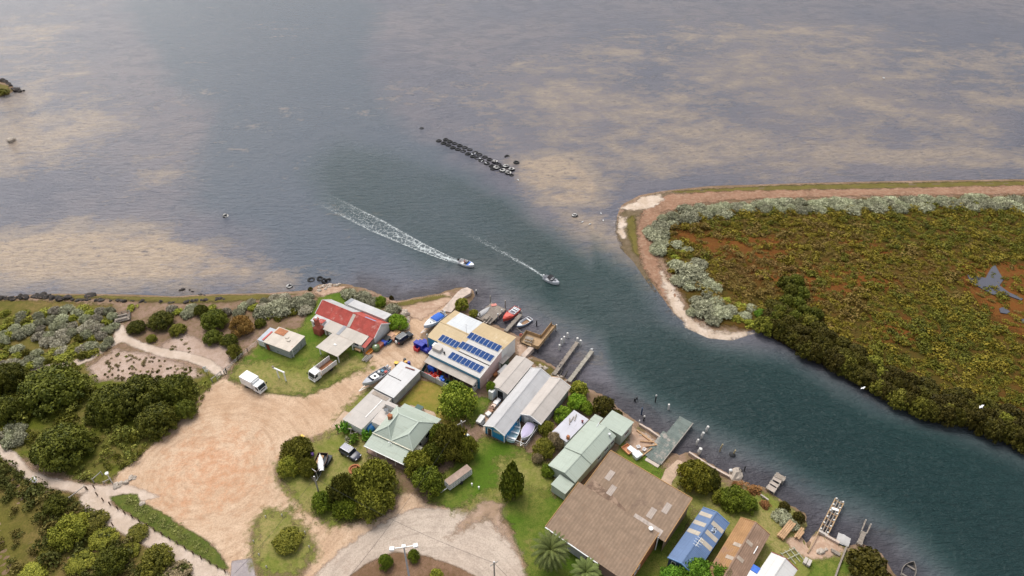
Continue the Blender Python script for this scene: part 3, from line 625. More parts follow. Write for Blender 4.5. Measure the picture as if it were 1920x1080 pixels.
# --- tin hut left of the cottage
f = Fr('tin_hut', 'low patched tin hut with cream stepped roof and grey lean-to on the lawn', 'hut', (494,641), (542.6,659.3), 2.0)
e = f.e; x0, x1, y0, y1 = f.span([(494,641),(542.6,659.3),(574,632),(524,624.6)], 2.0)
xs_ = f.P(534,618,2.1)[0]; ys_ = f.P(523.8,624.6,2.1)[1]; yb = f.P(534,618,2.1)[1]
ROOFH = paint('hut_roof', (.56,.49,.41), .6, .1, .5, seam=('X',.8,.15), c2=(.44,.20,.10), c2a=.66, c2b=.74, c2s=.5)
skillion(e, 0, f.L, 0, yb, 2.0, 2.15, STONE, ROOFH, .1, .1)
MB().slab([(0,yb+.1,2.1),(0,yb+.1,2.1),(0,yb,2.1)], .02) if False else None
MB().slab([(xs_*.0+.3,yb-1.9,2.26),(xs_+1.2,yb-1.9,2.26),(xs_+1.2,yb-.1,2.27),(.3,yb-.1,2.27)], .03).build('rusted_sheet', paint('rust_sheet', (.42,.17,.08), .8, .2), e)
for q in ((.55,.62),(.68,.5)):
    cx, cy = f.L*q[0], yb*q[1]; MB().box(cx-.35,cx+.35,cy-.3,cy+.3,2.15,2.33).build('roof_hatch', ROOFH, e)
MB().tube([(f.L+.25,.6,0),(f.L+.25,.6,1.9),(f.L+.1,.6,2.0)], .07).build('downpipe', TRIM, e)
opening(e, 'door', 'y', 0, .5, 1.5, 0, 1.7, flat('deep_red', (.25,.03,.03), .5), flat('bottle_green', (.02,.09,.07), .5), out=-1)
lx0, lx1, ly0, ly1 = f.span([(483,635),(508.3,614.6),(516,620),(494,641)], 1.7)
skillion(e, lx0, -.15, .3, ly1, 1.6, 1.75, WHITE, paint('blue_grey_tin', (.40,.43,.47), .5, .1), .1, .05, 'lean_to_roof')
MB().box(-.9,-.5,.5,ly1-.8,1.78,1.9).build('red_rail', flat('signal_red', (.45,.04,.03), .5), e)

# --- shed with the solar panels
f = Fr('solar_shed', 'big fishermen\'s shed with tan and white tin roof carrying rows of blue solar panels', 'shed', (805.5,662.2), (899.5,707.5), 3.5)
e = f.e; L = f.L
yR = .5*(f.P(827.5,604.6,4.9)[1]+f.P(946,655,4.9)[1]); yB = .5*(f.P(850.6,582.5,4.3)[1]+f.P(970,633,4.3)[1])
xl = .5*(f.P(827.5,604.6,4.9)[0]+f.P(850.6,582.5,4.3)[0]); yT = f.P(826,641,4.2)[1]
HF, HRg, HB = 3.5, 4.75, 4.2
sf = (HRg-HF)/yR; sb = (HRg-HB)/(yB-yR)
fz = lambda y: HF+sf*y
bz = lambda y: HRg-sb*(y-yR)
w = MB()
w.poly([(0,0,0),(L,0,0),(L,0,HF),(0,0,HF)]).poly([(L,yB,0),(xl,yB,0),(xl,yB,HB),(L,yB,HB)])
w.poly([(xl,yT,0),(0,yT,0),(0,yT,fz(yT)),(xl,yT,fz(yT))]).poly([(0,yT,0),(0,0,0),(0,0,HF),(0,yT,fz(yT))])
w.poly([(xl,yB,0),(xl,yT,0),(xl,yT,fz(yT)),(xl,yR,HRg),(xl,yB,HB)])
w.poly([(L,0,0),(L,yR*.98,0),(L,yR*.98,fz(yR*.98)),(L,0,HF)],1).poly([(L,yR*.98,0),(L,yB,0),(L,yB,HB),(L,yR,HRg),(L,yR*.98,fz(yR*.98))],2)
w.build('wall', [TEALWALL, PINK, WHITE], e)
SHEDW = paint('shed_white_roof', (.52,.495,.465), .5, .06, .35, seam=('X',.8,.06), corr=('X',.28,.06), c2=(.52,.47,.42), c2a=.58, c2b=.78)
CLEAR = paint('translucent_sheet', (.56,.575,.58), .35, .07, .3, seam=('X',.8,.1))
x5 = f.P(868,648,4.4)[0]; xw0 = f.P(842,602,4.7)[0]; xw1 = .5*(f.P(904,604,4.4)[0]+f.P(883,622,4.9)[0])
def front(m, x0, x1, y0, y1, d, name):
    return MB().slab([(x0,y0,fz(y0)+d),(x1,y0,fz(y0)+d),(x1,y1,fz(y1)+d),(x0,y1,fz(y1)+d)], .04).build(name, m, e)
def back(m, x0, x1, y0, y1, d, name):
    return MB().slab([(x0,y0,bz(y0)+d),(x1,y0,bz(y0)+d),(x1,y1,bz(y1)+d),(x0,y1,bz(y1)+d)], .04).build(name, m, e)
front(TANROOF, xl-.2, x5, yT-.2, yR-.003, .05, 'tan_roof'); front(SHEDW, x5+.004, L+.2, yT+.002, yR-.003, .06, 'white_roof')
front(SHEDW, -.25, L+.2, -.25, yT-.204, .05, 'white_roof')
back(TANROOF, xl-.2, xw0-.003, yR+.003, yB+.2, .05, 'tan_roof'); back(CLEAR, xw0, xw1, yR+.003, yB+.2, .055, 'translucent_roof'); back(TANROOF, xw1+.003, L+.2, yR+.003, yB+.2, .05, 'tan_roof')
MB().bar((xl-.2,yR,HRg+.09),(xw1,yR,HRg+.09),.3,.03).build('ridge_cap', TANROOF, e)
def panels(px0, px1, py_top, n, h, yoff=0):
    """one row: px0 = top-left panel corner px, px1 = top-right corner px"""
    a = f.P(*px0, h); c = f.P(*px1, h); ym = (a[1]+c[1])/2; x0, x1 = a[0], c[0]; w_ = (x1-x0)/n; pl = 1.74
    for i in range(n):
        xa, xb = x0+i*w_+.015, x0+(i+1)*w_-.015
        fr_ = MB().slab([(xa,ym-pl,fz(ym-pl)+.17),(xb,ym-pl,fz(ym-pl)+.17),(xb,ym,fz(ym)+.17),(xa,ym,fz(ym)+.17)], .04)
        fo = fr_.build('solar_panel', flat('panel_frame', (.62,.64,.66), .35), e)
        k = .03; MB().slab([(xa+k,ym-pl+k,fz(ym-pl+k)+.18),(xb-k,ym-pl+k,fz(ym-pl+k)+.18),(xb-k,ym-k,fz(ym-k)+.18),(xa+k,ym-k,fz(ym-k)+.18)], .012).build('solar_cells', PANEL, fo)
panels((829.5,626.2),(864.5,641.5), 0, 5, 4.6); panels((884,623.2),(941.5,651), 0, 8, 4.8)
panels((867.5,640),(927.5,668.5), 0, 8, 4.45); panels((848.5,659),(908.5,689), 0, 8, 4.0)
bx_, by_ = f.P(820.5,655,3.9); MB().box(bx_-1.0,bx_+1.0,by_-.6,by_+.6,fz(by_)+.08,fz(by_)+.75).build('roof_box', CREAMY, e)
bx_, by_ = f.P(833,663,3.8); MB().lathe([(.16,0),(.16,.35),(.24,.36),(.24,.42)],(bx_,by_,fz(by_)+.08),10).build('roof_vent', DARK, e)
bx_, by_ = f.P(874.5,624,4.9); an = MB().tube([(bx_,by_,HRg),(bx_,by_,HRg+2.6)],.035,6).bar((bx_-.5,by_,HRg+2.5),(bx_+.5,by_,HRg+2.5),.04)
for q in (-.4,-.1,.2,.45): an.bar((bx_+q,by_-.3,HRg+2.5),(bx_+q,by_+.3,HRg+2.5),.03)
an.build('aerial', STEEL, e)
bx_, by_ = f.P(818,644,4.2); MB().slab([(bx_-.9,by_-.5,3.6),(bx_+.9,by_-.5,3.6),(bx_+.9,by_+.6,3.7),(bx_-.9,by_+.6,3.7)], .06).build('porch_roof', TRIM, e)
MB().box(-.06,L-.01,-.1,-.01,2.6,HF-.02).build('blue_fascia', paint('fascia_blue', (.10,.28,.42), .5), e)
# rusty lean-to over the work yard
x0, x1, y0, y1 = f.span([(796.5,678),(806,666),(898,708.5),(886.7,720.5)], 2.6)
skillion(e, x0, x1, y0, -.25, 2.3, 2.65, None, RUSTED, .05, .1, 'lean_to_roof')
for q in np.linspace(x0+.2, x1-.2, 5): MB().box(q-.07,q+.07,y0+.1,y0+.24,0,2.28).build('post', TIMBER, e)
MB().poly([(x1,y0,0),(x1,-.1,0),(x1,-.1,2.6),(x1,y0,2.25)]).poly([(x1-.08,-.1,0),(x1-.08,y0,0),(x1-.08,y0,2.25),(x1-.08,-.1,2.6)]).build('end_wall', paint('pale_boards', (.58,.54,.50), .7, .1), e)
opening(e, 'window', 'x', x1, y0+.35, y0+1.1, 1.2, 2.0, GLASS); opening(e, 'window', 'x', x1, y0+1.3, y0+2.0, 1.3, 2.1, GLASS)
for q in (.2,.5): opening(e, 'window', 'x', xl, yT+(yB-yT)*q, yT+(yB-yT)*q+1.2, 1.4, 2.6, flat('pale_glass', (.4,.46,.52), .3), out=-1)
opening(e, 'garage_door', 'y', yB, xl+2, xl+5.5, 0, 2.8, GREYTIN, out=1)
solar = f
# small privy and lean-to beside the pink wall
f = Fr('privy', 'tiny cream flat-roofed outhouse against the pink wall', 'outhouse', (932,676.4), (942.4,681.7), 2.3)
x0, x1, y0, y1 = f.span([(943.3,665),(954.8,669.3),(942.4,681.7),(932,676.4)], 2.3)
skillion(f.e, x0, x1, y0, y1, 2.2, 2.3, paint('dull_green_boards', (.12,.16,.12), .7, .2), CREAMY, .1, .1); opening(f.e, 'door', 'y', y0, x0+.2, x0+1.0, 0, 1.9, WHITE, out=-1)
f = Fr('lean_to_shed', 'narrow low tin lean-to joined to the side of the first cream shed', 'shed', (934,697), (941,701), 1.9)
x0, x1, y0, y1 = f.span([(934,697),(941,701),(954,688),(947,683.5)], 1.9)
skillion(f.e, x0, x1, y0, y1, 1.8, 1.95, WHITE, ZINC, .08, .08)

# --- long tin shed beside the parked boat
f = Fr('long_tin_shed', 'long L-shaped shed with pale tin roof beside the trailer boat', 'shed', (704.6,726.2), (751.5,680), 2.3)
e = f.e; x0, x1, y0, y1 = f.span([(704.6,726.2),(751.5,680),(786.9,693.4),(736.9,747.6)], 2.3); ya = y0
PALE2 = paint('whitish_tin', (.54,.53,.52), .45, .05, .35, seam=('Y',.8,.06), c2=(.56,.55,.53), c2a=.6, c2b=.8)
skillion(e, x0, x1, y0, y1, 2.25, 2.4, GREYTIN, PALE2, .12, .12)
xm = f.P(735,706,2.4)[0]; MB().bar((xm,y0+(y1-y0)*.3,2.42),(xm,y1-.0,2.5),.12,.05).build('roof_join', DARK, e)
xm = f.P(766,689,2.4)[0]; MB().bar((xm,y0+.9,2.45),(xm-.3,y0+3.0,2.48),.3,.06).build('rust_patch', flat('rust_brown', (.17,.05,.035), .8), e)
a0, a1, b0, b1 = f.span([(704.6,726.2),(643,786.7),(728.5,747),(682,805.5)], 2.0)
RC = paint('stained_tin', (.46,.42,.38), .55, .08, .4, seam=('Y',.8,.14), c2=(.46,.36,.28), c2a=.6, c2b=.75)
skillion(e, a0, x0-.25, b0, b1, 1.9, 2.0, WHITE, RC, .12, .1, 'lower_roof')
xm = f.P(668,765,2)[0]; MB().bar((a0+2.5,b0+1.2,2.05),(x0-1.5,b0+1.2,2.05),.16,.06).build('white_flashing', TRIM, e)
MB().slab([(x0-1.3,b0+.4,2.06),(x0-.45,b0+.4,2.06),(x0-.45,b1-.4,2.12),(x0-1.3,b1-.4,2.12)], .03).build('rusted_sheet', paint('brownish_tin', (.33,.27,.22), .7, .2), e)
opening(e, 'window', 'y', y1, x1-2.4, x1-1.4, 1.1, 1.9, flat('signal_red', (.45,.04,.03), .5), TRIM, out=1)
longshed = f
# --- sage green house with the valley roof
f = Fr('hip_roof_house', 'sage green roofed house with U-shaped hipped roof and front verandah', 'house', (698.6,811), (772,844.7), 2.8)
e = f.e; x0, x1, y0, y1 = f.span([(744.3,761.7),(817.7,793),(772,844.7),(698.6,811)], 2.8); H = 2.8
def lp(px, py, h): a = f.P(px, py, h); return (a[0], a[1], h)
HK = 4.3
a, b_, c, d = (x0,y1,H), (x1,y1,H), (x1,y0,H), (x0,y0,H)
R1, R2, R3, R4 = (lp(746.7,775,HK), lp(784.6,791,HK), lp(728,798.5,HK), lp(766,813.4,HK)); V = lp(756,801.5,3.75); mm = ((x0+x1)/2-.4, y0, H)
r = MB()
for q in ((a,R1,R2,b_),(a,d,R3,R1),(b_,R2,R4,c),(d,mm,R3),(mm,c,R4),(R1,R3,mm,V),(R2,V,mm,R4),(R1,V,R2)): r.poly(list(q)[::1])
u = .08
r.poly([(x0,y0,H-u),(x0,y1,H-u),(x1,y1,H-u),(x1,y0,H-u)])
for p, q in ((d,c),(c,b_),(b_,a),(a,d)): r.poly([(p[0],p[1],H-u),(q[0],q[1],H-u),q,p])
ro = r.build('roof', GREENROOF, e)
caps = MB()
for p, q in ((R1,R2),(R1,R3),(R2,R4),(a,R1),(b_,R2),(d,R3),(c,R4),(mm,R3),(mm,R4)): caps.bar((p[0],p[1],p[2]+.03),(q[0],q[1],q[2]+.03),.24,.05)
caps.build('ridge_cap', paint('sage_cap', (.41,.46,.39), .5, .03), ro)
w = MB(); k = .35
for p, q in (((x0+k,y0+k),(x1-k,y0+k)),((x1-k,y0+k),(x1-k,y1-k)),((x1-k,y1-k),(x0+k,y1-k)),((x0+k,y1-k),(x0+k,y0+k))):
    w.poly([(*p,0),(*q,0),(*q,H-.03),(*p,H-.03)])
w.build('wall', WHITE, e)
cx, cy = f.P(731.7,783,3.9); cz = 3.4
MB().box(cx-.35,cx+.35,cy-.3,cy+.3,2.9,4.5).box(cx-.42,cx+.42,cy-.37,cy+.37,4.5,4.62).build('chimney', REDWALL, e)
yv = .5*(f.P(684.7,835.7,2.0)[1]+f.P(745,864,2.0)[1])
skillion(e, x0, x1, yv, y0-.12, 2.0, 2.45, None, GREENROOF, .1, .1, 'verandah_roof', gutter=TRIM)
MB().bar((x0-.1,y0-.06,H-.02),(x1+.1,y0-.06,H-.02),.14,.16).build('gutter', paint('cream_trim', (.70,.65,.52), .5), e)
for q in np.linspace(x0+.15, x1-.15, 5): MB().box(q-.05,q+.05,yv+.1,yv+.2,0,2.0).build('verandah_post', TRIM, e)
MB().box(x0,x1,yv,y0+.3,0,.12).build('verandah_floor', paint('brick_paving', (.30,.20,.16), .85, .2), e)
skillion(e, x0+.8, x1+.3, y1+.03, y1+1.5, 2.6, 2.35, None, GREENROOF, .05, .05, 'rear_verandah_roof')
for q in np.linspace(x0+1.0, x1, 4): MB().box(q-.05,q+.05,y1+1.3,y1+1.4,0,2.35).build('verandah_post', TRIM, e)
opening(e, 'door', 'y', y0+k, (x0+x1)/2-.5, (x0+x1)/2+.4, .1, 2.1, TIMBER, out=-1)
for q in (.2,.75): opening(e, 'window', 'y', y0+k, x0+(x1-x0)*q-.6, x0+(x1-x0)*q+.6, .9, 2.0, out=-1)
for q in (.25,.6): opening(e, 'window', 'x', x1-k, y0+(y1-y0)*q, y0+(y1-y0)*q+1.3, .9, 2.0)
MB().slab([(x1-k,y0+.7,2.05),(x1+.75,y0+.7,1.75),(x1+.75,y0+2.1,1.75),(x1-k,y0+2.1,2.05)], .05).build('window_awning', paint('cream_trim', (.70,.65,.52), .5), e)
dx, dy = f.P(733,835,2.3)
aer = MB().tube([(dx,dy,2.2),(dx,dy,3.0)], .03, 6).bar((dx-.5,dy,3.0),(dx+.3,dy,3.0),.05).bar((dx-.4,dy-.25,3.0),(dx-.4,dy+.25,3.0),.04); aer.build('aerial', STEEL, e)
# cream lean-to along its left side
lx0, lx1 = x0-2.3, x0-.12
skillion(e, lx0, lx1, y0+2.4, y0+5.8, 2.2, 2.3, WHITE, CREAMY, .05, .05, 'side_roof'); skillion(e, lx0-.4, lx1, y0+7.2, y1+.5, 2.25, 2.3, WHITE, CREAMY, .05, .05, 'side_roof')
dsh = MB(); dsh.lathe([(.02,0),(.3,.06),(.45,.2)], (lx0+1.2,y0+5.6,2.75), 14); dsh.tube([(lx0+1.2,y0+5.6,2.3),(lx0+1.2,y0+5.6,2.75)], .03, 6); dsh.build('satellite_dish', flat('dark_grey', (.08,.09,.10), .5), e)
hiphouse = f

# --- three gabled boat sheds
def boatshed(lab, A, B, Cc, Dd, h, hr, wall, roof, **k):
    f = Fr('boat_shed', lab, 'boat shed', A, B, h)            # x runs from the lawn end to the water end
    x0, x1, y0, y1 = f.span([A, B, Cc, Dd], h)
    gable_x(f.e, x0, x1, y0, y1, h, hr, wall, roof, **k); return f, x0, x1, y0, y1
f, x0, x1, y0, y1 = boatshed('cream roofed boat shed nearest the pink wall, shortest of three', (951.2,737), (997.5,681.7), (968,667.6), (922.2,723), 2.5, 2.95, paint('cream_wall', (.60,.55,.50), .6, .08, .5, corr=('X',.25,.1)), CREAMY, trim=None)
opening(f.e, 'garage_door', 'x', x0, y0+.9, y1-1.4, .0, 2.2, DARK, out=-1); MB().box(x0-1.4,x0-.05,y1-1.2,y1-.2,0,2.3).build('water_tank', WHITE, f.e)
for q in (.3,.55,.8): opening(f.e, 'window', 'y', y0, x0+(x1-x0)*q, x0+(x1-x0)*q+1.0, 1.1, 1.9, out=-1)
shed1 = f
f, x0, x1, y0, y1 = boatshed('longest white roofed boat shed with bright blue walls', (946.5,812.7), (1029,707), (995.2,692.2), (909,797.8), 2.4, 3.4, BLUEWALL, ZINCY, trim=TRIM)
e = f.e; opening(e, 'door', 'x', x0, y1-1.5, y1-.5, 0, 2.0, flat('brown_door', (.10,.06,.05), .6), out=-1)
MB().box(x0-.09,x0-.02,y0+.9,y1-1.9,1.75,2.2).build('sign_board', paint('cream_sign', (.62,.58,.46), .6), e)
for q in (y0,y1): MB().box(x0-.1,x0+.06,q-.08,q+.08,0,2.4).build('corner_board', TRIM, e)
opening(e, 'window', 'y', y0, x0+4.5, x0+5.5, 1.0, 1.9, out=-1)
shed2 = f; s2 = (x0,x1,y0,y1)
f, x0, x1, y0, y1 = boatshed('wide cream roofed boat shed with grey walls, furthest from the pink wall', (1014.6,792.5), (1066.5,726.5), (1030.4,709.8), (978.5,775), 2.4, 3.3, GREYTIN, CREAMY, trim=TRIM)
e = f.e; opening(e, 'door', 'x', x0, y1-1.6, y1-.7, 0, 2.0, WHITE, out=-1); opening(e, 'window', 'x', x0, y0+.5, y0+1.8, 1.2, 2.0, GLASS, out=-1)
opening(e, 'garage_door', 'x', x1, y0+1.2, y1-1.2, 0, 2.2, GREYTIN)
shed3 = f
# --- pale flat-roofed store beside the long green house
f = Fr('flat_roof_store', 'pale lilac-white flat roofed store tucked between hedge and long green house', 'shed', (1063,827), (1103.7,785.4), 2.1)
x0, x1, y0, y1 = f.span([(1076,772.4),(1103.7,785.4),(1063,827),(1034.3,811.3)], 2.1)
skillion(f.e, x0, x1, y0, y1, 2.05, 2.2, WHITE, paint('lilac_white_tin', (.52,.51,.55), .5, .05, .4, seam=('Y',.8,.06), c2=(.5,.45,.42), c2a=.64, c2b=.75), .1, .1)
for i, (px, py) in enumerate(((1073,786),(1079,783),(1068,790))):
    q = f.P(px, py, 2.3); MB().obox((q[0],q[1],2.36),(1.6,.16,.08),.2+i*.2).build('loose_plank', TIMBER, f.e)
q = f.P(1092,791,2.3); MB().lathe([(.18,2.2),(.18,2.6),(.25,2.62),(.1,2.75)],(q[0],q[1],0),10).build('flue', flat('flue_red', (.2,.05,.05), .6), f.e)
q = f.P(1065,822,2.2); MB().box(q[0]-.25,q[0]+.25,q[1]-.25,q[1]+.25,2.0,2.9).build('chimney', REDWALL, f.e)
# --- long sage green house
f = Fr('long_green_house', 'long sage green gabled house with stepped roof ends and square rear room', 'house', (1078.7,903), (1153.7,817.8), 2.4)
e = f.e; xm = f.P(1107.4,868.7,2.4)[0]
x0, x1, y0, y1 = f.span([(1029.6,871.5),(1078.7,903),(1107.4,868.7),(1059.3,840)], 2.4)
yr = .5*(f.P(1060,884.4,3.3)[1]+f.P(1088.9,852,3.3)[1])
gable_x(e, x0, xm-.02, y0, y1, 2.3, 3.1, SAGEWALL, GREENX, .15, .15, yr=yr)
x2, x3, y2, y3 = f.span([(1059.3,840),(1107.4,868.7),(1153.7,817.8),(1105.6,788)], 2.5)
gable_x(e, xm+.02, x3, y0-.05, y1+.05, 2.45, 3.3, SAGEWALL, GREENX, .15, .12, 'main_roof', yr=yr)
a0, a1, b0, b1 = f.span([(1053.7,884.4),(1078.7,903),(1059,926),(1033,905.7)], 2.1)
skillion(e, a0, x0-.3, b0, b1-.2, 1.95, 2.05, SAGEWALL, GREENX, .1, .1, 'annex_roof')
a0, a1, b0, b1 = f.span([(1149,770.6),(1187,792.8),(1161,820.6),(1129.6,790)], 2.8)
a0 = max(a0, x3+.15)
skillion(e, a0, a1, b0, b1, 2.85, 2.75, SAGEWALL, GREENX, .15, .15, 'rear_room_roof')
opening(e, 'window', 'y', b0, a0+1.2, a1-1.2, 1.2, 2.3, out=-1)
skillion(e, x3-.1, x3+.1, y1+.3, y1+.5, 2.2, 2.2, None, GREENX, .1, .1, 'roof') if False else None
for q in (.25,.55,.8): opening(e, 'window', 'y', y0-.05, xm+(x3-xm)*q, xm+(x3-xm)*q+1.3, 1.0, 1.9, out=-1)
q = f.P(1142.5,816,3); MB().lathe([(.16,2.6),(.16,3.3),(.24,3.32),(.24,3.42)],(q[0],q[1],0),10).build('flue', STEEL, e)
q = f.P(1122,797,3); MB().bar((q[0]-.6,q[1],3.05),(q[0]+.6,q[1]+.2,3.05),.1,.1).build('roof_vent', STEEL, e)
q = f.P(1119,785,2.3); MB().slab([(q[0]-.9,q[1]-.9,2.3),(q[0]+.9,q[1]-.9,2.3),(q[0]+.9,q[1]+1.0,2.1),(q[0]-.9,q[1]+1.0,2.1)], .06).build('porch_roof', GREENX, e)
longgreen = f
# --- brown saw-tooth workshop
f = Fr('workshop', 'large brown two-slope workshop with orange brick end wall', 'workshop', (1028,986.7), (1166.7,1082), 3.0)
e = f.e; x0, x1, y0, y1 = f.span([(1089,913),(1028,986.7),(1166.7,1082),(1243,1006)], 3.6)
y0 = 0; x0 = 0
x1 = .5*(f.P(1243,1006,4.2)[0]+f.P(1166.7,1082,3)[0]); yj = .5*(f.P(1089,913,4.1)[1]+f.P(1243,1006,4.1)[1])
w = MB(); w.poly([(x0,0,0),(x1,0,0),(x1,0,3.0),(x0,0,3.0)]).poly([(x1,0,0),(x1,yj,0),(x1,yj,4.5),(x1,0,3.0)],1).poly([(x0,yj,0),(x0,0,0),(x0,0,3.0),(x0,yj,4.5)]).poly([(x1,yj,0),(x0,yj,0),(x0,yj,4.5),(x1,yj,4.5)])
w.build('wall', [paint('brown_boards', (.22,.15,.12), .8, .15), REDWALL], e)
k = 1.5/yj
MB().slab([(x0-.3,-.35,3.06-.35*k),(x1+.12,-.35,3.06-.35*k),(x1+.12,yj+.12,4.56+.12*k),(x0-.3,yj+.12,4.56+.12*k)], .08).build('front_roof', BROWNROOF, e)
MB().bar((x0-.3,-.44,2.9),(x1*.66,-.44,2.9),.16,.16).build('gutter', GUTTER, e)
EDGE = paint('ochre_flashing', (.42,.24,.10), .7, .15)
for X in (x0-.36, x1+.18): MB().bar((X,-.35,3.06-.35*k),(X,yj+.12,4.55+.12*k),.1,.2).build('barge_board', EDGE, e)
u0, u1, v0, v1 = f.span([(1098,906),(1145.5,852),(1295.5,941),(1243,1010)], 3.8)
v0 = yj+.1
w = MB(); w.poly([(u0,v1,0),(u0,v0,0),(u0,v0,3.1),(u0,v1,4.3)]).poly([(u1,v0,0),(u1,v1,0),(u1,v1,4.3),(u1,v0,3.1)]).poly([(u1,v1,0),(u0,v1,0),(u0,v1,4.3),(u1,v1,4.3)])
w.build('wall', paint('tan_boards', (.44,.30,.18), .75, .12, .6, corr=('Y',.3,.2)), e)
k2 = 1.2/(v1-v0); zz = lambda y: 3.16+(y-v0)*k2
STAIN = paint('brown_fibro_rear', (.28,.196,.134), .85, .16, .9, corr=('X',.55,.32), seam=('X',1.1,.14), c2=(.15,.10,.075), c2a=.56, c2b=.74, c2s=.25)
rr = MB().slab([(u0-.15,v0+.03,zz(v0+.03)),(u1+.15,v0+.03,zz(v0+.03)),(u1+.15,v1+.25,zz(v1+.25)),(u0-.15,v1+.25,zz(v1+.25))], .08).build('rear_roof', STAIN, e)
for X in (u0-.21, u1+.21): MB().bar((X,v0+.03,zz(v0)-.02),(X,v1+.25,zz(v1+.25)-.02),.1,.2).build('barge_board', EDGE, e)
MB().bar((u0-.2,v1+.31,zz(v1+.31)-.02),(u1+.2,v1+.31,zz(v1+.31)-.02),.1,.2).build('barge_board', EDGE, e)
ST_ = paint('lichen_stain', (.19,.125,.088), .9, .3, 1.2, c2=(.315,.22,.155), c2a=.46, c2b=.6, c2s=.7)
xx = u0+(u1-u0)*.62
MB().slab([(u0+.3,v0+.05,zz(v0+.05)+.03),(xx,v0+.05,zz(v0+.05)+.03),(xx-2,v0+1.2,zz(v0+1.2)+.03),(u0+4,v0+2.3,zz(v0+2.3)+.03),(u0+.3,v0+2.7,zz(v0+2.7)+.03)], .03).build('stained_sheet', ST_, e)
SKY_ = paint('skylight_sheet', (.40,.33,.28), .6, .12, .8, corr=('X',.3,.25))
for px, py in ((1143.5,891),(1147,917),(1222,960),(1250,953)):
    q = f.P(px, py, 3.9); MB().slab([(q[0]-.5,q[1]-1.0,zz(q[1]-1.0)+.05),(q[0]+.5,q[1]-1.0,zz(q[1]-1.0)+.05),(q[0]+.5,q[1]+1.0,zz(q[1]+1.0)+.05),(q[0]-.5,q[1]+1.0,zz(q[1]+1.0)+.05)], .03).build('skylight', SKY_, e)
q = f.P(1217,978,3.7); MB().slab([(q[0]-2.6,v0+.25,zz(v0+.25)+.05),(q[0]+2.6,v0+.25,zz(v0+.25)+.05),(q[0]+2.6,v0+1.5,zz(v0+1.5)+.05),(q[0]-2.6,v0+1.5,zz(v0+1.5)+.05)], .03).build('pale_lichen_sheet', paint('lichen_sheet', (.45,.38,.33), .8, .25, 1.5), e)
q = f.P(1219.5,995,4.2); d_ = MB().tube([(q[0],q[1],3.9),(q[0],q[1],4.8)],.04,6); d_.lathe([(.03,0),(.25,.05),(.38,.16)],(q[0],q[1],4.75),14); d_.build('satellite_dish', TRIM, e)
q = f.P(1208,988,4.1); MB().lathe([(.14,3.8),(.14,4.25),(.2,4.27),(.2,4.33)],(q[0],q[1],0),10).build('roof_vent', TRIM, e)
MB().tube([(x1+.25,yj-.1,0),(x1+.25,yj-.1,3.6)],.1).build('downpipe', TRIM, e); MB().tube([(x0+8.2,-.5,0),(x0+8.2,-.5,2.8)],.08).build('downpipe', TRIM, e)
opening(e, 'window', 'x', x1, 2.3, 3.1, 1.2, 2.2, GLASS); opening(e, 'window', 'x', x1, 3.5, 4.0, 1.2, 2.2, GLASS)
opening(e, 'garage_door', 'y', 0, 4.0, 7.4, 0, 2.6, GREYTIN, out=-1); opening(e, 'window', 'y', 0, 1.2, 2.6, 1.0, 2.2, out=-1)
workshop = f
# --- blue roofed house
f = Fr('blue_roof_house', 'house with bright blue tin roof and pale translucent strips', 'house', (1304.4,1072.5), (1365,981), 2.5)
e = f.e; x0, x1, y0, y1 = f.span([(1315.3,952.6),(1365,981),(1304.4,1072.5),(1256.2,1049.6)], 2.5)
yr = .5*(f.P(1342.3,961.4,3.3)[1]+f.P(1276.7,1058.3,3.3)[1])
w_, ro = gable_x(e, x0, x1, y0, y1, 2.45, 3.25, paint('navy_wall', (.05,.07,.16), .6, .1), BLUEROOF, .2, .2, yr=yr, trim=paint('blue_trim', (.16,.28,.50), .5))
STRIP = paint('dusty_clear_sheet', (.46,.40,.32), .5, .1, .8, corr=('X',.25,.2))
s1 = .8/(y1-yr); s0 = .8/(yr-y0)
for i, px in enumerate(((1321,963.5),(1309.5,979.5),(1298,995))):
    q = f.P(*px, 2.9)[0]; MB().slab([(q-.42,yr+.25,3.25-.25*s1+.085),(q+.42,yr+.25,3.25-.25*s1+.085),(q+.42,y1+.12,2.45-.12*s1+.085),(q-.42,y1+.12,2.45-.12*s1+.085)], .03).build('clear_strip', STRIP, e)
for i, px in enumerate(((1344,987),(1333,1004),(1323,1020))):
    q = f.P(*px, 2.9)[0]; MB().slab([(q-.42,y0-.12,2.45-.12*s0+.085),(q+.42,y0-.12,2.45-.12*s0+.085),(q+.42,yr-.3,3.25-.3*s0+.085),(q-.42,yr-.3,3.25-.3*s0+.085)], .03).build('clear_strip', STRIP, e)
q = f.P(1308,1022,3.6); an = MB().tube([(q[0],q[1],3.2),(q[0],q[1],4.7)],.04,6).bar((q[0]-1.0,q[1],4.6),(q[0]+.9,q[1],4.6),.06)
for t_ in (-.8,-.3,.2,.7): an.bar((q[0]+t_,q[1]-.7+.2*abs(t_),4.6),(q[0]+t_,q[1]+.7-.2*abs(t_),4.6),.035)
an.build('aerial', TRIM, e)
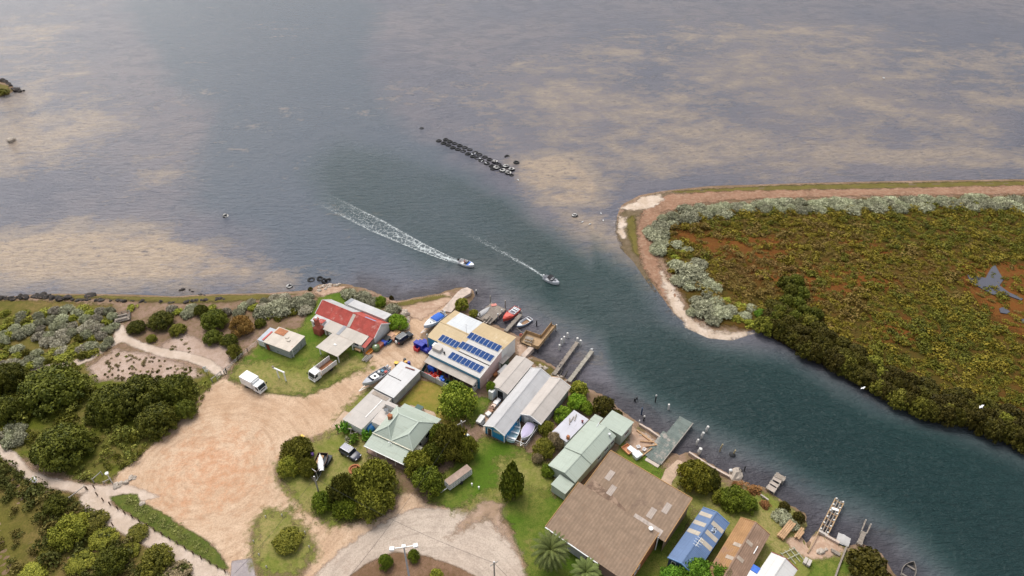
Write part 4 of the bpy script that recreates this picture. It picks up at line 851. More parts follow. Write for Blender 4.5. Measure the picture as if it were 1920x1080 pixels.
# the painted number on its right slope: 03
q = f.P(1339.5,993.5,2.95); my = q[1]
def on(y): return 2.45+(y-y0)*s0
def num(pts, closed):
    m = MB()
    for i in range(len(pts)-(0 if closed else 1)):
        p, r_ = pts[i], pts[(i+1) % len(pts)]
        m.bar((q[0]+p[0]*.72,my+p[1]*.8,on(my+p[1]*.8)+.1),(q[0]+r_[0]*.72,my+r_[1]*.8,on(my+r_[1]*.8)+.1),.13,.02)
    return m
NM = MB().slab([(q[0]-.62,my-.36,on(my-.36)+.09),(q[0]+.52,my-.36,on(my-.36)+.09),(q[0]+.52,my+.36,on(my+.36)+.09),(q[0]-.62,my+.36,on(my+.36)+.09)], .02)
NM.build('number_patch', paint('pale_blue_patch', (.42,.48,.58), .6), e)
BLK = flat('black_paint', (.012,.012,.014), .5)
oval = [(.42+.22*math.cos(t), .34*math.sin(t)) for t in np.linspace(0, 2*math.pi, 13)[:-1]]
num(oval, True).build('painted_digit', BLK, e)
three = [(-.78,.34),(-.78,-.2),(-.7,-.34),(-.54,-.2),(-.5,.02),(-.44,-.22),(-.28,-.34),(-.2,-.2),(-.2,.34)]
three = [(-.2-.0,.3),(-.16,-.05),(-.3,-.3),(-.42,-.22),(-.46,.05),(-.5,-.22),(-.62,-.32),(-.76,-.05),(-.72,.3)]
num(three, False).build('painted_digit', BLK, e)
opening(e, 'window', 'x', x0, y1-1.3, y1-.5, 1.0, 2.0, out=-1); opening(e, 'door', 'x', x0, y1-3.2, y1-2.2, 0, 2.0, NEWWOOD, out=-1)
bluehouse = f
# --- rusty brown roofed house
f = Fr('brown_roof_house', 'house with rust-brown gabled roof between blue roof and white roof', 'house', (1395,1082), (1440.7,1001.5), 2.5)
e = f.e; x0, x1, y0, y1 = f.span([(1390.4,973.8),(1440.7,1001.5),(1395,1082),(1338,1057)], 2.5)
x0 -= 3.5; yr = .5*(f.P(1417.4,981,3.4)[1]+f.P(1368.5,1062,3.4)[1])
gable_x(e, x0, x1, y0, y1, 2.45, 3.35, paint('ochre_wall', (.30,.22,.14), .7, .12), [ORROOF2, ORROOF], .25, .2, yr=yr, trim=EDGE)
q = f.P(1417,1031,2.9); MB().bar((q[0]-.8,q[1]-.0,2.88),(q[0]+.8,q[1],2.88),.14,.06).build('white_pipe', TRIM, e)
for px, py in ((1382,1022),(1368,1046),(1404,1019),(1387,1049)):
    q = f.P(px, py, 3.0); h_ = (2.45+(q[1]-y0)*.9/(yr-y0)) if q[1] < yr else (3.35-(q[1]-yr)*.9/(y1-yr)); sg = 1 if q[1] < yr else -1; kk = .9/(yr-y0)*sg
    MB().slab([(q[0]-.35,q[1]-.6,h_+.1-.6*kk),(q[0]+.35,q[1]-.6,h_+.1-.6*kk),(q[0]+.35,q[1]+.6,h_+.1+.6*kk),(q[0]-.35,q[1]+.6,h_+.1+.6*kk)], .03).build('patched_sheet', paint('patch_sheet', (.40,.32,.25), .7, .2, 1.2), e)
opening(e, 'window', 'y', y0, x1-5.5, x1-4.3, 1.0, 2.0, out=-1)
# --- white roofed house cut by the frame
f = Fr('white_roof_house', 'white tin roofed house with red barge boards at the bottom edge', 'house', (1455,1128), (1494,1067), 2.5)
e = f.e; x0, x1, y0, y1 = f.span([(1445.8,1038.6),(1494,1067),(1455,1128),(1407,1098)], 2.5)
gable_x(e, x0, x1, y0, y1, 2.45, 3.2, WHITE, paint('bright_white_tin', (.60,.58,.55), .45, .04, .4, seam=('X',.8,.05)), .15, .15, trim=flat('brick_red_trim', (.25,.05,.04), .6))
q = f.P(1424,1072,2.6); MB().slab([(q[0]-.5,y1+.1,2.5),(q[0]+.7,y1+.1,2.5),(q[0]+.7,y1+2.2,2.3),(q[0]-.5,y1+2.2,2.3)], .05).build('blue_awning', flat('royal_blue', (.02,.12,.50), .5), e)
MB().slab([(q[0]-2.4,y1+.1,2.45),(q[0]-.55,y1+.1,2.45),(q[0]-.55,y1+2.2,2.25),(q[0]-2.4,y1+2.2,2.25)], .05).build('white_awning', TRIM, e)
# ------------------------------------------------------------ vegetation
def fol(name, c1, c2, c3=None, rough=.65):
    if name in _mc: return _mc[name]
    s = NT(name); v = s.attr('var').outputs['Fac']; oi = s.n('ShaderNodeObjectInfo')
    a = s.mix(s.mr(v, .1, .9, smooth=False), c1, c2)
    if c3: a = s.mix(s.mr(v, .86, .96, 0, .8), a, c3)
    h = s.n('ShaderNodeHueSaturation'); s.l(a, h.inputs['Color'])
    s.l(s.mr(oi.outputs['Random'], 0, 1, .75, 1.25, False), h.inputs['Value']); s.l(s.mr(oi.outputs['Random'], 0, 1, .488, .512, False), h.inputs['Hue'])
    _mc[name] = s.bsdf(h.outputs[0], rough, 0, .18); return _mc[name]
def quads(c, n, size, aspect, up=None):
    """leaf quads: centres (N,3), normals, half size; up = long axis direction or None (random)"""
    N = len(c); n = n/np.linalg.norm(n, axis=1, keepdims=True)
    r = rng.normal(size=(N,3)) if up is None else up
    t = r-(r*n).sum(1, keepdims=True)*n; t /= np.linalg.norm(t, axis=1, keepdims=True)+1e-9
    b = np.cross(n, t); a = (size*aspect)[:,None]*t; b = size[:,None]*b
    k = .55
    V = np.stack([c-a*.9, c-a*.1+b*k*1.5, c+a, c-a*.1-b*k*1.5], 1)
    return V.reshape(-1,3)
def lumpy(nl, leaves, rl=.24, ls=.06, h=1.0, base=.12, up=.0, jit=.55, flat=1.0, seed=0, spread=.86, profile='dome'):
    """unit crown (radius 1, height h): leaf quads over nl lumps that are spread over a dome. returns V (4N,3), var (N)"""
    r = np.random.default_rng(seed); VV = []; var = []
    for i in range(nl):
        a = r.uniform(0, 2*np.pi)
        if profile == 'dome':
            z = r.uniform(0, 1)**.8; rad = np.sqrt(max(0, 1-z**2.2))*r.uniform(.72, 1.0) if r.random() < .82 else r.uniform(0, .8)*np.sqrt(max(0, 1-z*z))
        elif profile == 'cone':
            z = r.uniform(0, 1)**1.2; rad = (1-z*.82)*r.uniform(.6, 1.05)*(.65+.35*np.sin(min(1, z*3)*np.pi/2))
        else: z = r.uniform(0, .9); rad = np.sqrt(r.random())*.9
        L = rl*r.uniform(.65, 1.35)*(1.0 if profile != 'cone' else .7); c = np.array([np.cos(a)*rad*spread, np.sin(a)*rad*spread, base+z*(h-base-L*.5)])
        n = max(6, int(leaves*(L/rl)**2)); d = r.normal(size=(n,3)); d[:,2] = d[:,2]*.8+.35; d /= np.linalg.norm(d, axis=1, keepdims=True)
        P = c+d*L*r.uniform(.7, 1.08, (n,1))*np.array([1,1,flat]); nn = d+r.normal(size=(n,3))*jit
        u = None
        if up: u = d*.6+np.array([0,0,1.0])*up+r.normal(size=(n,3))*.25
        VV.append(quads(P, nn, ls*r.uniform(.6, 1.4, n), 1.0 if not up else 2.4, u))
        var.append(np.clip(.5+r.normal()*.2+r.normal(size=n)*.16+d[:,2]*.08, 0, 1))
    return np.concatenate(VV), np.concatenate(var)
def qmesh(name, V, var, mats):
    nq = len(V)//4; me = bpy.data.meshes.new(name); me.vertices.add(len(V)); me.vertices.foreach_set('co', V.astype(np.float32).ravel())
    me.loops.add(nq*4); me.loops.foreach_set('vertex_index', np.arange(nq*4, dtype=np.int32))
    me.polygons.add(nq); me.polygons.foreach_set('loop_start', np.arange(0, nq*4, 4, dtype=np.int32)); me.polygons.foreach_set('loop_total', np.full(nq, 4, np.int32))
    me.update(calc_edges=True)
    at = me.attributes.new('var', 'FLOAT', 'POINT'); at.data.foreach_set('value', np.repeat(var, 4).astype(np.float32))
    for m in mats: me.materials.append(m)
    return me
DARKG = fol('tea_tree_leaf', (0.045,0.055,0.006), (0.153,0.156,0.017))
OLIVE = fol('olive_leaf', (0.067,0.070,0.007), (0.220,0.204,0.025))
MID = fol('mid_green_leaf', (0.060,0.091,0.007), (0.192,0.236,0.018))
BRIGHT = fol('bright_leaf', (0.088,0.160,0.011), (0.288,0.395,0.029))
YELG = fol('yellow_green_leaf', (0.115,0.134,0.013), (0.344,0.334,0.039))
GOLD = fol('golden_flower', (0.171,0.101,0.019), (0.496,0.310,0.078))
SILV = fol('saltbush_leaf', (0.199,0.195,0.120), (0.524,0.519,0.335))
SILVW = fol('warm_saltbush_leaf', (0.232,0.203,0.145), (0.551,0.507,0.377))
BROWNB = fol('dry_leaf', (0.181,0.142,0.074), (0.443,0.343,0.186))
MANG = fol('mangrove_leaf', (0.029,0.027,0.003), (0.099,0.082,0.010))
RUSTB = fol('rusty_leaf', (0.171,0.078,0.023), (0.372,0.186,0.062))
PALMG = fol('palm_leaf', (.05,.075,.016), (.17,.20,.055))
FERN = fol('fern_leaf', (0.065,0.156,0.014), (0.208,0.353,0.033))
BARK = flat('bark', (.10,.08,.06), .9, 0, .1)
CR = {}
for i in range(3):
    CR['dense', i] = qmesh('crown', *lumpy(210, 62, .135, .034, .85, seed=10+i, jit=.42), [DARKG])
    CR['leafy', i] = qmesh('crown', *lumpy(120, 66, .18, .041, .95, seed=20+i, jit=.5), [MID])
    CR['silver', i] = qmesh('crown', *lumpy(46, 60, .24, .045, .62, up=.8, jit=.9, seed=30+i), [SILV])
    CR['mang', i] = qmesh('crown', *lumpy(120, 36, .15, .055, .9, seed=40+i, jit=.4), [MANG])
    CR['wisp', i] = qmesh('crown', *lumpy(80, 80, .23, .035, .95, up=.5, jit=1.1, seed=50+i), [OLIVE])
    CR['tuft', i] = qmesh('crown', *lumpy(7, 16, .45, .16, .9, up=1.2, jit=.8, seed=60+i), [BROWNB])
    CR['small', i] = qmesh('crown', *lumpy(18, 45, .36, .10, .85, seed=70+i), [MID])
CR['cone', 0] = qmesh('crown', *lumpy(130, 60, .3, .075, 1.0, seed=81, profile='cone', jit=.9), [MID])
TRUNK = {}
def trunk_mesh(h, r, seed=0, limbs=4):
    q = random.Random(seed); m = MB(); m.tube([(0,0,-.3),(.05*h*q.uniform(-1,1),.05*h*q.uniform(-1,1),h*.35),(0,0,h*.6)], [r,r*.8,r*.55], 8)
    for i in range(limbs):
        a = i*2*math.pi/limbs+q.uniform(-.4,.4); z = h*q.uniform(.2,.5); R_ = h*q.uniform(.35,.6)
        m.tube([(0,0,z),(math.cos(a)*R_*.5,math.sin(a)*R_*.5,z+h*.18),(math.cos(a)*R_,math.sin(a)*R_,z+h*.32)], [r*.55,r*.4,r*.2], 6)
    return m.mesh('trunk', BARK, True)
TM = trunk_mesh(1.0, .05)
def tree(px, py, r, h, kind, mat, label, name='tree', cat='tree', group=None, zf=.5, ry=1.0, trunk=True, zb=None):
    """px,py = where the middle of the crown shows; r in metres, h the full height"""
    p = G(px, py, GZ+h*zf); z = hz(p.x, p.y) if zb is None else zb
    i = rnd.randrange(3) if (kind, 1) in CR else 0; me = CR[kind, i]
    rot = rnd.uniform(0, 6.28)
    def mk(nm, me, sc, zz):
        o = bpy.data.objects.new(nm, me); COL.objects.link(o); o.scale = sc; o.location = (0, 0, zz); return o
    if not trunk:
        o = mk(name, me, (r, r*ry, h), z); o.location = (p.x, p.y, z-.08); o.rotation_euler.z = rot
        o.material_slots[0].link = 'OBJECT'; o.material_slots[0].material = mat
        return tag(o, label, cat, group)
    e = thing(name, label, cat, (p.x, p.y, z), rot, group)
    o = mk('crown', me, (r*.94, r*ry*.94, h*.98), h*.03); o.parent = e; o.material_slots[0].link = 'OBJECT'; o.material_slots[0].material = mat
    kx = .8 if kind != 'cone' else .25; t = mk('trunk', TM, (h*kx, h*kx, h), 0); t.parent = e
    return e
def shrub(*a, **k): k.setdefault('name', 'shrub'); k.setdefault('cat', 'shrub'); k.setdefault('trunk', False); return tree(*a, **k)
# --- coast tea-trees, left
for a in ((95,722,7.6,6.5,'broad dark tea-tree crown south of the sandy path fork'),(8,705,4.6,5.5,'dark tea-tree cut by the left frame edge'),
          (205,752,5.6,6,'dark tea-tree leftmost of the clump beside the dirt lot'),(262,735,6.2,6.5,'dark tea-tree in the middle of the clump beside the dirt lot'),(325,728,4.9,5.5,'dark tea-tree nearest the dirt lot at its upper left corner'),
          (292,782,4.8,5,'dark tea-tree at the front of the clump beside the dirt lot'),(345,765,2.8,3.5,'small dark tea-tree touching the lot edge below its larger neighbours'),(112,832,6.3,6,'rounded dark tea-tree inside the bend of the gravel path'),(12,765,4.2,5,'dark tea-tree between the path bend and the left frame edge')):
    tree(*a[:4], 'dense', DARKG, a[4], name='tea_tree')
for a in ((300,598,3.6,3.2,DARKG,'rounded green tea-tree on the shore side of the sandy path'),(254,611,2.5,2.4,DARKG,'low dark green bush right beside the timber lookout'),(332,616,2.3,2.2,OLIVE,'olive bush right of the rounded tea-tree on the dune'),(283,633,1.4,1.5,OLIVE,'small olive bush below the rounded tea-tree'),
          (400,596,3.7,4,DARKG,'tall dark green tea-tree behind the golden flowering bush'),(376,580,2.0,2.6,DARKG,'smaller dark tea-tree left behind the tall one'),(398,630,2.6,2.6,DARKG,'dark tea-tree in front of the tall one'),(428,636,2.3,2.4,DARKG,'dark tea-tree under the golden flowering bush'),(487,604,1.6,1.8,DARKG,'small dark bush between golden bush and silver hedge')):
    tree(*a[:4], 'dense', a[4], a[5], name='tea_tree')
tree(451,608,3.0,3.8,'leafy',GOLD,'golden orange flowering bush among dark tea-trees','flowering_bush','bush'); tree(438,657,1.9,2.8,'leafy',OLIVE,'olive bush standing alone beside the wire fence','bush','bush')
# --- trees around the houses
tree(855,748,4.5,6.2,'leafy',fol('yard_tree_leaf',(0.106,0.169,0.012),(0.375,0.437,0.045)),'large round bright green tree in the yard behind the long tin shed','shade_tree','tree')
tree(745,603,2.7,3.2,'leafy',BRIGHT,'leafy bright green bush at the right end of the cottage','bush','bush'); tree(713,563,1.6,2,'leafy',BRIGHT,'bright green bush behind the cottage rear roof','bush','bush')
tree(921,728,1.4,3.6,'leafy',BRIGHT,'slim bright green bush beside the shortest boat shed','bush','bush')
tree(822,812,2.4,3.6,'leafy',MID,'green bush against the right side of the hip roofed house','bush','bush')
tree(846,826,3.7,6.5,'wisp',OLIVE,'wispy olive gum tree behind the cage trailer','gum_tree','tree'); tree(874,838,2.4,4.6,'wisp',OLIVE,'smaller wispy olive gum by the wooden pole','gum_tree','tree'); tree(812,850,2.6,4,'wisp',DARKG,'dark wispy tree in the gap between house and cage trailer','gum_tree','tree')
tree(783,866,2.9,4.8,'leafy',YELG,'yellow-green tree at the front corner of the hip roofed verandah','garden_tree','tree'); tree(800,900,3.5,4.4,'leafy',MID,'round green tree left of the cage trailer','garden_tree','tree')
for a in ((700,898,4.6,5.6,'wisp',OLIVE,'largest olive tea-tree on the corner lawn by the gravel road'),(700,940,3.8,4.2,'wisp',OLIVE,'olive tea-tree at the road edge below the largest one'),(643,918,3.2,5,'wisp',DARKG,'dark tea-tree left of the largest one on the corner lawn'),(605,938,2.4,3,'leafy',MID,'green bush at the foot of the street pole'),(650,950,2.6,3,'wisp',MID,'green fern-like tree low at the road edge'),(660,868,.1,.1,'wisp',OLIVE,'')):
    if a[6]: tree(*a, name='garden_tree')
for a in ((556,842,3.2,3.4,'wisp',OLIVE,'olive bush beside the two yellow bins'),(541,873,2.5,3,'leafy',YELG,'yellow-green bush left of the black trailer boat'),(576,876,1.9,3.2,'wisp',OLIVE,'brownish bush leaning over the black trailer boat'),(560,866,2,2.4,'dense',DARKG,'dark bush between its olive and yellow-green neighbours')):
    tree(*a, name='bush', cat='bush')
tree(960,905,2.7,7.6,'cone',MID,'tall conical pine standing alone on the lawn','pine_tree','tree',zf=.42)
for a in ((1020,838,2.5,2.8,'leafy',YELG,'yellow-green bush left of the long green house'),(1040,825,2.0,2.8,'wisp',BROWNB,'straw coloured bamboo-like bush below the flat roofed store'),(1030,880,1.7,2,'leafy',MID,'dark green bush at the front left of the long green house'),(1008,858,1.2,1.8,'wisp',BROWNB,'dry grey-brown bush at the edge of the lawn'),(1024,803,2.0,2.4,'wisp',OLIVE,'olive bush in the corner of the chain-link fence'),
          (1056,776,2.2,2.8,'leafy',BRIGHT,'bright green rounded bush beside the wide cream boat shed'),(1083,752,2.3,3,'leafy',BRIGHT,'bright green bush between hedge and mangrove by the shore'),(1100,763,1.7,2.4,'leafy',BRIGHT,'smaller bright green bush nearest the dark mangrove'),
          (1378,932,3.1,3.2,'leafy',MID,'green bush behind the blue and brown roofed houses'),(1400,942,2.2,2.6,'leafy',MID,'green bush at the shore side of its larger neighbour'),(1350,930,1.6,2,'leafy',OLIVE,'olive bush between the big cypress and the green bushes')):
    tree(*a, name='bush', cat='bush')
tree(1305,888,4.0,5.2,'dense',fol('cypress_leaf',(0.062,0.065,0.005),(0.220,0.197,0.016)),'big rounded dark cypress beside the broken boat ramp','cypress','tree'); tree(1330,895,2.6,4,'dense',DARKG,'dark lower limb-mass of cypress on the shore side','cypress','tree')
for a in ((866,567,2.0,2.8,'mang',YELG,'yellow-green mangrove beside the concrete ramp'),(888,584,1.5,1.8,'mang',YELG,'small yellow-green mangrove between ramp and plank deck'),(1086,727,2.3,3,'mang',YELG,'yellow-tipped mangrove at the foot of the twin jetties'),(1132,758,2.9,3.6,'mang',MANG,'dark yellow-tipped mangrove behind the square rear room'),(1158,776,1.4,2,'mang',MANG,'small mangrove at the corner of the square rear room'),
          (1630,1058,4.0,4.4,'mang',MANG,'large dark mangrove at the bottom right shore'),(1604,1040,1.3,1.8,'mang',MANG,'small mangrove beside the slipway at bottom right'),(1472,947,1.2,1.5,'mang',MANG,'small mangrove above the silver shore bush'),(1499,967,1.3,1.8,'mang',MANG,'small mangrove right of the silver shore bush'),(733,552,.75,1.3,'mang',MANG,'lone little mangrove in shallow water behind the cottage'),(581,538,.7,1,'mang',MANG,'tiny mangrove on the point by the dumped tyres')):
    tree(*a, name='mangrove', cat='mangrove')
shrub(1412,913,1.5,1.1,'small',RUSTB,'rust coloured saltmarsh shrub at the bank beside the small broken jetty'); shrub(1386,908,1.2,.8,'small',RUSTB,'low rust coloured shrub by the stone landing'); shrub(1437,945,1.0,.8,'small',RUSTB,'rusty shrub at the land end of the small broken jetty')
tree(540,1012,2.9,2,'leafy',YELG,'spreading yellow-green bush on the grassed traffic island','bush','bush')
for a in ((722,1052,1.4,2.4,MID,'dark green bush left of the lamp mast'),(775,1041,1.2,2,MID,'green bush right of the lamp mast'),(818,1078,1.3,1.5,YELG,'yellow-green bush at the bottom edge in the mulch')): tree(*a[:3],a[3],'leafy',a[4],a[5],'bush','bush')
for a in ((128,992,3.7,3.6,YELG,'bright green bush largest in the bottom left scrub'),(100,945,2.4,2.4,DARKG,'dark bush above the bright one in bottom left scrub'),(172,978,2.9,1.5,OLIVE,'olive bush beside the path posts'),(192,1008,2.6,1.4,YELG,'yellow-green bush right of the bright one in the bottom left'),(206,1050,3.0,3.2,DARKG,'dark grey-green bush near the bottom edge'),(258,998,2.2,1.1,OLIVE,'olive bush beside the gravel path middle'),(240,1032,2.0,1.0,YELG,'low yellow-green bush behind the olive path-side bush'),(296,1048,3.4,3,OLIVE,'olive bush nearest the path at the bottom'),(325,1075,2.9,1.4,BROWNB,'brownish bush beside the path at the bottom edge'),(150,1052,2.6,1.2,YELG,'yellow-green bush at the bottom left edge'),(92,1035,2.2,1.1,OLIVE,'olive bush at the edge of the dry grass'),(60,1075,2.6,1.0,YELG,'yellow bush in the dry grass at the bottom')):
    tree(*a[:4],'leafy',a[4],a[5],'bush','bush')
for a in ((645,803,1.5,2,'dark green strappy plants left of the white frame'),(668,822,1.3,1.6,'green strappy plant at the white frame foot'),(686,815,1.2,1.8,'green strappy plant with a yellow flower head')): tree(*a[:4],'tuft',FERN,a[4],'garden_plant','plant')
shrub(652,822,.8,.8,'tuft',SILV,'grey agave-like plant at the garden edge',name='garden_plant',cat='plant')
shrub(665,881,.7,.6,'small',OLIVE,'small plant inside the brick garden ring',name='garden_plant',cat='plant')
for a in ((1310,1068,3.0,4,'feathery bright green tree in front of the blue roofed house'),(1352,1076,2.6,3.6,'feathery green tree between the blue and brown roofed houses'),(1262,1078,2.4,3,'feathery green tree at the blue house front corner')): tree(*a[:4],'wisp',FERN,a[4],'feathery_tree','tree',zf=.8)
# --- silver saltbush
def inpoly(px, py, poly): return sdp(np.array([[px, py]], float), np.array(poly, float))[0]
SB = [[(0,600),(40,585),(110,575),(205,575),(222,590),(205,640),(185,660),(150,672),(90,650),(60,620),(20,640),(0,650)],[(0,640),(60,650),(100,672),(70,688),(-10,690)],[(300,575),(345,570),(440,578),(470,560),(510,552),(582,552),(588,572),(560,590),(520,600),(480,592),(455,585),(370,590),(330,590)],[(-10,800),(40,795),(45,825),(20,832),(-10,815)]]
n_ = 0
for poly in SB:
    xs_ = [p[0] for p in poly]; ys_ = [p[1] for p in poly]; pts = []
    for _ in range(900):
        x, y = rnd.uniform(min(xs_), max(xs_)), rnd.uniform(min(ys_), max(ys_))
        if inpoly(x, y, poly) > 2 and all((x-a)**2+((y-b)*1.5)**2 > 15**2 for a, b in pts): pts.append((x, y))
    for x, y in pts:
        q = rnd.random()
        if q < .72: shrub(x, y, rnd.uniform(1.2,2.0), rnd.uniform(1.5,2.3), 'silver', SILV if rnd.random() < .65 else SILVW, 'silver-grey saltbush in the dune scrub at left', name='saltbush', group='silver saltbushes on the left dunes')
        elif q < .9: shrub(x, y, rnd.uniform(1.1,1.9), rnd.uniform(.8,1.2), 'small', YELG, 'low yellow-green shrub among the silver saltbushes', group='yellow-green dune shrubs')
        else: shrub(x, y, rnd.uniform(1.0,1.5), rnd.uniform(.9,1.4), 'small', OLIVE, 'dark olive shrub among the silver saltbushes', group='olive dune shrubs')
for a in ((523,572,3.6,3,'large silver saltbush on the lawn edge left of the cottage'),(556,566,2.9,2.6,'silver saltbush nearest the cottage lawn'),(492,582,2.6,2.4,'silver saltbush above the tin hut'),(652,548,2.2,2,'silver saltbush behind the cottage ridge'),(678,553,2.3,2,'silver saltbush behind the cottage pale rear roof'),(698,562,1.8,1.8,'silver saltbush left of the bright green bush behind the cottage'),(735,577,2.3,2,'silver saltbush at the far right corner of the cottage'),(1468,966,1.9,1.6,'pale silver bush at the shore beside the timber stacks'),(1485,980,1.4,1.3,'smaller pale silver bush over the timber stacks')):
    shrub(*a[:4],'silver',SILV,a[4],name='saltbush')
for x, y in ((8,585),(40,590),(25,600),(60,610),(15,625),(110,655),(135,660),(120,668),(100,660),(150,655),(250,575)):
    shrub(x+rnd.uniform(-4,4), y, rnd.uniform(1.3,2.2), rnd.uniform(.7,1.1), 'small', YELG, 'low yellow-green shrub among the silver saltbushes', group='yellow-green dune shrubs')
# spit
def along(pl, step):
    P = [np.array(p, float) for p in pl]; out = []; k = 0.
    for a, b in zip(P, P[1:]):
        L = np.linalg.norm(b-a)
        while k < L: out.append(a+(b-a)*k/L); k += step
        k -= L
    return out
for row, off in ((0,0),(1,9)):
    for p in along([(1232,455),(1231,425),(1256,402),(1300,388),(1400,381),(1500,377),(1620,376),(1760,373),(1930,368),(2010,366)], 11):
        if rnd.random() < .28: continue
        shrub(p[0]+rnd.uniform(-7,7)+(off if p[0] < 1300 else 0), p[1]+off+rnd.uniform(-4,4), rnd.uniform(1.5,3.3), rnd.uniform(1.5,2.3), 'silver', SILV, 'silver saltbush in the pale hedge along the spit beach', name='saltbush', group='silver saltbushes edging the spit')
for a in ((1298,508,4.8,3.2,'largest silver saltbush mound on the inner beach of the spit'),(1270,492,2.6,2.2,'silver saltbush at the upper left of the large mound'),(1325,525,2.6,2,'silver saltbush at the lower right of the large mound'),(1322,572,3.6,2.6,'silver saltbush mound on the spit nearest the sandy tip'),(1350,580,3.0,2.2,'silver saltbush at the right of the tip mound'),(1310,560,2.2,1.8,'silver saltbush left of the tip mound'),(1270,455,2.2,1.6,'greyish silver bush below the hedge corner'),(1290,465,1.8,1.4,'small greyish silver bush beside the red marsh'),(1398,585,1.8,1.4,'dry silvery bush beside the green tip bush'),(1410,572,1.6,1.2,'dry silvery bush behind the green tip bush')):
    shrub(*a[:4],'silver',SILV,a[4],name='saltbush')
for x, y, r_ in ((1382,590,1.8),(1405,600,1.6),(1360,560,1.7),(1390,570,1.8),(1345,530,1.5),(1280,470,1.5),(1265,480,1.4)): shrub(x, y, r_, .9, 'small', YELG if rnd.random() < .6 else OLIVE, 'low yellow-green shrub between the silver mounds at the spit tip', group='low shrubs at the spit tip')
for x, y, r_ in ((1275,520,2.4),(1340,535,2.4),(1310,490,2.6),(1285,498,2.6),(1300,530,2.6),(1330,548,2.0),(1345,560,2.2),(1370,576,2.2),(1335,592,2.2),(1300,578,1.6)): shrub(x, y, r_, 1.9, 'silver', SILV, 'silver saltbush packed round the two large mounds on the inner beach', name='saltbush', group='silver saltbushes round the mounds')
shrub(1428,583,1.6,1.8,'leafy',FERN,'single rich green bush at the spit tip',name='bush',cat='bush')
for row, off in ((0,0),(1,-17),(2,-33)):
    for p in along([(1440,604),(1490,632),(1530,655),(1590,686),(1650,722),(1700,748),(1750,768),(1795,775),(1840,792),(1890,810),(1950,832)], 15 if row == 0 else 18):
        if row == 2 and p[0] > 1500 and rnd.random() < .3: continue
        q = p+np.array([-off*.35+rnd.uniform(-5,5), off+rnd.uniform(-4,4)-3])
        shrub(q[0], q[1], rnd.uniform(2.0,2.9), rnd.uniform(3.0,4.2)-.4*row, 'mang', MANG if rnd.random() < .85 else OLIVE, 'dark olive mangrove in the dense fringe along the channel side of the spit', name='mangrove', cat='mangrove', group='mangroves fringing the spit', zb=.5)
for p in ((1478,560),(1486,540),(1498,565),(1510,580),(1465,580),(1520,600),(1494,522),(1476,525),(1505,545),(1455,592),(1490,590),(1530,585)): shrub(p[0],p[1],2.3,3.2,'mang',DARKG,'very dark mangrove in the clump behind the spit tip',name='mangrove',cat='mangrove',group='dark mangroves behind the spit tip',zb=.5)
# the scrub that covers the spit: one mass
def mass(name, poly, spacing, thin, kinds, mat_cols, label, cat='scrub', z=.9, seed=3, lowk=1.0, zs=1.0):
    r = np.random.default_rng(seed); Wp = Gp(poly, z); lo, hi = Wp.min(0), Wp.max(0); hi = np.minimum(hi, (300, 420))
    n = int((hi-lo).prod()/spacing**2); P = lo+r.random((n,2))*(hi-lo); P = P[sdp(P, Wp) > .6]
    keep = np.where(wob(P+40, .14)+.5*wob(P, .5) < -.22, lowk, 1.0)
    for tp, k in thin: keep = np.minimum(keep, np.where(sdp(P, Gp(tp, z))+2.5*wob(P, .6) > 0, k, 1))
    P = P[r.random(len(P)) < keep]; H = hgt(P); VV, vr, mi = [], [], []
    zone = .5+.5*wob(P, .18)
    for p, h, zn in zip(P, H, zone):
        t, v = kinds[r.integers(len(kinds))]; a = r.uniform(0, 6.28); s = r.uniform(.55, 1.15)*(1 if r.random() < .85 else 1.9); c_, s_ = np.cos(a), np.sin(a)
        V = t*np.array([s, s, s*r.uniform(.7, 1.2)*zs]); V = np.column_stack([V[:,0]*c_-V[:,1]*s_+p[0], V[:,0]*s_+V[:,1]*c_+p[1], V[:,2]+h-.05])
        VV.append(V); vr.append(v); q = zn*.75+r.random()*.5
        mi.append(np.full(len(v), int(np.clip(q*len(mat_cols)/1.25, 0, len(mat_cols)-1))))
    me = qmesh(name, np.concatenate(VV), np.concatenate(vr), mat_cols); me.polygons.foreach_set('material_index', np.concatenate(mi).astype(np.int32))
    o = bpy.data.objects.new(name, me); COL.objects.link(o); return tag(o, label, cat, kind='stuff')
KS = [lumpy(7, 26, .42, .12, .9, seed=100+i, jit=.5) for i in range(6)]
SCR = [fol('scrub_dark', (0.035,0.038,0.004), (0.097,0.092,0.009)), fol('scrub_olive', (0.057,0.056,0.005), (0.146,0.132,0.013)), fol('scrub_yellow', (0.092,0.069,0.006), (0.224,0.162,0.016)), fol('scrub_brown', (0.095,0.060,0.012), (0.209,0.132,0.033))]
SCR.append(fol('scrub_rust', (.10,.055,.014), (.21,.115,.035)))
mass('spit_scrub', [(1250,425),(1300,400),(1400,392),(1600,386),(1920,378),(2300,368),(2300,920),(1920,800),(1850,780),(1760,750),(1650,690),(1520,620),(1430,600),(1370,590),(1300,545),(1255,500),(1240,450)], 1.0,
     [([(1255,430),(1330,440),(1480,448),(1490,475),(1400,490),(1320,470),(1290,455)], .4), ([(1500,500),(1620,500),(1680,530),(1600,550),(1520,530)], .6), ([(1400,500),(1560,510),(1600,545),(1520,565),(1430,530)], .75), ([(1560,440),(1640,450),(1680,480),(1600,480)], .75), ([(1790,480),(1920,490),(2100,520),(2100,640),(1920,640),(1860,600),(1805,550)], .3), ([(1340,600),(1430,600),(1440,585),(1380,580)], .3)],
     KS, SCR, 'olive and yellow saltmarsh scrub covering the whole spit', seed=3, lowk=.85, zs=.7)
HS = [fol('heath_olive', (0.085,0.085,0.015), (0.204,0.178,0.046)), fol('heath_green', (0.060,0.076,0.010), (0.152,0.160,0.032)), fol('heath_yellow', (0.111,0.093,0.015), (0.246,0.212,0.046))]
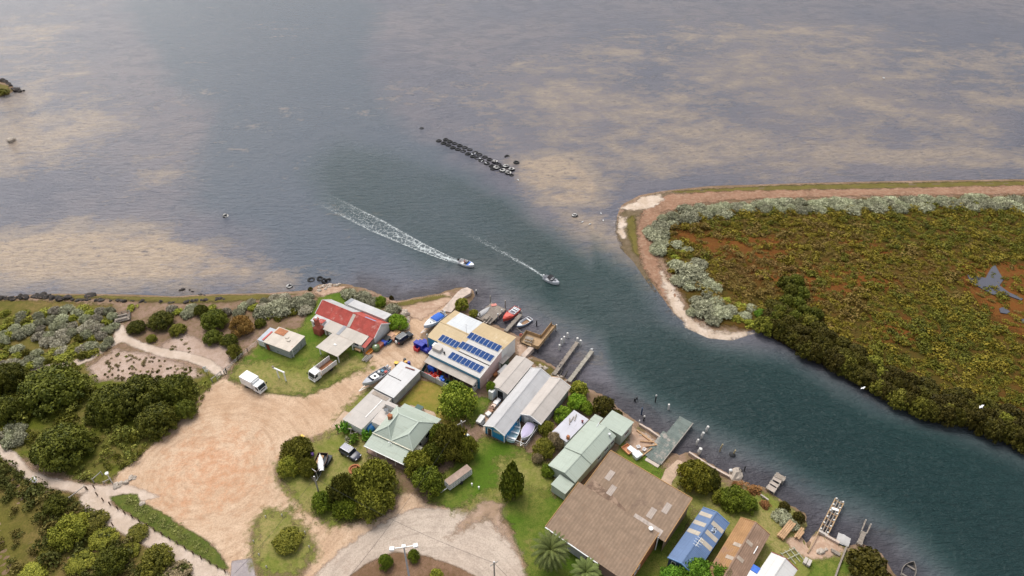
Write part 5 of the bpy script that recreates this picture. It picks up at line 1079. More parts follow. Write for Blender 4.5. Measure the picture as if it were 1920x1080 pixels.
mass('heath_scrub', [(-150,850),(0,850),(60,895),(150,930),(180,975),(260,1020),(340,1062),(400,1100),(400,1180),(-150,1180)], 1.2, [([(-150,930),(60,930),(90,1000),(60,1100),(-150,1180)], .16), ([(-80,812),(0,828),(34,848),(60,878),(92,892),(150,896),(150,940),(80,926),(48,905),(15,872),(-10,852)], .0)], KS, HS, 'low green and yellow coastal heath in the bottom left corner', seed=4)
mass('bank_scrub', [(120,645),(180,712),(400,712),(420,718),(370,775),(300,835),(230,880),(200,905),(150,900),(60,860),(-100,830),(-100,690),(60,700)], 1.5, [([(175,690),(420,690),(420,725),(180,735)], .25), ([(-80,812),(0,828),(34,848),(60,878),(92,892),(220,896),(220,938),(80,926),(48,905),(15,872),(-10,852)], .0)], KS, [fol('bank_green', (0.093,0.109,0.019), (0.279,0.260,0.048)), SCR[1]], 'low green scrub under the tea-trees', seed=5)
KT = [tuple((v*(.5,.5,.4) if k == 0 else v) for k, v in enumerate(lumpy(4, 12, .4, .12, .7, seed=120+i, jit=.8))) for i in range(4)]
mass('verge_tussocks', [(206,932),(235,928),(258,930),(300,960),(385,1014),(412,1042),(426,1066),(370,1038),(310,1003),(250,966)], .42, [], KT, [fol('verge_leaf', (0.117,0.140,0.036), (0.303,0.303,0.091))], 'rough green grass on the verge between path and dirt lot', cat='grass', seed=6)
for poly, n, lab, grp in (([(175,690),(215,660),(300,668),(360,688),(395,706),(300,715),(200,712)], 95, 'small brown tussock on the pale sand between the path arms', 'grass tussocks between the path arms'), ([(310,655),(345,628),(385,645),(400,690),(340,665)], 9, 'small green tussock on the sand above the path', 'green tussocks above the path')):
    k = 0
    while k < n:
        x, y = rnd.uniform(160, 420), rnd.uniform(620, 720)
        if inpoly(x, y, poly) > 2: shrub(x, y, rnd.uniform(.22,.45), rnd.uniform(.25,.5), 'tuft', BROWNB if k % 4 else OLIVE, lab, name='tussock', cat='tussock', group=grp); k += 1
# --- palms
def palm(px, py, h, n, L, label):
    p = G(px, py, GZ+h); z = hz(p.x, p.y); e = thing('date_palm', label, 'palm tree', (p.x, p.y, z))
    MB().tube([(0,0,-.2),(0,0,h*.5),(0,0,h)], [.42,.38,.45], 12).build('trunk', paint('palm_trunk', (.16,.11,.07), .9, .3, 3), e, True)
    V, var = [], []
    for i in range(n):
        a = i*2.39996; el = R(78-100*(i/n)**1.0+rnd.uniform(-6,6)); m = 15; pts = []; q = np.array([0,0,h]); d = el
        for k in range(m):
            pts.append(q.copy()); q = q+np.array([math.cos(a)*math.cos(d), math.sin(a)*math.cos(d), math.sin(d)])*L/m; d -= R(5.2+2*k/m)
        pts = np.array(pts); side = np.array([-math.sin(a), math.cos(a), 0])
        for k in range(1, m-1):
            t = pts[k+1]-pts[k]; t /= np.linalg.norm(t); up = np.cross(side, t); ll = .62*math.sin(math.pi*min(1,(k+1.5)/m))**.6
            for s_ in (-1, 1):
                for f_ in (0, .5):
                    b = pts[k]*(1-f_)+pts[k+1]*f_; dr = side*s_*.75+t*.75+up*.25; tip = b+dr*ll*.8; w = t*.07
                    V += [b-w, b+w, tip+w*.3, tip-w*.3]; var.append(.35+.5*rnd.random()-.25*(i/n))
    me = qmesh('frond_crown', np.array(V), np.array(var), [PALMG]); o = bpy.data.objects.new('frond_crown', me); COL.objects.link(o); o.parent = e
    b = MB()
    for i in range(9):
        a = i*.7; c = (math.cos(a)*.5, math.sin(a)*.5, h-.15); b.lathe([(.02,-.18),(.16,0),(.02,.18)], c, 6)
    b.build('fruit_cluster', flat('date_orange', (.42,.20,.03), .6), e)
palm(1032,1032,4.6,64,3.9,'large date palm in front of the brown workshop'); palm(1098,1074,3.2,46,3.0,'smaller date palm at the bottom edge by the workshop door')
# ------------------------------------------------------------ jetties, boats, vehicles, small things
def zat(p, py):
    v = (py-540)/FPX; return CAMH-p.y*(SP+v*CP)/(CP-v*SP)
def rect(pts, z):
    """px corners (a->b long side, c,d) -> origin, rz, span in local coordinates"""
    q = [G(*p, z) for p in pts]; d = q[1]-q[0]; rz = math.atan2(d.y, d.x); c_, s_ = math.cos(rz), math.sin(rz)
    l = [((p-q[0]).x*c_+(p-q[0]).y*s_, -(p-q[0]).x*s_+(p-q[0]).y*c_) for p in q]
    xs = sorted(p[0] for p in l); ys = sorted(p[1] for p in l)
    return q[0], rz, (xs[0]+xs[1])/2, (xs[2]+xs[3])/2, (ys[0]+ys[1])/2, (ys[2]+ys[3])/2
def jetty(label, pts, z=.95, name='jetty', deck=None, piles=5, gaps=(), edge=.0, pile_top=.1, group=None, mat2=None):
    """pts: land end left, sea end left, sea end right, land end right (px). Boards run across, so they seam along x"""
    o, rz, x0, x1, y0, y1 = rect(pts, z); e = thing(name, label, 'jetty', (o.x,o.y,0), rz, group); deck = deck or TIMBER
    cuts = [x0]+[q for g_ in gaps for q in (x0+(x1-x0)*g_[0], x0+(x1-x0)*g_[1])]+[x1]
    for i in range(0, len(cuts), 2):
        m = MB(); n = max(1, int((cuts[i+1]-cuts[i])/.32)); w = (cuts[i+1]-cuts[i])/n
        for k in range(n): m.box(cuts[i]+k*w+.012, cuts[i]+(k+1)*w-.012, y0+rnd.uniform(-.05,.05), y1+rnd.uniform(-.05,.05), z-.06, z+rnd.uniform(-.01,.01))
        m.build('decking', deck, e)
    for y in (y0+.12, y1-.12): MB().box(x0, x1, y-.07, y+.07, z-.26, z-.07).build('bearer', POLEWOOD, e)
    for x in np.linspace(x0+.3, x1-.15, piles):
        for y in (y0+.02, y1-.02): MB().lathe([(.11,-1.2),(.11,z+pile_top)], (x,y,0), 8).build('pile', POLEWOOD, e)
    return e, x0, x1, y0, y1
jetty('old plank jetty, left of the twin pair, with two broken boards', [(1035.5,700),(1079.5,639.5),(1085,643),(1041,704.5)], piles=6, gaps=((.22,.245),(.27,.3)))
jetty('old plank jetty, right of the twin pair', [(1063.5,713),(1107,656),(1113,659.5),(1069.5,717)], piles=6, deck=paint('sun_grey_timber', (.36,.33,.27), .85, .18, 1.1, seam=('X',.32,.3)))
jetty('narrow plank jetty between the red boat and the white rowing boat', [(945,619),(973.5,588),(979,590.5),(951,622)], piles=5)
GD = paint('green_grey_deck', (.16,.19,.17), .8, .18, .8, seam=('X',.3,.3), c2=(.36,.32,.28), c2a=.52, c2b=.66, c2s=.5)
e, x0, x1, y0, y1 = jetty('broad green-grey timber landing jetty with a stepped side', [(1213,857),(1274.7,780.7),(1299.4,792.4),(1237,871.5)], z=1.15, deck=GD, piles=6, pile_top=-.1)
MB().box(x0+.2, x0+(x1-x0)*.58, y1+.02, y1+.75, 1.05, 1.14).build('side_deck', GD, e); MB().box(x0-.75, x0-.05, y0, y1, .7, 1.1).build('concrete_step', paint('pale_concrete', (.56,.47,.40), .85, .15), e)
MB().box(x0+.2, x1, y0-.16, y0-.03, .9, 1.22).build('side_rail', POLEWOOD, e)
jetty('small broken jetty with missing boards and a cross head', [(1435.8,915),(1454,889),(1470,898),(1451,923)], z=.9, piles=3, gaps=((.28,.36),(.55,.66)), deck=paint('pale_planks', (.46,.39,.33), .85, .2, 1.1, seam=('X',.3,.3)))
e, *_ = jetty('cross head platform of the small broken jetty', [(1456,885.5),(1474,895),(1470,903),(1452,892.5)], z=.98, piles=2, name='jetty', deck=TIMBERY)
jetty('square weathered plank deck with an upturned dinghy on it', [(890,595),(921,567.5),(948,578.8),(920,607.5)], z=1.0, piles=4, name='deck')
jetty('narrow slipway deck with two long rails at bottom right', [(1607,1018),(1616,993.5),(1625,1000),(1615,1022)], z=.9, piles=2, name='slipway', deck=TIMBER)
for a, b in (((1616,993.5),(1624,974)),((1625,1000),(1633.5,982))):
    p, q = G(*a,.9), G(*b,.9); t = thing('slipway_rail', 'left long rail of the bottom right slipway' if a[0] < 1620 else 'right long rail of the bottom right slipway', 'rail', (p.x,p.y,0)); d = q-p
    MB().bar((0,0,.9),(d.x,d.y,.9),.18,.18).build('beam', TIMBER, t); MB().lathe([(.12,-1.2),(.12,1.1)],(d.x*.9,d.y*.9,0),8).build('pile', POLEWOOD, t)
# open framed jetty under construction
o, rz, x0, x1, y0, y1 = rect([(1535.6,994.5),(1566,935.4),(1583.5,944.6),(1550,1002)], 1.0)
e = thing('unfinished_jetty', 'unfinished jetty frame of open timber beams', 'jetty', (o.x,o.y,0), rz); k = (x1-x0)
for i, y in enumerate(np.linspace(y0, y1, 4)):
    MB().box(x0-(.0 if i < 3 else 5.2), x1+.2, y-.08, y+.08, .85, 1.05).build('bearer', NEWWOOD if i in (0,3) else TIMBER, e)
for i, x in enumerate(np.linspace(x0+.2, x1-.1, 6)):
    MB().box(x-.09, x+.09, y0-.1, y1+.1, .62, .84).build('crossbeam', ORANGEWOOD if i < 5 else NEWWOOD, e)
    for y in (y0+.15, y1-.15): MB().lathe([(.15,-1.2),(.15,1.2)], (x+.25,y,0), 8).build('pile', paint('white_pile', (.62,.60,.56), .6, .1), e)
MB().obox((x1-2.2,(y0+y1)/2,1.12),(.5,(y1-y0)*.8,.07),.25).build('loose_plank', TRIM, e)
MB().box(x0-.3,x0+.1,y0,y1,.6,1.12).build('end_beam', paint('pale_beam', (.5,.45,.4), .8), e)
# timber deck with solid balustrade behind the tan roof
z = 1.1; P_ = [G(*p, z) for p in ((975,640),(986.4,624.4),(1014,634),(1034,609),(1042,613.5),(1008.6,655))]; o = P_[0]
e = thing('timber_deck', 'L-shaped warm timber deck with solid board balustrade', 'deck', (o.x,o.y,0)); q = [(p.x-o.x,p.y-o.y) for p in P_]
MB().prism(q, z-.12, z).build('decking', NEWWOOD, e)
for i in (0,1,2,4,5):
    a, b = Vector(q[i]), Vector(q[(i+1)%6])
    if i == 5: a = a+(b-a)*.0; b = a+(b-a)*.35
    MB().bar((a.x,a.y,z+.45),(b.x,b.y,z+.45),.07,.85).build('balustrade', paint('tan_boards_rail', (.42,.28,.15), .8, .12, 1, seam=('X',.2,.2)), e)
    for t in np.linspace(0, 1, max(2, int((b-a).length/1.8))):
        c_ = a+(b-a)*t; MB().box(c_.x-.06,c_.x+.06,c_.y-.06,c_.y+.06,-1.0,z+.98).build('post', paint('dark_post', (.14,.09,.06), .8), e)
MB().bar((q[3][0],q[3][1],z+.1),(q[4][0],q[4][1],z+.1),.1,.3).build('end_board', NEWWOOD, e)
def table(px, py, rz, label, z=GZ):
    p = G(px, py, z+.4); e = thing('picnic_table', label, 'table', (p.x,p.y,z), rz)
    MB().box(-.9,.9,-.38,.38,.7,.75).build('tabletop', TIMBER, e)
    for s_ in (-1,1):
        MB().box(-.9,.9,s_*.72-.13,s_*.72+.13,.42,.46).build('bench_seat', TIMBER, e)
        MB().bar((s_*.65,-.75,.4),(s_*.65,.75,.4),.07).bar((s_*.65,-.5,0),(s_*.65,-.2,.7),.07).bar((s_*.65,.5,0),(s_*.65,.2,.7),.07).build('leg_frame', TIMBER, e)
table(992,636.5,-.4,'grey picnic table standing on the L-shaped timber deck', 1.1); table(913.5,596,-.5+1.57,'pale picnic table on the square plank deck', 1.0)
# ---- piles standing in the water
WP = paint('white_pile', (.62,.60,.56), .6, .1); DP = paint('dark_pile', (.04,.042,.045), .8, .3)
def pile(px, pt, pb, m, r, label, cap=None, dx=0, group=None):
    p = G(px, pb, 0); h = zat(p, pt); e = thing('mooring_pile', label, 'pile', (p.x,p.y,0), 0, group)
    MB().tube([(0,0,-1.2),(0,0,h*.5),(dx,0,h)], [r,r,r*.95], 10).build('shaft', m, e)
    if cap: MB().lathe([(r*1.05,h-.25),(r*1.05,h+.04),(.02,h+.1)], (dx,0,0), 10).build('cap', cap, e)
for i, (x, a, b) in enumerate(((1063.5,624,633),(1057.2,631,642.5),(1052.3,635.5,647.5),(1048.6,646.5,656))):
    pile(x, a, b, WP, .22, ('white pile farthest out of the row of four before the twin jetties','white pile second from the sea in the row of four','white pile third from the sea in the row of four','white pile nearest the shore in the row of four')[i], group='row of four white piles')
pile(1082,633.5,644,WP,.24,'white pile at the head of the left twin jetty'); pile(1088,638,647,WP,.24,'white pile beside the head of the left twin jetty'); pile(1109,655,661,WP,.2,'short white pile at the head of the right twin jetty')
pile(1042.6,608.5,619,WP,.2,'white pile at the end of the timber deck walkway'); pile(919.6,555,568,POLEWOOD,.15,'tall grey pile at the back corner of the square deck'); pile(947.5,563.5,579,POLEWOOD,.15,'tall grey pile at the right corner of the square deck'); pile(900,586,600,POLEWOOD,.16,'grey pile on the left side of the square deck')
pile(933.8,588,598,WP,.17,'white pile on the right side of the square deck, inner'); pile(941,580,591,WP,.17,'white pile on the right side of the square deck, outer'); pile(977.6,583,592,POLEWOOD,.14,'thin pile at the head of the narrow jetty'); pile(1006,601,611,DP,.15,'black pile in the water beside the white rowing boat'); pile(893,544,551,DP,.16,'black pile with a white cap off the concrete ramp',WP)
pile(1253.2,758,768,WP,.2,'leaning white pile upstream of the green-grey landing',dx=-.1); pile(1202.4,765,777,flat('blue_pile',(.02,.05,.11),.6),.15,'dark blue pile off the square rear room'); pile(1207,780,789,DP,.15,'black pile with a white cap off the square rear room',WP); pile(1228.4,741,754,DP,.14,'black pile with white top in midstream off the mangroves',WP)
pile(1190,747,752,DP,.2,'black pile stump off the mangroves'); pile(1194,744.5,748,DP,.16,'smaller black pile stump off the mangroves'); pile(1198,788,795,WP,.13,'thin pale post at the bank by the square rear room')
for i, (x, a, b, r) in enumerate(((1324,799.5,809.5,.25),(1315,811,822,.25),(1305.4,824,835,.2),(1309.7,841,852,.34))): pile(x, a, b, WP, r, ('white pile farthest out in the row past the green-grey landing','white pile second out in the row past the green-grey landing','slim white pile third in the row past the green-grey landing','thick white pile nearest shore behind the big cypress')[i], dx=.12)
pile(1349.5,833,847,paint('tan_pile',(.36,.30,.18),.8),.15,'thin tan pile standing alone past the white row',dx=.15); pile(1375,844,853,paint('tan_pile',(.36,.30,.18),.8),.15,'tan pile leaning over a black float',dx=.12)
for x, a, b, l in ((1384.4,879,886,'left black stake in the trio by the stone landing'),(1389.6,881,887,'middle black stake in the trio by the stone landing'),(1395,874,883,'right black stake in the trio by the stone landing')): pile(x,a,b,DP,.11,l)
p = G(1373,853,0); tag(MB().lathe([(.05,-.3),(.55,-.1),(.6,.15),(.3,.4),(.05,.5)],(0,0,0),14).build('mooring_float', DP, None, True, (p.x,p.y,0)), 'black float at the foot of the leaning tan pile', 'float')
p = G(1369.6,884,.9); e = thing('buoy_post', 'white ball on a post at the stone landing', 'buoy', (p.x,p.y,0)); MB().lathe([(.02,-.32),(.25,-.2),(.33,0),(.25,.2),(.02,.32)],(0,0,1.2),14).build('ball', TRIM, e, True); MB().tube([(0,0,-.6),(0,0,.9)],.07).build('post', POLEWOOD, e)
# ---- boats
def hull_rings(L, B, D, n=15, sheer=.3, transom=.82):
    R_ = []
    for i in range(n):
        t = i/(n-1); b = B/2*(transom+(1-transom)*min(1, t/.35)) if t < .35 else B/2*max(.02, (1-((t-.35)/.65)**2.3))
        g_ = D+sheer*max(0, t-.3)**1.6*D*2; kz = 0 if t < .7 else (t-.7)/.3*D*.55
        x = -L/2+L*t
        R_.append([(x,b,g_),(x,b*.93,kz+D*.45),(x,b*.62,kz+D*.12),(x,0,kz),(x,-b*.62,kz+D*.12),(x,-b*.93,kz+D*.45),(x,-b,g_)])
    return R_
def outboard(e, x, z, col, y=0, s=1):
    m = MB(); rings = []
    for t, w in ((0,.12),(.25,.2),(.6,.22),(.9,.14),(1,.06)): rings.append([(x+(.30*math.cos(a)*w/.2*.9)*s, y+w*math.sin(a)*s, z+(.1+.55*t)*s) for a in np.linspace(0, 2*math.pi, 11)])
    m.loft(rings); m.poly(rings[-1][:-1]); o = m.build('outboard', col, e, True)
    MB().box(x-.1*s,x+.1*s,y-.06*s,y+.06*s,z-.75*s,z+.12*s).build('leg', flat('outboard_leg', (.10,.10,.11), .5), o)
def boat(name, label, bow, stern, z, B, D, hullm, inner, deckm=None, fore=.0, cat='boat', zb=None, sheer=.3, floor=.35, seats=0, seatm=None, group=None, keel=-.25):
    a, b = G(*bow, z), G(*stern, z); d = a-b; L = d.length; c_ = (a+b)/2
    e = thing(name, label, cat, (c_.x,c_.y,z-D if zb is None else zb), math.atan2(d.y, d.x), group)
    rg = hull_rings(L, B, D, sheer=sheer); m = MB(); m.loft(rg); m.poly([p for p in rg[0]][::-1])
    h = m.build('hull', hullm, e, True)
    for f_ in h.data.polygons: pass
    gw = MB()
    for s_ in (0, 6): gw.tube([(r[s_][0],r[s_][1],r[s_][2]) for r in rg], .05, 6)
    gw.tube([rg[0][0], rg[0][6]], .05, 6); gw.build('gunwale', deckm or hullm, e)
    f = MB(); up = [(r[0][0], r[0][1]*.93, D*floor) for r in rg[:-1]]; dn = [(r[0][0], -r[0][1]*.93, D*floor) for r in rg[:-1]]
    for i in range(len(up)-1): f.poly([dn[i],dn[i+1],up[i+1],up[i]])
    f.build('floor', inner, e)
    if fore > 0:
        k = int((1-fore)*14); dk = MB()
        for i in range(k, 14):
            A_, B_ = rg[i], rg[i+1]; dk.poly([(A_[6][0],A_[6][1]*.98,A_[6][2]+.01),(B_[6][0],B_[6][1]*.98,B_[6][2]+.01),(B_[0][0],0,B_[0][2]+.10),(A_[0][0],0,A_[0][2]+.10)]); dk.poly([(A_[0][0],0,A_[0][2]+.10),(B_[0][0],0,B_[0][2]+.10),(B_[0][0],B_[0][1]*.98,B_[0][2]+.01),(A_[0][0],A_[0][1]*.98,A_[0][2]+.01)])
        A_ = rg[k]; dk.poly([(A_[6][0],A_[6][1]*.98,A_[6][2]),(A_[0][0],0,A_[0][2]+.1),(A_[0][0],A_[0][1]*.98,A_[0][2]),(A_[0][0],0,D*floor)])
        dk.build('foredeck', deckm or hullm, e)
    for i in range(seats):
        t = .18+.55*i/max(1, seats-1); r = rg[int(t*14)]; MB().box(r[0][0]-.16,r[0][0]+.16,-r[0][1]*.92,r[0][1]*.92,D*.72,D*.79).build('thwart', seatm or deckm or hullm, e)
    return e, L, rg
WH = flat('gelcoat_white', (.72,.72,.72), .3); BLUEC = flat('blue_canvas', (.015,.11,.48), .7); ALU = paint('boat_alloy', (.45,.46,.48), .45, .1, 1); REDH = paint('red_hull', (.58,.085,.06), .45, .1)
def windscreen(e, x, B, z, m=None): MB().poly([(x,-B*.42,z),(x+.25,-B*.2,z),(x+.05,-B*.18,z+.4),(x-.2,-B*.4,z+.4)]).poly([(x+.25,-B*.2,z),(x+.25,B*.2,z),(x+.05,B*.18,z+.4),(x+.05,-B*.18,z+.4)]).poly([(x+.25,B*.2,z),(x,B*.42,z),(x-.2,B*.4,z+.4),(x+.05,B*.18,z+.4)]).build('windscreen', m or GLASS, e)
e1, L, rg = boat('motor_boat', 'white motor boat with blue foredeck cover trailing a broad wake', (889,499), (861,489), .5, 2.1, .9, WH, flat('pale_deck', (.5,.48,.46), .5), WH, .22, zb=-.25)
MB().loft([[(x,y,.9+.16*(1-abs(y)/1.1)+.02+.1*(x+.2)/2) for y in np.linspace(-w,w,7)] for x, w in ((.35,.98),(.9,.95),(1.5,.75))]).build('bow_cover', BLUEC, e1); outboard(e1, -L/2-.25, .75, DARK); windscreen(e1, .25, 2.1, .95)
MB().box(-1.2,-.8,-.85,.85,.55,.62).build('seat', flat('seat_white', (.6,.6,.6), .5), e1)
e2, L, rg = boat('motor_boat', 'grey alloy motor boat with black canopy leaving a thin wake', (1048.5,532), (1021,519), .5, 2.0, .9, WH, ALU, paint('grey_deck', (.36,.37,.40), .5, .08), .42, zb=-.25)
MB().loft([[(x,y,1.9-.25*(y/.9)**2-(.12 if i else 0)) for y in np.linspace(-.9,.9,7)] for i, x in enumerate((-.9,-.3,.2))]).build('canopy', flat('black_canvas', (.012,.012,.016), .8), e2); outboard(e2, -L/2-.25, .75, WH); windscreen(e2, .45, 2.0, 1.0)
for s_ in (-.85,.85):
    for x in (-.85,.15): MB().tube([(x*.7,s_,.85),(x,s_,1.62)], .025, 6).build('canopy_pole', STEEL, e2)
MB().lathe([(.25,0),(.25,.3)],(.95,0,1.05),10).build('hatch', flat('hatch_grey', (.12,.13,.15), .4), e2)
e3, L, rg = boat('launch', 'red decked launch with white cockpit moored at the narrow jetty', (943.2,601), (971,577), .8, 2.2, 1.1, REDH, flat('cockpit_grey', (.35,.35,.37), .6), REDH, .5, zb=-.2, sheer=.35)
MB().box(-2.6,-.4,-.8,.8,1.05,1.12).build('cockpit_rim', WH, e3); MB().box(-2.4,-.5,-.62,.62,1.125,1.14).build('cockpit_well', flat('well_dark', (.10,.10,.13), .6), e3)
for x in (-1.9,-1.2): MB().box(x-.14,x+.14,-.6,.6,1.2,1.28).build('thwart', WH, e3)
windscreen(e3, -.2, 2.0, 1.2, WH); MB().loft([[(x,y,1.33+.28*(x+L/2)/L) for y in np.linspace(-w,w,5)] for x, w in ((.5,.8),(1.2,.62),(1.9,.3))]).build('deck_hatch', paint('coral_deck', (.62,.13,.10), .5), e3)
MB().tube([(-L/2+.15,.3,1.1),(-L/2+.15,.3,1.9)],.04,6).build('stern_post', TRIM, e3)
e4, L, rg = boat('rowing_boat', 'white wooden boat with blue stripe and brown floor moored by the timber deck', (969.4,612.5), (995,596), .6, 1.7, .75, paint('white_blue_hull', (.60,.64,.70), .45, .08), flat('brown_floor', (.30,.17,.09), .7), WH, .22, zb=-.15, seats=2)
MB().loft([[(r[0][0],r[0][1]*1.012,r[0][2]-.14),(r[0][0],r[0][1]*1.0,r[0][2]-.32)] for r in rg]).build('blue_stripe', flat('stripe_blue', (.06,.22,.46), .5), e4); MB().loft([[(r[6][0],r[6][1]*1.0,r[6][2]-.32),(r[6][0],r[6][1]*1.012,r[6][2]-.14)] for r in rg]).build('blue_stripe', flat('stripe_blue', (.06,.22,.46), .5), e4)
p, q = G(969.4,615,.8), G(984.5,625,1.1); tag(MB().tube([p, (p+q)/2-Vector((0,0,.25)), q], .03, 5).build('mooring_rope', flat('rope', (.5,.46,.38), .9)), 'rope from the white wooden boat to the timber deck', 'rope')
e5, L, rg = boat('dinghy', 'pale blue open dinghy on the ground beside the blue shed wall', (973,789), (957,825), GZ+.9, 2.0, .8, paint('pale_blue_hull', (.42,.58,.64), .5, .06), paint('pale_blue_floor', (.38,.54,.60), .6, .1), WH, .0, zb=GZ+.12, seats=3)
e6, L, rg = boat('covered_boat', 'boat under a lilac cover on a trailer inside the chain-link fence', (979,826), (996,797), GZ+1.0, 2.1, .9, WH, ALU, WH, .0, zb=GZ+.45)
LC = paint('lilac_canvas', (.47,.42,.56), .8, .06)
MB().loft([[(r[0][0]*1.01, r[0][1]*1.05*math.cos(a), r[0][2]+.04+.28*math.sin(a)*(1-.5*i/14)-.12*abs(math.cos(a))) for a in np.linspace(math.pi, 0, 9)] for i, r in enumerate(rg)]).build('cover', LC, e6, True)
def trailer(e, L, z0, w=.9, wh=True):
    m = MB().bar((-L*.4,-w*.6,z0),(L*.35,-w*.5,z0),.08).bar((-L*.4,w*.6,z0),(L*.35,w*.5,z0),.08).bar((L*.35,-w*.5,z0),(L*.68,0,z0-.05),.08).bar((L*.35,w*.5,z0),(L*.68,0,z0-.05),.08).bar((-L*.15,-w,z0),(-L*.15,w,z0),.08)
    t = m.build('trailer', STEEL, e)
    for s_ in (-1,1): MB().lathe([(.05,-.09),(.28,-.09),(.3,0),(.28,.09),(.05,.09)],(-L*.15,s_*(w+.12),z0-.08),12,axis='Y').build('tyre', flat('tyre_rubber', (.018,.018,.018), .85), t)
trailer(e6, L, -.1)
e7, L, rg = boat('trailer_boat', 'alloy fishing boat piled with gear on a trailer beside the long tin shed', (680,722), (727,692), GZ+1.3, 2.3, 1.0, ALU, paint('grey_inner', (.30,.31,.33), .6, .15), ALU, .28, zb=GZ+.5); trailer(e7, L, -.1); outboard(e7, -L/2-.3, .8, WH, .4, 1.1); outboard(e7, -L/2-.3, .8, WH, -.4, 1.1)
MB().box(-.6,.9,-.7,.7,1.0,1.12).build('hardtop', WH, e7); MB().box(-.2,.3,-.3,.3,1.125,1.15).build('hatch', DARK, e7); windscreen(e7, 1.0, 2.2, 1.05)
for s_ in (-.6,.6): MB().tube([(-.5,s_,.4),(-.5,s_,1.0)], .04, 6).build('hardtop_post', TRIM, e7)
for c_, x, y in (((.45,.05,.04),-2.3,.5),((.04,.2,.3),-2.0,-.2),((.03,.03,.03),-1.6,.6),((.05,.05,.18),1.3,.3),((.5,.5,.5),-1.3,-.5)): MB().obox((x,y,.85),(.6,.5,.5),rnd.random()*3).build('tub', flat('tub%.2f%.2f' % (c_[0], c_[2]), c_, .5), e7)
e8, L, rg = boat('cabin_boat', 'white boat with bright blue cover on a trailer behind the tan roofed shed', (795,614), (832,588), GZ+1.3, 2.3, 1.0, WH, ALU, WH, .45, zb=GZ+.5); trailer(e8, L, -.1); outboard(e8, -L/2-.3, .8, WH)
MB().loft([[(x,w*math.cos(a),1.05+hh*math.sin(a)) for a in np.linspace(math.pi, 0, 9)] for x, w, hh in ((-2.4,1.05,.25),(-1.2,1.12,.45),(-.1,1.1,.42),(.2,1.0,.2))]).build('cover', BLUEC, e8, True); windscreen(e8, .55, 2.2, 1.15, TRIM)
MB().lathe([(.15,0),(.15,.06)],(1.3,.25,1.32),10).build('hatch', flat('hatch_grey', (.12,.13,.15), .4), e8)
e9, L, rg = boat('trailer_boat', 'black hulled boat on the corner lawn carrying a white dinghy shell', (592,890), (606,850), GZ+1.3, 2.2, 1.0, flat('black_hull', (.02,.022,.03), .4), paint('dark_inner', (.07,.075,.09), .6, .2), flat('brown_rim', (.14,.07,.04), .6), .0, zb=GZ+.45, sheer=.5); trailer(e9, L, -.1)
MB().box(-L*.45,-.2,-.85,.2,.5,.62).build('timber_floor', ORANGEWOOD, e9)
a, b = G(602,882,GZ+1.9), G(599,848,GZ+1.9); c_ = (a+b)/2; d = b-a; sh = thing('dinghy_shell', 'white pointed dinghy shell lying in the black boat', 'dinghy', (c_.x,c_.y,GZ+1.5), math.atan2(d.y,d.x))
MB().loft([[(r[0][0],r[0][1]*math.cos(t),.3*math.sin(t)) for t in np.linspace(math.pi,0,7)] for r in hull_rings(d.length*.95, 1.1, .5)]).build('hull', WH, sh, True)
p = G(584.5,851,GZ+.6); tag(MB().lathe([(.33,0),(.36,.7),(.3,.72)],(0,0,0),14).build('plastic_drum', flat('purple_plastic', (.16,.06,.32), .5), None, True, (p.x,p.y,GZ)), 'purple drum beside the black trailer boat', 'drum')
p = G(614,866,GZ+.2); tag(MB().obox((0,0,.4),(2.2,1.0,.7),1.3).obox((0,0,.78),(2.3,1.1,.06),1.3).build('equipment_box', flat('charcoal_box', (.03,.035,.04), .6), None, False, (p.x,p.y,GZ)), 'charcoal box on the lawn beside the black trailer boat', 'box')
e10, L, rg = boat('punt', 'blue and grey covered punt tied at the bank by the slipway', (1593,1018.5), (1571,1008), .5, 2.0, .7, flat('punt_blue', (.02,.16,.48), .5), ALU, WH, .0, zb=-.1, sheer=.1)
MB().loft([[(x,w*math.cos(a),.72+hh*math.sin(a)) for a in np.linspace(math.pi, 0, 7)] for x, w, hh in ((-1.1,.95,.15),(0,1.0,.25),(.9,.9,.15))]).build('cover', paint('grey_canvas', (.45,.43,.41), .8, .1), e10)
e11, L, rg = boat('wreck_boat', 'half sunk dark wooden boat at the bottom right corner', (1712,1055), (1698,1085), .2, 1.9, .8, paint('rotten_wood', (.10,.09,.08), .9, .3), DARK, paint('rotten_rim', (.24,.21,.18), .9, .2), .0, zb=-.45, seats=2)
a, b = G(896,592,1.3), G(919,574,1.3); c_ = (a+b)/2; d = b-a; sh = thing('upturned_dinghy', 'grey upturned dinghy lying on the square plank deck', 'dinghy', (c_.x,c_.y,1.02), math.atan2(d.y,d.x))
MB().loft([[(r[0][0],r[0][1]*math.cos(t),.42*math.sin(t)*(1-.5*(i/14)**2)) for t in np.linspace(math.pi,0,9)] for i, r in enumerate(hull_rings(d.length, 1.5, .5))]).build('hull', paint('grey_shell', (.42,.41,.40), .7, .1), sh, True)
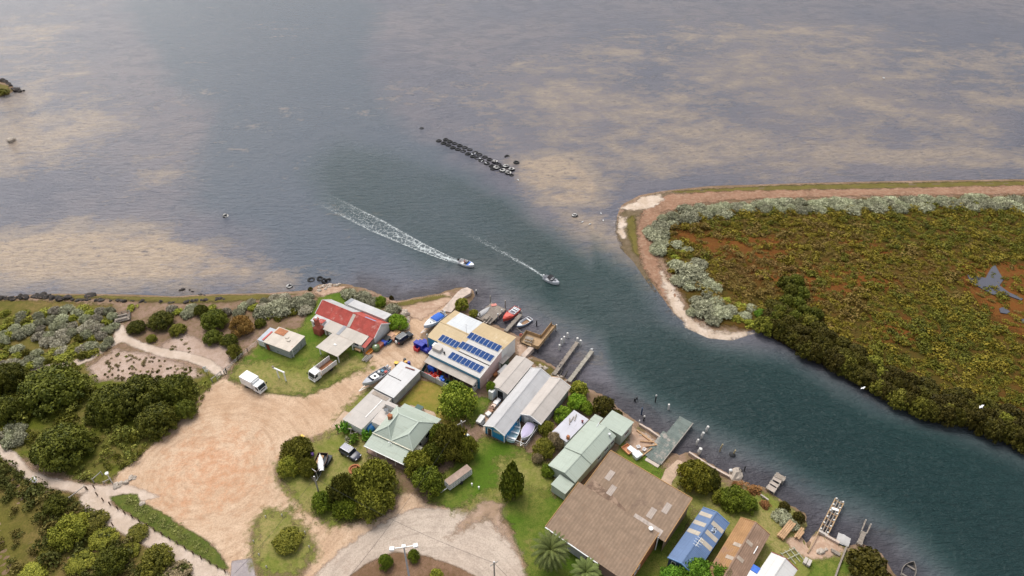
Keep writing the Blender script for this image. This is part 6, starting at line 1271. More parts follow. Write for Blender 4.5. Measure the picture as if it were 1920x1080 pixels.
# ---- vehicles
RUB = flat('tyre_rubber', (.018,.018,.018), .85)
def wheel(e, x, y, r=.36, w=.24):
    t = MB().lathe([(r*.55,-w/2),(r*.94,-w/2),(r,-w*.35),(r,w*.35),(r*.94,w/2),(r*.55,w/2)],(x,y,r),16,axis='Y').build('tyre', RUB, e, True)
    MB().lathe([(.04,-w*.47),(r*.55,-w*.5),(r*.55,w*.5),(.04,w*.47)],(x,y,r),12,axis='Y').build('rim', STEEL, t)
def suv(label, front, rear, z, body, roofm, L=4.7, Wd=1.86, H=1.7, spare=False, silver=False):
    a, b = G(*front, GZ+z), G(*rear, GZ+z); d = a-b; c_ = (a+b)/2; L = max(4.3, min(5.0, d.length)); e = thing('parked_car', label, 'car', (c_.x,c_.y,GZ), math.atan2(d.y,d.x)); w = Wd/2; h = L/2
    st = [(-h,.42,.92,.86),(-h+.12,.34,1.0,.96),(-h+.9,.28,1.02,1.0),(0,.28,1.0,1.0),(h-1.35,.28,.98,1.0),(h-.7,.3,.93,.98),(h-.2,.34,.82,.9),(h,.42,.66,.74)]
    m = MB(); rg = [[(x,-w*k*.97,zl),(x,-w*k,zl+.22),(x,-w*k,zs-.14),(x,-w*k*.9,zs),(x,w*k*.9,zs),(x,w*k,zs-.14),(x,w*k,zl+.22),(x,w*k*.97,zl),(x,-w*k*.97,zl)] for x, zl, zs, k in st]
    m.loft([r[::-1] for r in rg]); m.poly([p for p in rg[0][:-1]]); m.poly(rg[-1][:-1][::-1]); m.build('body', body, e, True, bevel=.03)
    cb = [(-h+.08,.78,.70,1.0),(-h+.45,.82,.74,H-.02),(.2,.83,.74,H),(.62,.82,.70,H-.06),(h-1.3,.80,.62,1.0)]
    xr0, xr1, xf = -h+.4, .45, h-1.35; zt = H-.05; wb, wt = w*.9, w*.74
    g_ = MB(); A = [(-h+.1,-wb,.99),(xf,-wb,.97),(xf,wb,.97),(-h+.1,wb,.99)]; T = [(xr0,-wt,zt),(xr1,-wt,zt),(xr1,wt,zt),(xr0,wt,zt)]
    g_.poly(A[::-1])
    for i in range(4): j = (i+1)%4; g_.poly([A[i],A[j],T[j],T[i]])
    g_.build('window_glass', GLASS, e)
    rf = MB().slab([(xr0-.06,-wt-.02,zt+.05),(xr1+.05,-wt-.02,zt+.05),(xr1+.05,wt+.02,zt+.05),(xr0-.06,wt+.02,zt+.05)], .07); rf.build('roof', roofm, e, bevel=.03)
    pl = MB()
    for s_ in (-1,1):
        pl.bar((xf,s_*wb,.98),(xr1,s_*wt,zt),.09,.06); pl.bar((-.25,s_*wb*1.005,.98),(-.25,s_*wt*1.01,zt),.1,.05); pl.bar((-h+.1,s_*wb,.98),(xr0,s_*wt,zt),.14,.08); pl.bar((-1.2,s_*wb*1.005,.98),(-1.2,s_*wt*1.01,zt),.1,.05)
        MB().bar((xr0+.1,s_*wt*.92,zt+.11),(xr1-.2,s_*wt*.92,zt+.11),.05,.05).build('roof_rail', STEEL, e)
        MB().obox((xf-.35,s_*(w+.1),1.05),(.14,.24,.17)).build('mirror', body, e)
        MB().obox((h-.2,s_*w*.62,.70),(.26,.34,.16)).build('headlight', flat('lamp_glass', (.6,.62,.64), .15), e); MB().obox((-h+.05,s_*w*.8,.88),(.12,.2,.3)).build('tail_light', flat('tail_red', (.4,.01,.015), .3), e)
        for x in (-h+.85, h-.9): wheel(e, x, s_*(w-.1))
    pl.build('pillars', body, e)
    if spare: MB().lathe([(.1,-.12),(.36,-.1),(.36,.1),(.1,.12)],(-h-.1,0,.95),16,axis='X').build('spare_wheel_cover', TRIM, e)
    else: MB().box(-.1,.5,-.42,.42,zt+.051,zt+.06).build('sunroof', GLASS, e)
    return e
suv('dark grey-blue estate car parked on the corner lawn before the verandah', (673,859), (641,840), .6, flat('grey_blue_paint', (.06,.062,.085), .25), flat('grey_blue_sky_sheen', (.22,.22,.27), .3))  # roof colour holds a painted grey-blue sky reflection, body paint is darker
suv('black four wheel drive with white spare wheel cover near the cottage', (768,626), (747,640), .7, flat('black_paint_car', (.018,.019,.022), .25), flat('dark_sky_sheen', (.10,.105,.11), .3), spare=True)  # roof coloured lighter than the black body to stand for reflected sky
def cab(e, x0, L=1.75, w=1.0, H=2.2, z0=.45, m=None):
    m = m or flat('truck_white', (.74,.74,.73), .4)
    pts = [(x0,z0),(x0+L-.02,z0),(x0+L,z0+.75),(x0+L-.35,H-.08),(x0+L-.55,H),(x0,H)]
    b = MB(); n = len(pts)
    b.poly([(p[0],-w,p[1]) for p in pts]); b.poly([(p[0],w,p[1]) for p in pts][::-1])
    for i in range(n): p, q = pts[i], pts[(i+1)%n]; b.poly([(q[0],-w,q[1]),(p[0],-w,p[1]),(p[0],w,p[1]),(q[0],w,q[1])])
    o = b.build('cab', m, e, bevel=.05); xf = x0+L
    MB().poly([(xf+.012,-w*.88,z0+.85),(xf+.012,w*.88,z0+.85),(xf-.315,w*.84,H-.16),(xf-.315,-w*.84,H-.16)]).build('windscreen', GLASS, o)
    for s_ in (-1,1):
        q = [(xf-.95,s_*(w+.012),z0+.85),(xf-.12,s_*(w+.012),z0+.85),(xf-.4,s_*(w+.012),H-.2),(xf-.95,s_*(w+.012),H-.2)]
        MB().poly(q if s_ < 0 else q[::-1]).build('side_window', GLASS, o)
        MB().obox((xf-.02,s_*w*.72,z0+.42),(.1,.32,.2)).build('headlight', flat('lamp_glass', (.6,.62,.64), .15), o); MB().obox((xf-.05,s_*(w+.2),z0+1.25),(.1,.2,.4)).build('mirror', DARK, o)
    MB().box(xf-.02,xf+.1,-w,w,z0-.12,z0+.2).build('bumper', TRIM, o); MB().box(xf,xf+.03,-w*.55,w*.55,z0+.32,z0+.6).build('grille', flat('grille_dark', (.06,.06,.065), .5), o)
    return o
def truck(label, front, rear, z, kind):
    a, b = G(*front, GZ+z), G(*rear, GZ+z); d = a-b; c_ = (a+b)/2; L = d.length; e = thing('delivery_truck' if kind == 'box' else 'tray_truck', label, 'truck', (c_.x,c_.y,GZ), math.atan2(d.y,d.x)); h = L/2
    MB().bar((-h,-.4,.62),(h-.4,-.4,.62),.12,.2).bar((-h,.4,.62),(h-.4,.4,.62),.12,.2).build('chassis', DARK, e)
    cab(e, h-1.75, 1.75, 1.0, 2.15 if kind == 'box' else 2.25)
    for x in (-h*.5, h-.85):
        for s_ in (-.85,.85): wheel(e, x, s_, .4, .28)
    if kind == 'box':
        MB().box(-h,h-1.85,-1.08,1.08,.78,2.75).build('box_body', flat('box_white', (.76,.76,.75), .45), e, bevel=.04)
        MB().box(-h-.03,-h-.005,-.03,.03,.85,2.65).build('door_seam', DARK, e); MB().box(h-1.84,h-1.6,-.8,.8,2.16,2.5).build('roof_fairing', flat('truck_white', (.74,.74,.73), .4), e)
    else:
        MB().box(-h,h-1.9,-1.1,1.1,.8,.95).build('tray', paint('rust_tray', (.30,.13,.06), .8, .15), e)
        for s_ in (-1.1,1.1):
            m = MB(); q = (h-1.9+h)/3
            for i in range(4): m.bar((-h+i*q,s_,.9),(-h+i*q,s_,2.05),.09)
            for zz in (1.0,1.35,1.7,2.05): m.bar((-h,s_,zz),(h-1.9,s_,zz),.08,.09)
            m.build('side_gate', TRIM, e)
            MB().poly([(-h,s_*.985,.97),(h-1.9,s_*.985,.97),(h-1.9,s_*.985,2.0),(-h,s_*.985,2.0)]).build('gate_mesh', paint('gate_mesh', (.52,.47,.44), .6, .1, 3), e)
        m = MB().bar((h-1.88,-1.1,.9),(h-1.88,-1.1,2.3),.1).bar((h-1.88,1.1,.9),(h-1.88,1.1,2.3),.1)
        for zz in (1.5,1.9,2.3): m.bar((h-1.88,-1.1,zz),(h-1.88,1.1,zz),.08)
        m.build('headboard', TRIM, e)
    return e
truck('white box delivery truck parked at the top edge of the dirt lot', (493,729), (459,711), 1.0, 'box'); truck('white tray truck with mesh side gates and rusty tray beside the carport', (584,709), (625,678), 1.0, 'tray')
# cage trailer
o, rz, x0, x1, y0, y1 = rect([(831,902),(874.4,871),(881,874.4),(849,913)], GZ+1.9)
e = thing('cage_trailer', 'white lattice cage trailer with rusty flat roof on the lawn', 'trailer', (o.x,o.y,GZ), rz)
MB().box(x0,x1,y0,y1,1.85,1.93).build('roof', paint('rusty_lid', (.40,.29,.23), .8, .2, .8, seam=('X',.7,.15)), e)
for (A, B) in (((x0,y0),(x1,y0)),((x0,y1),(x1,y1)),((x0,y0),(x0,y1)),((x1,y0),(x1,y1))):
    m = MB(); L_ = math.dist(A, B); n = max(2, int(L_/.55))
    for i in range(n+1): t = i/n; x, y = A[0]+(B[0]-A[0])*t, A[1]+(B[1]-A[1])*t; m.bar((x,y,.5),(x,y,1.85),.06)
    for zz in (.5,.95,1.4,1.82): m.bar((*A,zz),(*B,zz),.06)
    m.build('lattice_side', TRIM, e)
MB().box(x0+.05,x1-.05,y0+.05,y1-.05,.52,1.8).build('load', paint('pale_load', (.42,.41,.40), .8, .15), e); MB().bar((x0,(y0+y1)/2,.45),(x0-1.5,(y0+y1)/2,.4),.1).build('drawbar', STEEL, e)
for y in (y0-.15,y1+.15): wheel(e, (x0+x1)/2, y, .33, .2)
# ---- tyres in the bay
TYR = []
def tyre_mesh(nm, r, white):
    m = MB(); n, k = 26, 10; s = .30*r
    for i in range(n):
        a = 2*math.pi*i/n
        for j in range(k): b_ = 2*math.pi*j/k; rr = r-s+s*math.cos(b_); m.v.append((rr*math.cos(a), rr*math.sin(a), s*1.15*math.sin(b_)))
    for i in range(n):
        for j in range(k):
            i2, j2 = (i+1)%n, (j+1)%k; m.f.append((i*k+j, i2*k+j, i2*k+j2, i*k+j2)); m.m.append(0)
    return m.mesh(nm, white, True)
RW = NT('droppings_rubber'); _k = RW.noise(1.6, 4, .7); _g = RW.n('ShaderNodeNewGeometry'); _z = RW.n('ShaderNodeSeparateXYZ'); RW.l(RW.co.outputs['Object'], _z.inputs[0])
RW = RW.bsdf(RW.mix(RW.mr(RW.math('ADD', _k, RW.math('MULTIPLY', _z.outputs['Z'], .6)),   .62, .76), (.018,.018,.02), (.55,.53,.50)), .8)
t0, t1 = tyre_mesh('tyre', 1.02, RUB), tyre_mesh('tyre', 1.05, RW)
def tyre(px, py, label, white=0, z=.02, tilt=None, sc=1, group=None):
    p = G(px, py, z); o = bpy.data.objects.new('floating_tyre', t1 if white else t0); COL.objects.link(o); o.location = p; o.scale = (sc,)*3
    o.rotation_euler = tilt if tilt is not None else (rnd.uniform(-.14,.14), rnd.uniform(-.14,.14), rnd.uniform(0,6)); return tag(o, label, 'tyre', group)
grp = 'tyres chained as a breakwater'
for x, y in ((135,155),(230,200),(330,240),(415,290),(520,325),(620,365),(715,415),(820,465),(905,505),(985,550),(1095,605),(280,132),(355,170),(455,210),(555,250),(655,290),(755,335),(860,390),(950,435),(1055,480),(1155,530)):
    tyre(810+x/10.667, 250+y/10.667, 'black tyre in the double line of the floating breakwater', 0, rnd.uniform(-.12,.06), group=grp)
for x, y, l in ((1255,568,'white-spotted tyre behind the pile-up at the shore end of the breakwater'),(1290,688,'white-spotted tyre on the left of the pile-up at the shore end'),(1410,742,'white-spotted tyre in the middle of the pile-up at the shore end'),(1480,660,'white-spotted tyre at the back of the pile-up at the shore end'),(1590,722,'white-spotted tyre at the right of the pile-up at the shore end'),(1525,790,'white-spotted tyre in front at the right of the pile-up')): tyre(810+x/10.667, 250+y/10.667, l, 1, .22)
for x, y, l, s_ in ((1195,655,'black tyre on the left edge of the pile-up',1),(1330,625,'black tyre half sunk behind the pile-up',.9),(1370,672,'black tyre squeezed between white-spotted ones',.9),(1592,838,'small black tyre at the end of the breakwater',.7),(1690,588,'black tyre lying apart to the right of the breakwater',1),(1225,712,'black tyre under the left white-spotted one',1)): tyre(810+x/10.667, 250+y/10.667, l, 0, .05, sc=s_)
tyre(951,295.5,'tyre tilted and mostly sunk behind the lone right tyre',0,-.25,(.5,.3,0)); tyre(423,405,'single dark tyre in open water left of the wakes',1,.1,(.4,0,1),.8); tyre(1077.5,404,'single white-topped tyre on the sand flat by the spit',1,.1,None,.85); tyre(790.5,241,'single tyre just showing beyond the breakwater',0,-.1,None,.8); tyre(543,537,'pale tyre in the shallows left of the point',1,.05,None,.8)
tyre(584,525.5,'flat ring of a sunk tyre off the point',0,-.12); tyre(600,523,'black tyre in the heap on the point, left',0,.2,(.4,.2,0),.8); tyre(608,527,'black tyre in the heap on the point, front',0,.3,(.7,.1,1),.8); tyre(614,524,'black tyre in the heap on the point, right',0,.3,(-.5,.4,1),.8)
# ---- rocks
def rock_mesh(seed, m, name='rock'):
    import bmesh
    bm = bmesh.new(); bmesh.ops.create_icosphere(bm, subdivisions=2, radius=1); q = random.Random(seed); ph = [q.uniform(0,6) for _ in range(6)]
    for v in bm.verts:
        c = v.co; k = 1+.22*math.sin(2.3*c.x+ph[0])+.18*math.sin(3.1*c.y+ph[1])+.2*math.sin(2.7*c.z+ph[2])+.08*math.sin(7*c.x+5*c.y+ph[3]); v.co = c*k
        v.co.z *= .62
        for ax in range(3): v.co[ax] = round(v.co[ax]*3.2+ph[4]*.1)/3.2*.5+v.co[ax]*.5
    me = bpy.data.meshes.new(name); bm.to_mesh(me); bm.free(); me.materials.append(m); return me
BAS = paint('basalt', (.045,.038,.034), .9, .35, 1.5, c2=(.16,.11,.08), c2a=.55, c2b=.7, c2s=1.5); PALE = paint('pale_rubble', (.46,.39,.32), .9, .25, 1.5)
RB = [rock_mesh(i, BAS) for i in range(4)]; RP = [rock_mesh(10+i, PALE) for i in range(4)]
def rocks(pl, n, s0, s1, ms, label, group, spread=3.0, z0=None):
    P = [np.array(p, float) for p in pl]
    for _ in range(n):
        i = rnd.randrange(len(P)-1); t = rnd.random(); q = P[i]+(P[i+1]-P[i])*t; x, y = q[0]+rnd.uniform(-spread,spread), q[1]+rnd.uniform(-spread,spread)*.6
        p = G(x, y, .3); z = max(-.1, hz(p.x, p.y)) if z0 is None else z0; s = rnd.uniform(s0, s1)*rnd.uniform(.7,1.2)
        o = bpy.data.objects.new('rock', rnd.choice(ms)); COL.objects.link(o); o.location = (p.x,p.y,z+s*.15); o.scale = (s,s*rnd.uniform(.7,1.2),s*rnd.uniform(.7,1.1)); o.rotation_euler = (rnd.uniform(-.3,.3),rnd.uniform(-.3,.3),rnd.uniform(0,6)); tag(o, label, 'rock', group)
def one_rock(x, y, s, m, label):
    p = G(x, y, .2); o = bpy.data.objects.new('boulder', m); COL.objects.link(o); o.location = (p.x,p.y,max(-.05,hz(p.x,p.y))+s*.2); o.scale = (s,s*.8,s*.8); o.rotation_euler.z = rnd.uniform(0,6); tag(o, label, 'rock')
rocks([(-5,563),(30,562),(60,559),(90,561),(130,566)], 52, .35,.8, RB, 'dark basalt rock in the sea bank left of the green weed', 'basalt rocks on the left sea bank', 4)
rocks([(130,566),(200,566),(260,569),(330,572),(380,567),(420,564)], 60, .25,.55, RB, 'dark basalt rock in the line behind the green weed band', 'basalt rocks behind the weed band', 2)
one_rock(172,557,1.25,RB[0],'large reddish boulder on the green weed band')
rocks([(334,541),(362,543),(372,551),(384,554),(392,553)], 11, .25,.45, RB, 'small black rock in the shallows above the weed band', 'black rocks in the shallows', 3, z0=0)
rocks([(0,150),(12,155),(28,168),(44,171)], 22, .5,1.1, RB, 'dark rock round the grassy islet at the left edge', 'rocks round the islet', 3, z0=.1); tree(4,170,2.4,2,'small',OLIVE,'olive bush on the grassy islet at the left edge','bush','bush',zb=.5)
one_rock(22,263,1.5,RP[1],'lone brown boulder in the flats at the left edge')
rocks([(757,588),(765,598),(763,612),(757,622)], 30, .35,.75, RP, 'pale rubble stone tipped beside the driveway', 'pale rubble by the driveway', 5); rocks([(598,543),(612,537),(640,535),(590,552)], 26, .2,.5, RP, 'pale stone on the grassy point', 'pale stones on the point', 3)
rocks([(990,650),(1010,690),(1040,702),(1062,716)], 22, .2,.45, RP, 'reddish rubble stone on the bank behind the boat sheds', 'rubble behind the boat sheds', 4); rocks([(222,915),(232,908),(245,905),(255,898)], 14, .25,.6, RP, 'broken pale stone at the mouth of the gravel path', 'broken stones at the path mouth', 5)
rocks([(1200,815),(1220,825),(1235,840)], 16, .2,.4, RP, 'orange-brown rubble on the bank beside the green-grey landing', 'rubble beside the landing', 7); one_rock(270,950,.6,RP[2],'white stone at the edge of the grass verge'); one_rock(1378,893,1.7,RP[0],'big pale stone block at the stone landing')
# concrete ramp and sea walls
def wall_line(name, label, pl, w, z0, z1, m, zz=None):
    P = [G(*p, z1 if zz is None else zz) for p in pl]; o = P[0]; e = thing(name, label, 'wall', (o.x,o.y,0)); b = MB()
    for a, c_ in zip(P, P[1:]): b.bar((a.x-o.x,a.y-o.y,(z0+z1)/2),(c_.x-o.x,c_.y-o.y,(z0+z1)/2),w,z1-z0)
    b.build('wall', m, e)
PC = paint('old_concrete_wall', (.52,.42,.35), .9, .2, .9)
P_ = [G(*p,.8) for p in ((828,584),(858,550),(866,544),(876,541),(884,545),(882,552),(868,560),(846,588))]; o = P_[0]
tag(MB().prism([(p.x-o.x,p.y-o.y) for p in P_][::-1], -.8, 1.2).build('concrete_ramp', PC, None, False, (o.x,o.y,0)), 'cracked concrete boat ramp running into the channel', 'ramp')
P_ = [G(*p,1.1) for p in ((1001.7,652),(983.6,671),(976,666),(992,650))]; o = P_[0]; tag(MB().prism([(p.x-o.x,p.y-o.y) for p in P_][::-1], -.5, 1.12).build('concrete_landing', PC, None, False, (o.x,o.y,0)), 'cracked concrete landing below the timber deck', 'landing')
wall_line('sea_wall', 'low sea wall between the square rear room and the landing', [(1199,794),(1218,805),(1238,819)], .35, -.6, 1.15, PC); wall_line('sea_wall', 'low pale sea wall behind the big cypress', [(1292,847),(1325,868.5),(1352,884),(1369,893)], .35, -.6, 1.2, PC); wall_line('sea_wall', 'low sea wall at the punt mooring', [(1548,1003),(1563,1011),(1574,1017)], .4, -.6, 1.1, PC); wall_line('slip_wall', 'long timber wall beside the bottom right slipway', [(1588,1024),(1574,1060),(1560,1100)], .25, 0, 1.4, TIMBER); wall_line('bank_edging', 'rusty timber edging of the bank beside the square rear room', [(1194,806),(1215,822),(1232,834)], .3, .2, 1.2, ORANGEWOOD)
# slip rails between the twin jetties
for i, (a, b) in enumerate((((1049,705),(1057,690)),((1056,709),(1064,695)))):
    p, q = G(*a,.5), G(*b,.0); d = q-p; tag(MB().bar((0,0,0),tuple(d),.16,.16).build('slip_rail', flat('dark_rail', (.07,.06,.05), .8), None, False, p), ('left' if i == 0 else 'right')+' slip rail running into the water between the twin jetties', 'rail')
# ---- bins, crates, drums and other yard things
def col(c): return flat('plastic_%02x%02x%02x' % c, lin(c), .5)
def crate(px, py, d, c, label, rz=.4, h=0, name='crate', cat='crate', lid=False, m=None, group=None):
    p = G(px, py, GZ+h+d[2]); e = thing(name, label, cat, (p.x,p.y,GZ+h), rz, group); m = m or col(c); x, y, z = d[0]/2, d[1]/2, d[2]; t = .05; b = MB()
    b.box(-x,x,-y,y,.02,.08).box(-x,x,-y,-y+t,.081,z).box(-x,x,y-t,y,.081,z).box(-x,-x+t,-y+t+.001,y-t-.001,.081,z).box(x-t,x,-y+t+.001,y-t-.001,.081,z)
    b.build('tub', m, e); r_ = MB()
    r_.bar((-x-.03,-y-.03,z),(x+.03,-y-.03,z),.07).bar((-x-.03,y+.03,z),(x+.03,y+.03,z),.07).bar((-x-.03,-y,z),(-x-.03,y,z),.07).bar((x+.03,-y,z),(x+.03,y,z),.07); r_.build('rim', m, e)
    if lid: MB().box(-x,x,-y,y,z-.03,z+.045).build('lid', m, e)
    return e
RZc = cottage.rz+math.pi/2
for a in ((742.5,623.5,(1.5,1.2,.75),(206,160,110),'tan lidded crate at the far end of the row by the cottage wall',True),(733.5,626.8,(1.3,1.2,.8),(196,150,118),'pinkish tan lidded crate second from the far end of the row',True),(738.5,633,(1.2,1.1,.7),(150,110,80),'brown crate standing in front of the row by the cottage wall',True),(725,633.5,(1.5,1.3,.8),(46,46,44),'black crate in the middle of the row by the cottage wall',True),(729,638.5,(1.3,.7,.6),(40,110,150),'teal tub in front of the black crate',False),(720.5,639.5,(1.3,1.2,.75),(36,70,170),'bright blue crate in the row by the cottage wall',True),(712,644.8,(1.4,1.2,.8),(150,84,60),'red-brown crate at the near end of the row by the cottage wall',True)):
    crate(a[0],a[1],a[2],a[3],a[4],RZc,lid=a[5])
crate(693,658.5,(.8,1.7,.45),(214,140,50),'orange open tray against the plank side of the cottage',RZc-1.57); p = G(705,652,GZ+.6); e = thing('water_tank','squat green round tank by the cottage corner','tank',(p.x,p.y,GZ)); MB().lathe([(.8,0),(.85,.5),(.82,1.0),(.5,1.15),(.2,1.2)],(0,0,0),18).build('body',col((96,110,70)),e,True); MB().lathe([(.22,1.2),(.22,1.28)],(0,0,0),12).build('lid',TRIM,e)
p = G(689,671,GZ); e = thing('log_pile','heap of grey poles lying at the plank side of the cottage','timber',(p.x,p.y,GZ),RZc)
for i in range(7): MB().tube([(-1.3+rnd.uniform(-.3,.3),-.6+i*.19,.12+.12*(i%2)),(1.2+rnd.uniform(-.3,.3),-.6+i*.2,.13+.12*(i%2))],.09,7).build('pole', POLEWOOD, e)
p = G(671,655,GZ+.5); e = thing('bench','tan timber bench before the cottage window','bench',(p.x,p.y,GZ),cottage.rz); MB().box(-.8,.8,-.3,.3,.42,.5).build('seat',ORANGEWOOD,e)
for x in (-.6,.6): MB().box(x-.05,x+.05,-.25,.25,0,.42).build('leg',ORANGEWOOD,e)
k = 0
for r_ in range(2):
    for i in range(4):
        for lv in range(2 if (i+r_) % 3 else 1):
            o_ = G(789+0,645,GZ); c_, s_ = math.cos(solar.rz), math.sin(solar.rz); lx, ly = i*1.25, -r_*1.15
            p = (o_.x+lx*c_-ly*s_, o_.y+lx*s_+ly*c_, GZ+lv*.8); e = thing('fish_bin', 'dark blue plastic fish bin in the stack at the blue end wall', 'bin', p, solar.rz, 'dark blue fish bins stacked by the shed')
            MB().box(-.58,.58,-.52,.52,.1,.7).box(-.62,.62,-.56,.56,.7,.78).build('tub', col((8,34,150)), e, bevel=.04)
            for x in (-.4,.4): MB().box(x-.1,x+.1,-.5,.5,0,.1).build('skid', col((8,34,150)), e)
crate(783,649,(1.2,1.6,.9),(205,60,66),'red open bin at the end of the dark blue stack',solar.rz)
for i, (x, y) in enumerate(((743,680),(559.5,823),(566,818.5))):
    p = G(x, y, GZ+1); e = thing('wheelie_bin', ('yellow lidded wheelie bin at the back of the long tin shed','yellow lidded wheelie bin left of the pair on the lawn corner','yellow lidded wheelie bin right of the pair on the lawn corner')[i], 'bin', (p.x,p.y,GZ), rnd.uniform(0,3))
    MB().loft([[(-s_,-s_*1.1,zz),(s_,-s_*1.1,zz),(s_,s_*1.1,zz),(-s_,s_*1.1,zz),(-s_,-s_*1.1,zz)] for s_, zz in ((.24,.1),(.32,1.0))]).build('body', col((40,44,40)), e); MB().slab([(-.36,-.4,1.06),(.36,-.4,1.06),(.36,.4,1.1),(-.36,.4,1.1)],.08).build('lid', col((232,186,60)), e)
    for s_ in (-.22,.22): MB().lathe([(.02,-.04),(.12,-.04),(.12,.04),(.02,.04)],(-.22,s_,.12),10,axis='Y').build('wheel', RUB, e)
def drum(px, py, c, label, r=.32, h=.9, h0=0, group=None):
    p = G(px, py, GZ+h0+h*.6); e = thing('drum', label, 'drum', (p.x,p.y,GZ+h0), 0, group); MB().lathe([(r*.96,0),(r,.05),(r,h*.33),(r*1.04,h*.35),(r,h*.37),(r,h*.66),(r*1.04,h*.68),(r,h*.7),(r,h-.04),(r*.94,h)],(0,0,0),14).build('barrel', col(c), e); MB().lathe([(r*.9,h),(r*.9,h+.03)],(0,0,0),14).build('lid', col(c), e)
drum(759,675,(60,60,56),'black drum behind the long tin shed'); drum(767,681,(40,50,150),'blue drum behind the long tin shed'); drum(761,680,(232,170,70),'orange drum between the black and blue ones')
p = G(811,688,GZ+1.2); e = thing('blue_tank','bright blue moulded tank standing in the work yard','tank',(p.x,p.y,GZ),solar.rz); MB().box(-.8,.8,-.7,.7,.5,1.7).build('body',col((30,96,200)),e,bevel=.12)
for x in (-.65,.65): MB().box(x-.12,x+.12,-.65,.65,0,.5).build('leg',col((30,96,200)),e)
for a in ((799,702,(1.6,.7,.35),(224,110,110),'pink-red tray along the grey panel fence'),(805,706,(.9,.7,.4),(150,180,210),'pale blue tray along the grey panel fence'),(812,700,(1.1,.9,.6),(205,60,50),'red fish crate behind the coral one'),(816,705,(1.2,.9,.6),(232,110,90),'coral fish crate in the work yard'),(823,697,(.8,.7,.7),(196,50,50),'red crate under the rusty lean-to roof'),(821,711,(1.0,.9,.7),(236,230,222),'white crate on the corner of the panel fence'),(840,702,(.9,.8,.6),(60,40,110),'purple crate in the shade of the lean-to'),(856,709,(1.0,.8,.6),(96,100,104),'grey crate at the far end of the work yard'),(841,717,(1.3,.9,.6),(14,72,52),'dark green crate beside the blue drums')): crate(*a,solar.rz)
for i, (x, y) in enumerate(((827,711),(831,714),(829,708))): drum(x, y, (36,104,206), ('bright blue drum nearest the white crate','bright blue drum in front of its pair','bright blue drum at the back of the trio in the work yard')[i])
def fence(name, label, pl, h, m, post=True, step=2.2, mesh=False, gz=GZ):
    P = [G(*p, gz) for p in pl]; o = P[0]; e = thing(name, label, 'fence', (o.x,o.y,gz))
    for a, c_ in zip(P, P[1:]):
        A, B = Vector((a.x-o.x,a.y-o.y,0)), Vector((c_.x-o.x,c_.y-o.y,0)); n = max(1, int((B-A).length/step))
        for i in range(n+1):
            q = A+(B-A)*i/n; MB().box(q.x-.05,q.x+.05,q.y-.05,q.y+.05,-.1,h+.06).build('post', STEEL if mesh else POLEWOOD, e)
        if mesh:
            b = MB(); d = B-A; k = int(d.length/.35)
            for i in range(k): 
                u, v = A+d*i/k, A+d*min(k,i+1)/k; b.bar((u.x,u.y,.05),(v.x,v.y,h),.018); b.bar((v.x,v.y,.05),(u.x,u.y,h),.018)
            b.bar((A.x,A.y,h),(B.x,B.y,h),.05).bar((A.x,A.y,h*.5),(B.x,B.y,h*.5),.018); b.build('chain_mesh', STEEL, e)
        elif m is None:
            b = MB()
            for zz in (.4,.75,1.05): b.tube([(A.x,A.y,zz),(B.x,B.y,zz)],.012,5)
            b.build('wire', STEEL, e)
        else: MB().bar((A.x,A.y,h/2),(B.x,B.y,h/2),.05,h-.04).build('panel', m, e)
fence('panel_fence','grey tin panel fence round the work yard',[(789,704),(818,719),(850,735)],1.5,GREYTIN); fence('panel_fence','dark green panel fence at the mouth of the work yard',[(790,705),(805,680)],1.5,flat('bottle_green_sheet',(.012,.06,.045),.6)); fence('panel_fence','grey panel link between long tin shed and work yard',[(776,716),(789,704)],1.4,GREYTIN)
fence('chain_link_fence','chain-link fence round the two boats by the blue shed',[(951,827),(984.7,841),(1010,806)],1.3,None,mesh=True,step=2.6); fence('wire_fence','sagging wire fence between dune sand and cottage lawn',[(408,713),(425,698),(447,676),(465,660),(483,646)],1.1,None,step=2.5); fence('timber_fence','low grey timber fence at the corner of the dry lawn',[(584,896),(594,908)],.9,TIMBER,step=1.5)
# clutter along the shed path
for i, (x, y, c, d) in enumerate(((901,785,(225,222,216),(1.9,.9,.6)),(903.5,792,(60,60,62),(1.1,.8,.5)),(915.5,775,(214,210,204),(.9,.8,.6)),(919,770.5,(150,104,70),(1.0,.7,.5)),(922,764,(120,84,60),(.9,.8,.5)),(926,760,(226,200,180),(.9,.7,.5)),(930,754,(230,226,224),(.8,.8,.7)),(935,749,(225,220,218),(.8,.7,.6)),(939,745,(70,66,70),(.9,.7,.6)))):
    crate(x, y, d, c, ('long white tub, nearest the lawn in the row of gear along the shed path','black box next to the long white tub','white box third from the lawn along the shed path','brown box in the middle of the gear along the shed path','dark brown box past the middle of the gear along the shed path','pale pink box in the gear along the shed path','white box near the cream shed door','second white box near the cream shed door','grey box at the cream shed door')[i], rnd.uniform(.3,1.2), lid=True, name='gear_box', cat='box')
for i, (x, y, c) in enumerate(((911,711,(232,228,226)),(914,706,(96,70,120)),(919,702,(236,232,230)),(924,698,(70,60,70)),(929,701,(206,140,90)),(931,695,(150,100,80)),(916,699,(210,205,205)))):
    crate(x, y, (.8,.6,.5), c, ('white box nearest the tree in the junk along the pink wall','purple box in the junk along the pink wall','white box in the middle of the junk along the pink wall','dark box in the junk along the pink wall','orange-tan box in the junk by the cream shed','brown box in the junk by the privy','grey-white box against the pink wall')[i], rnd.uniform(0,1.5), lid=True, name='junk_box', cat='box')
p = G(903,787,GZ+.5)
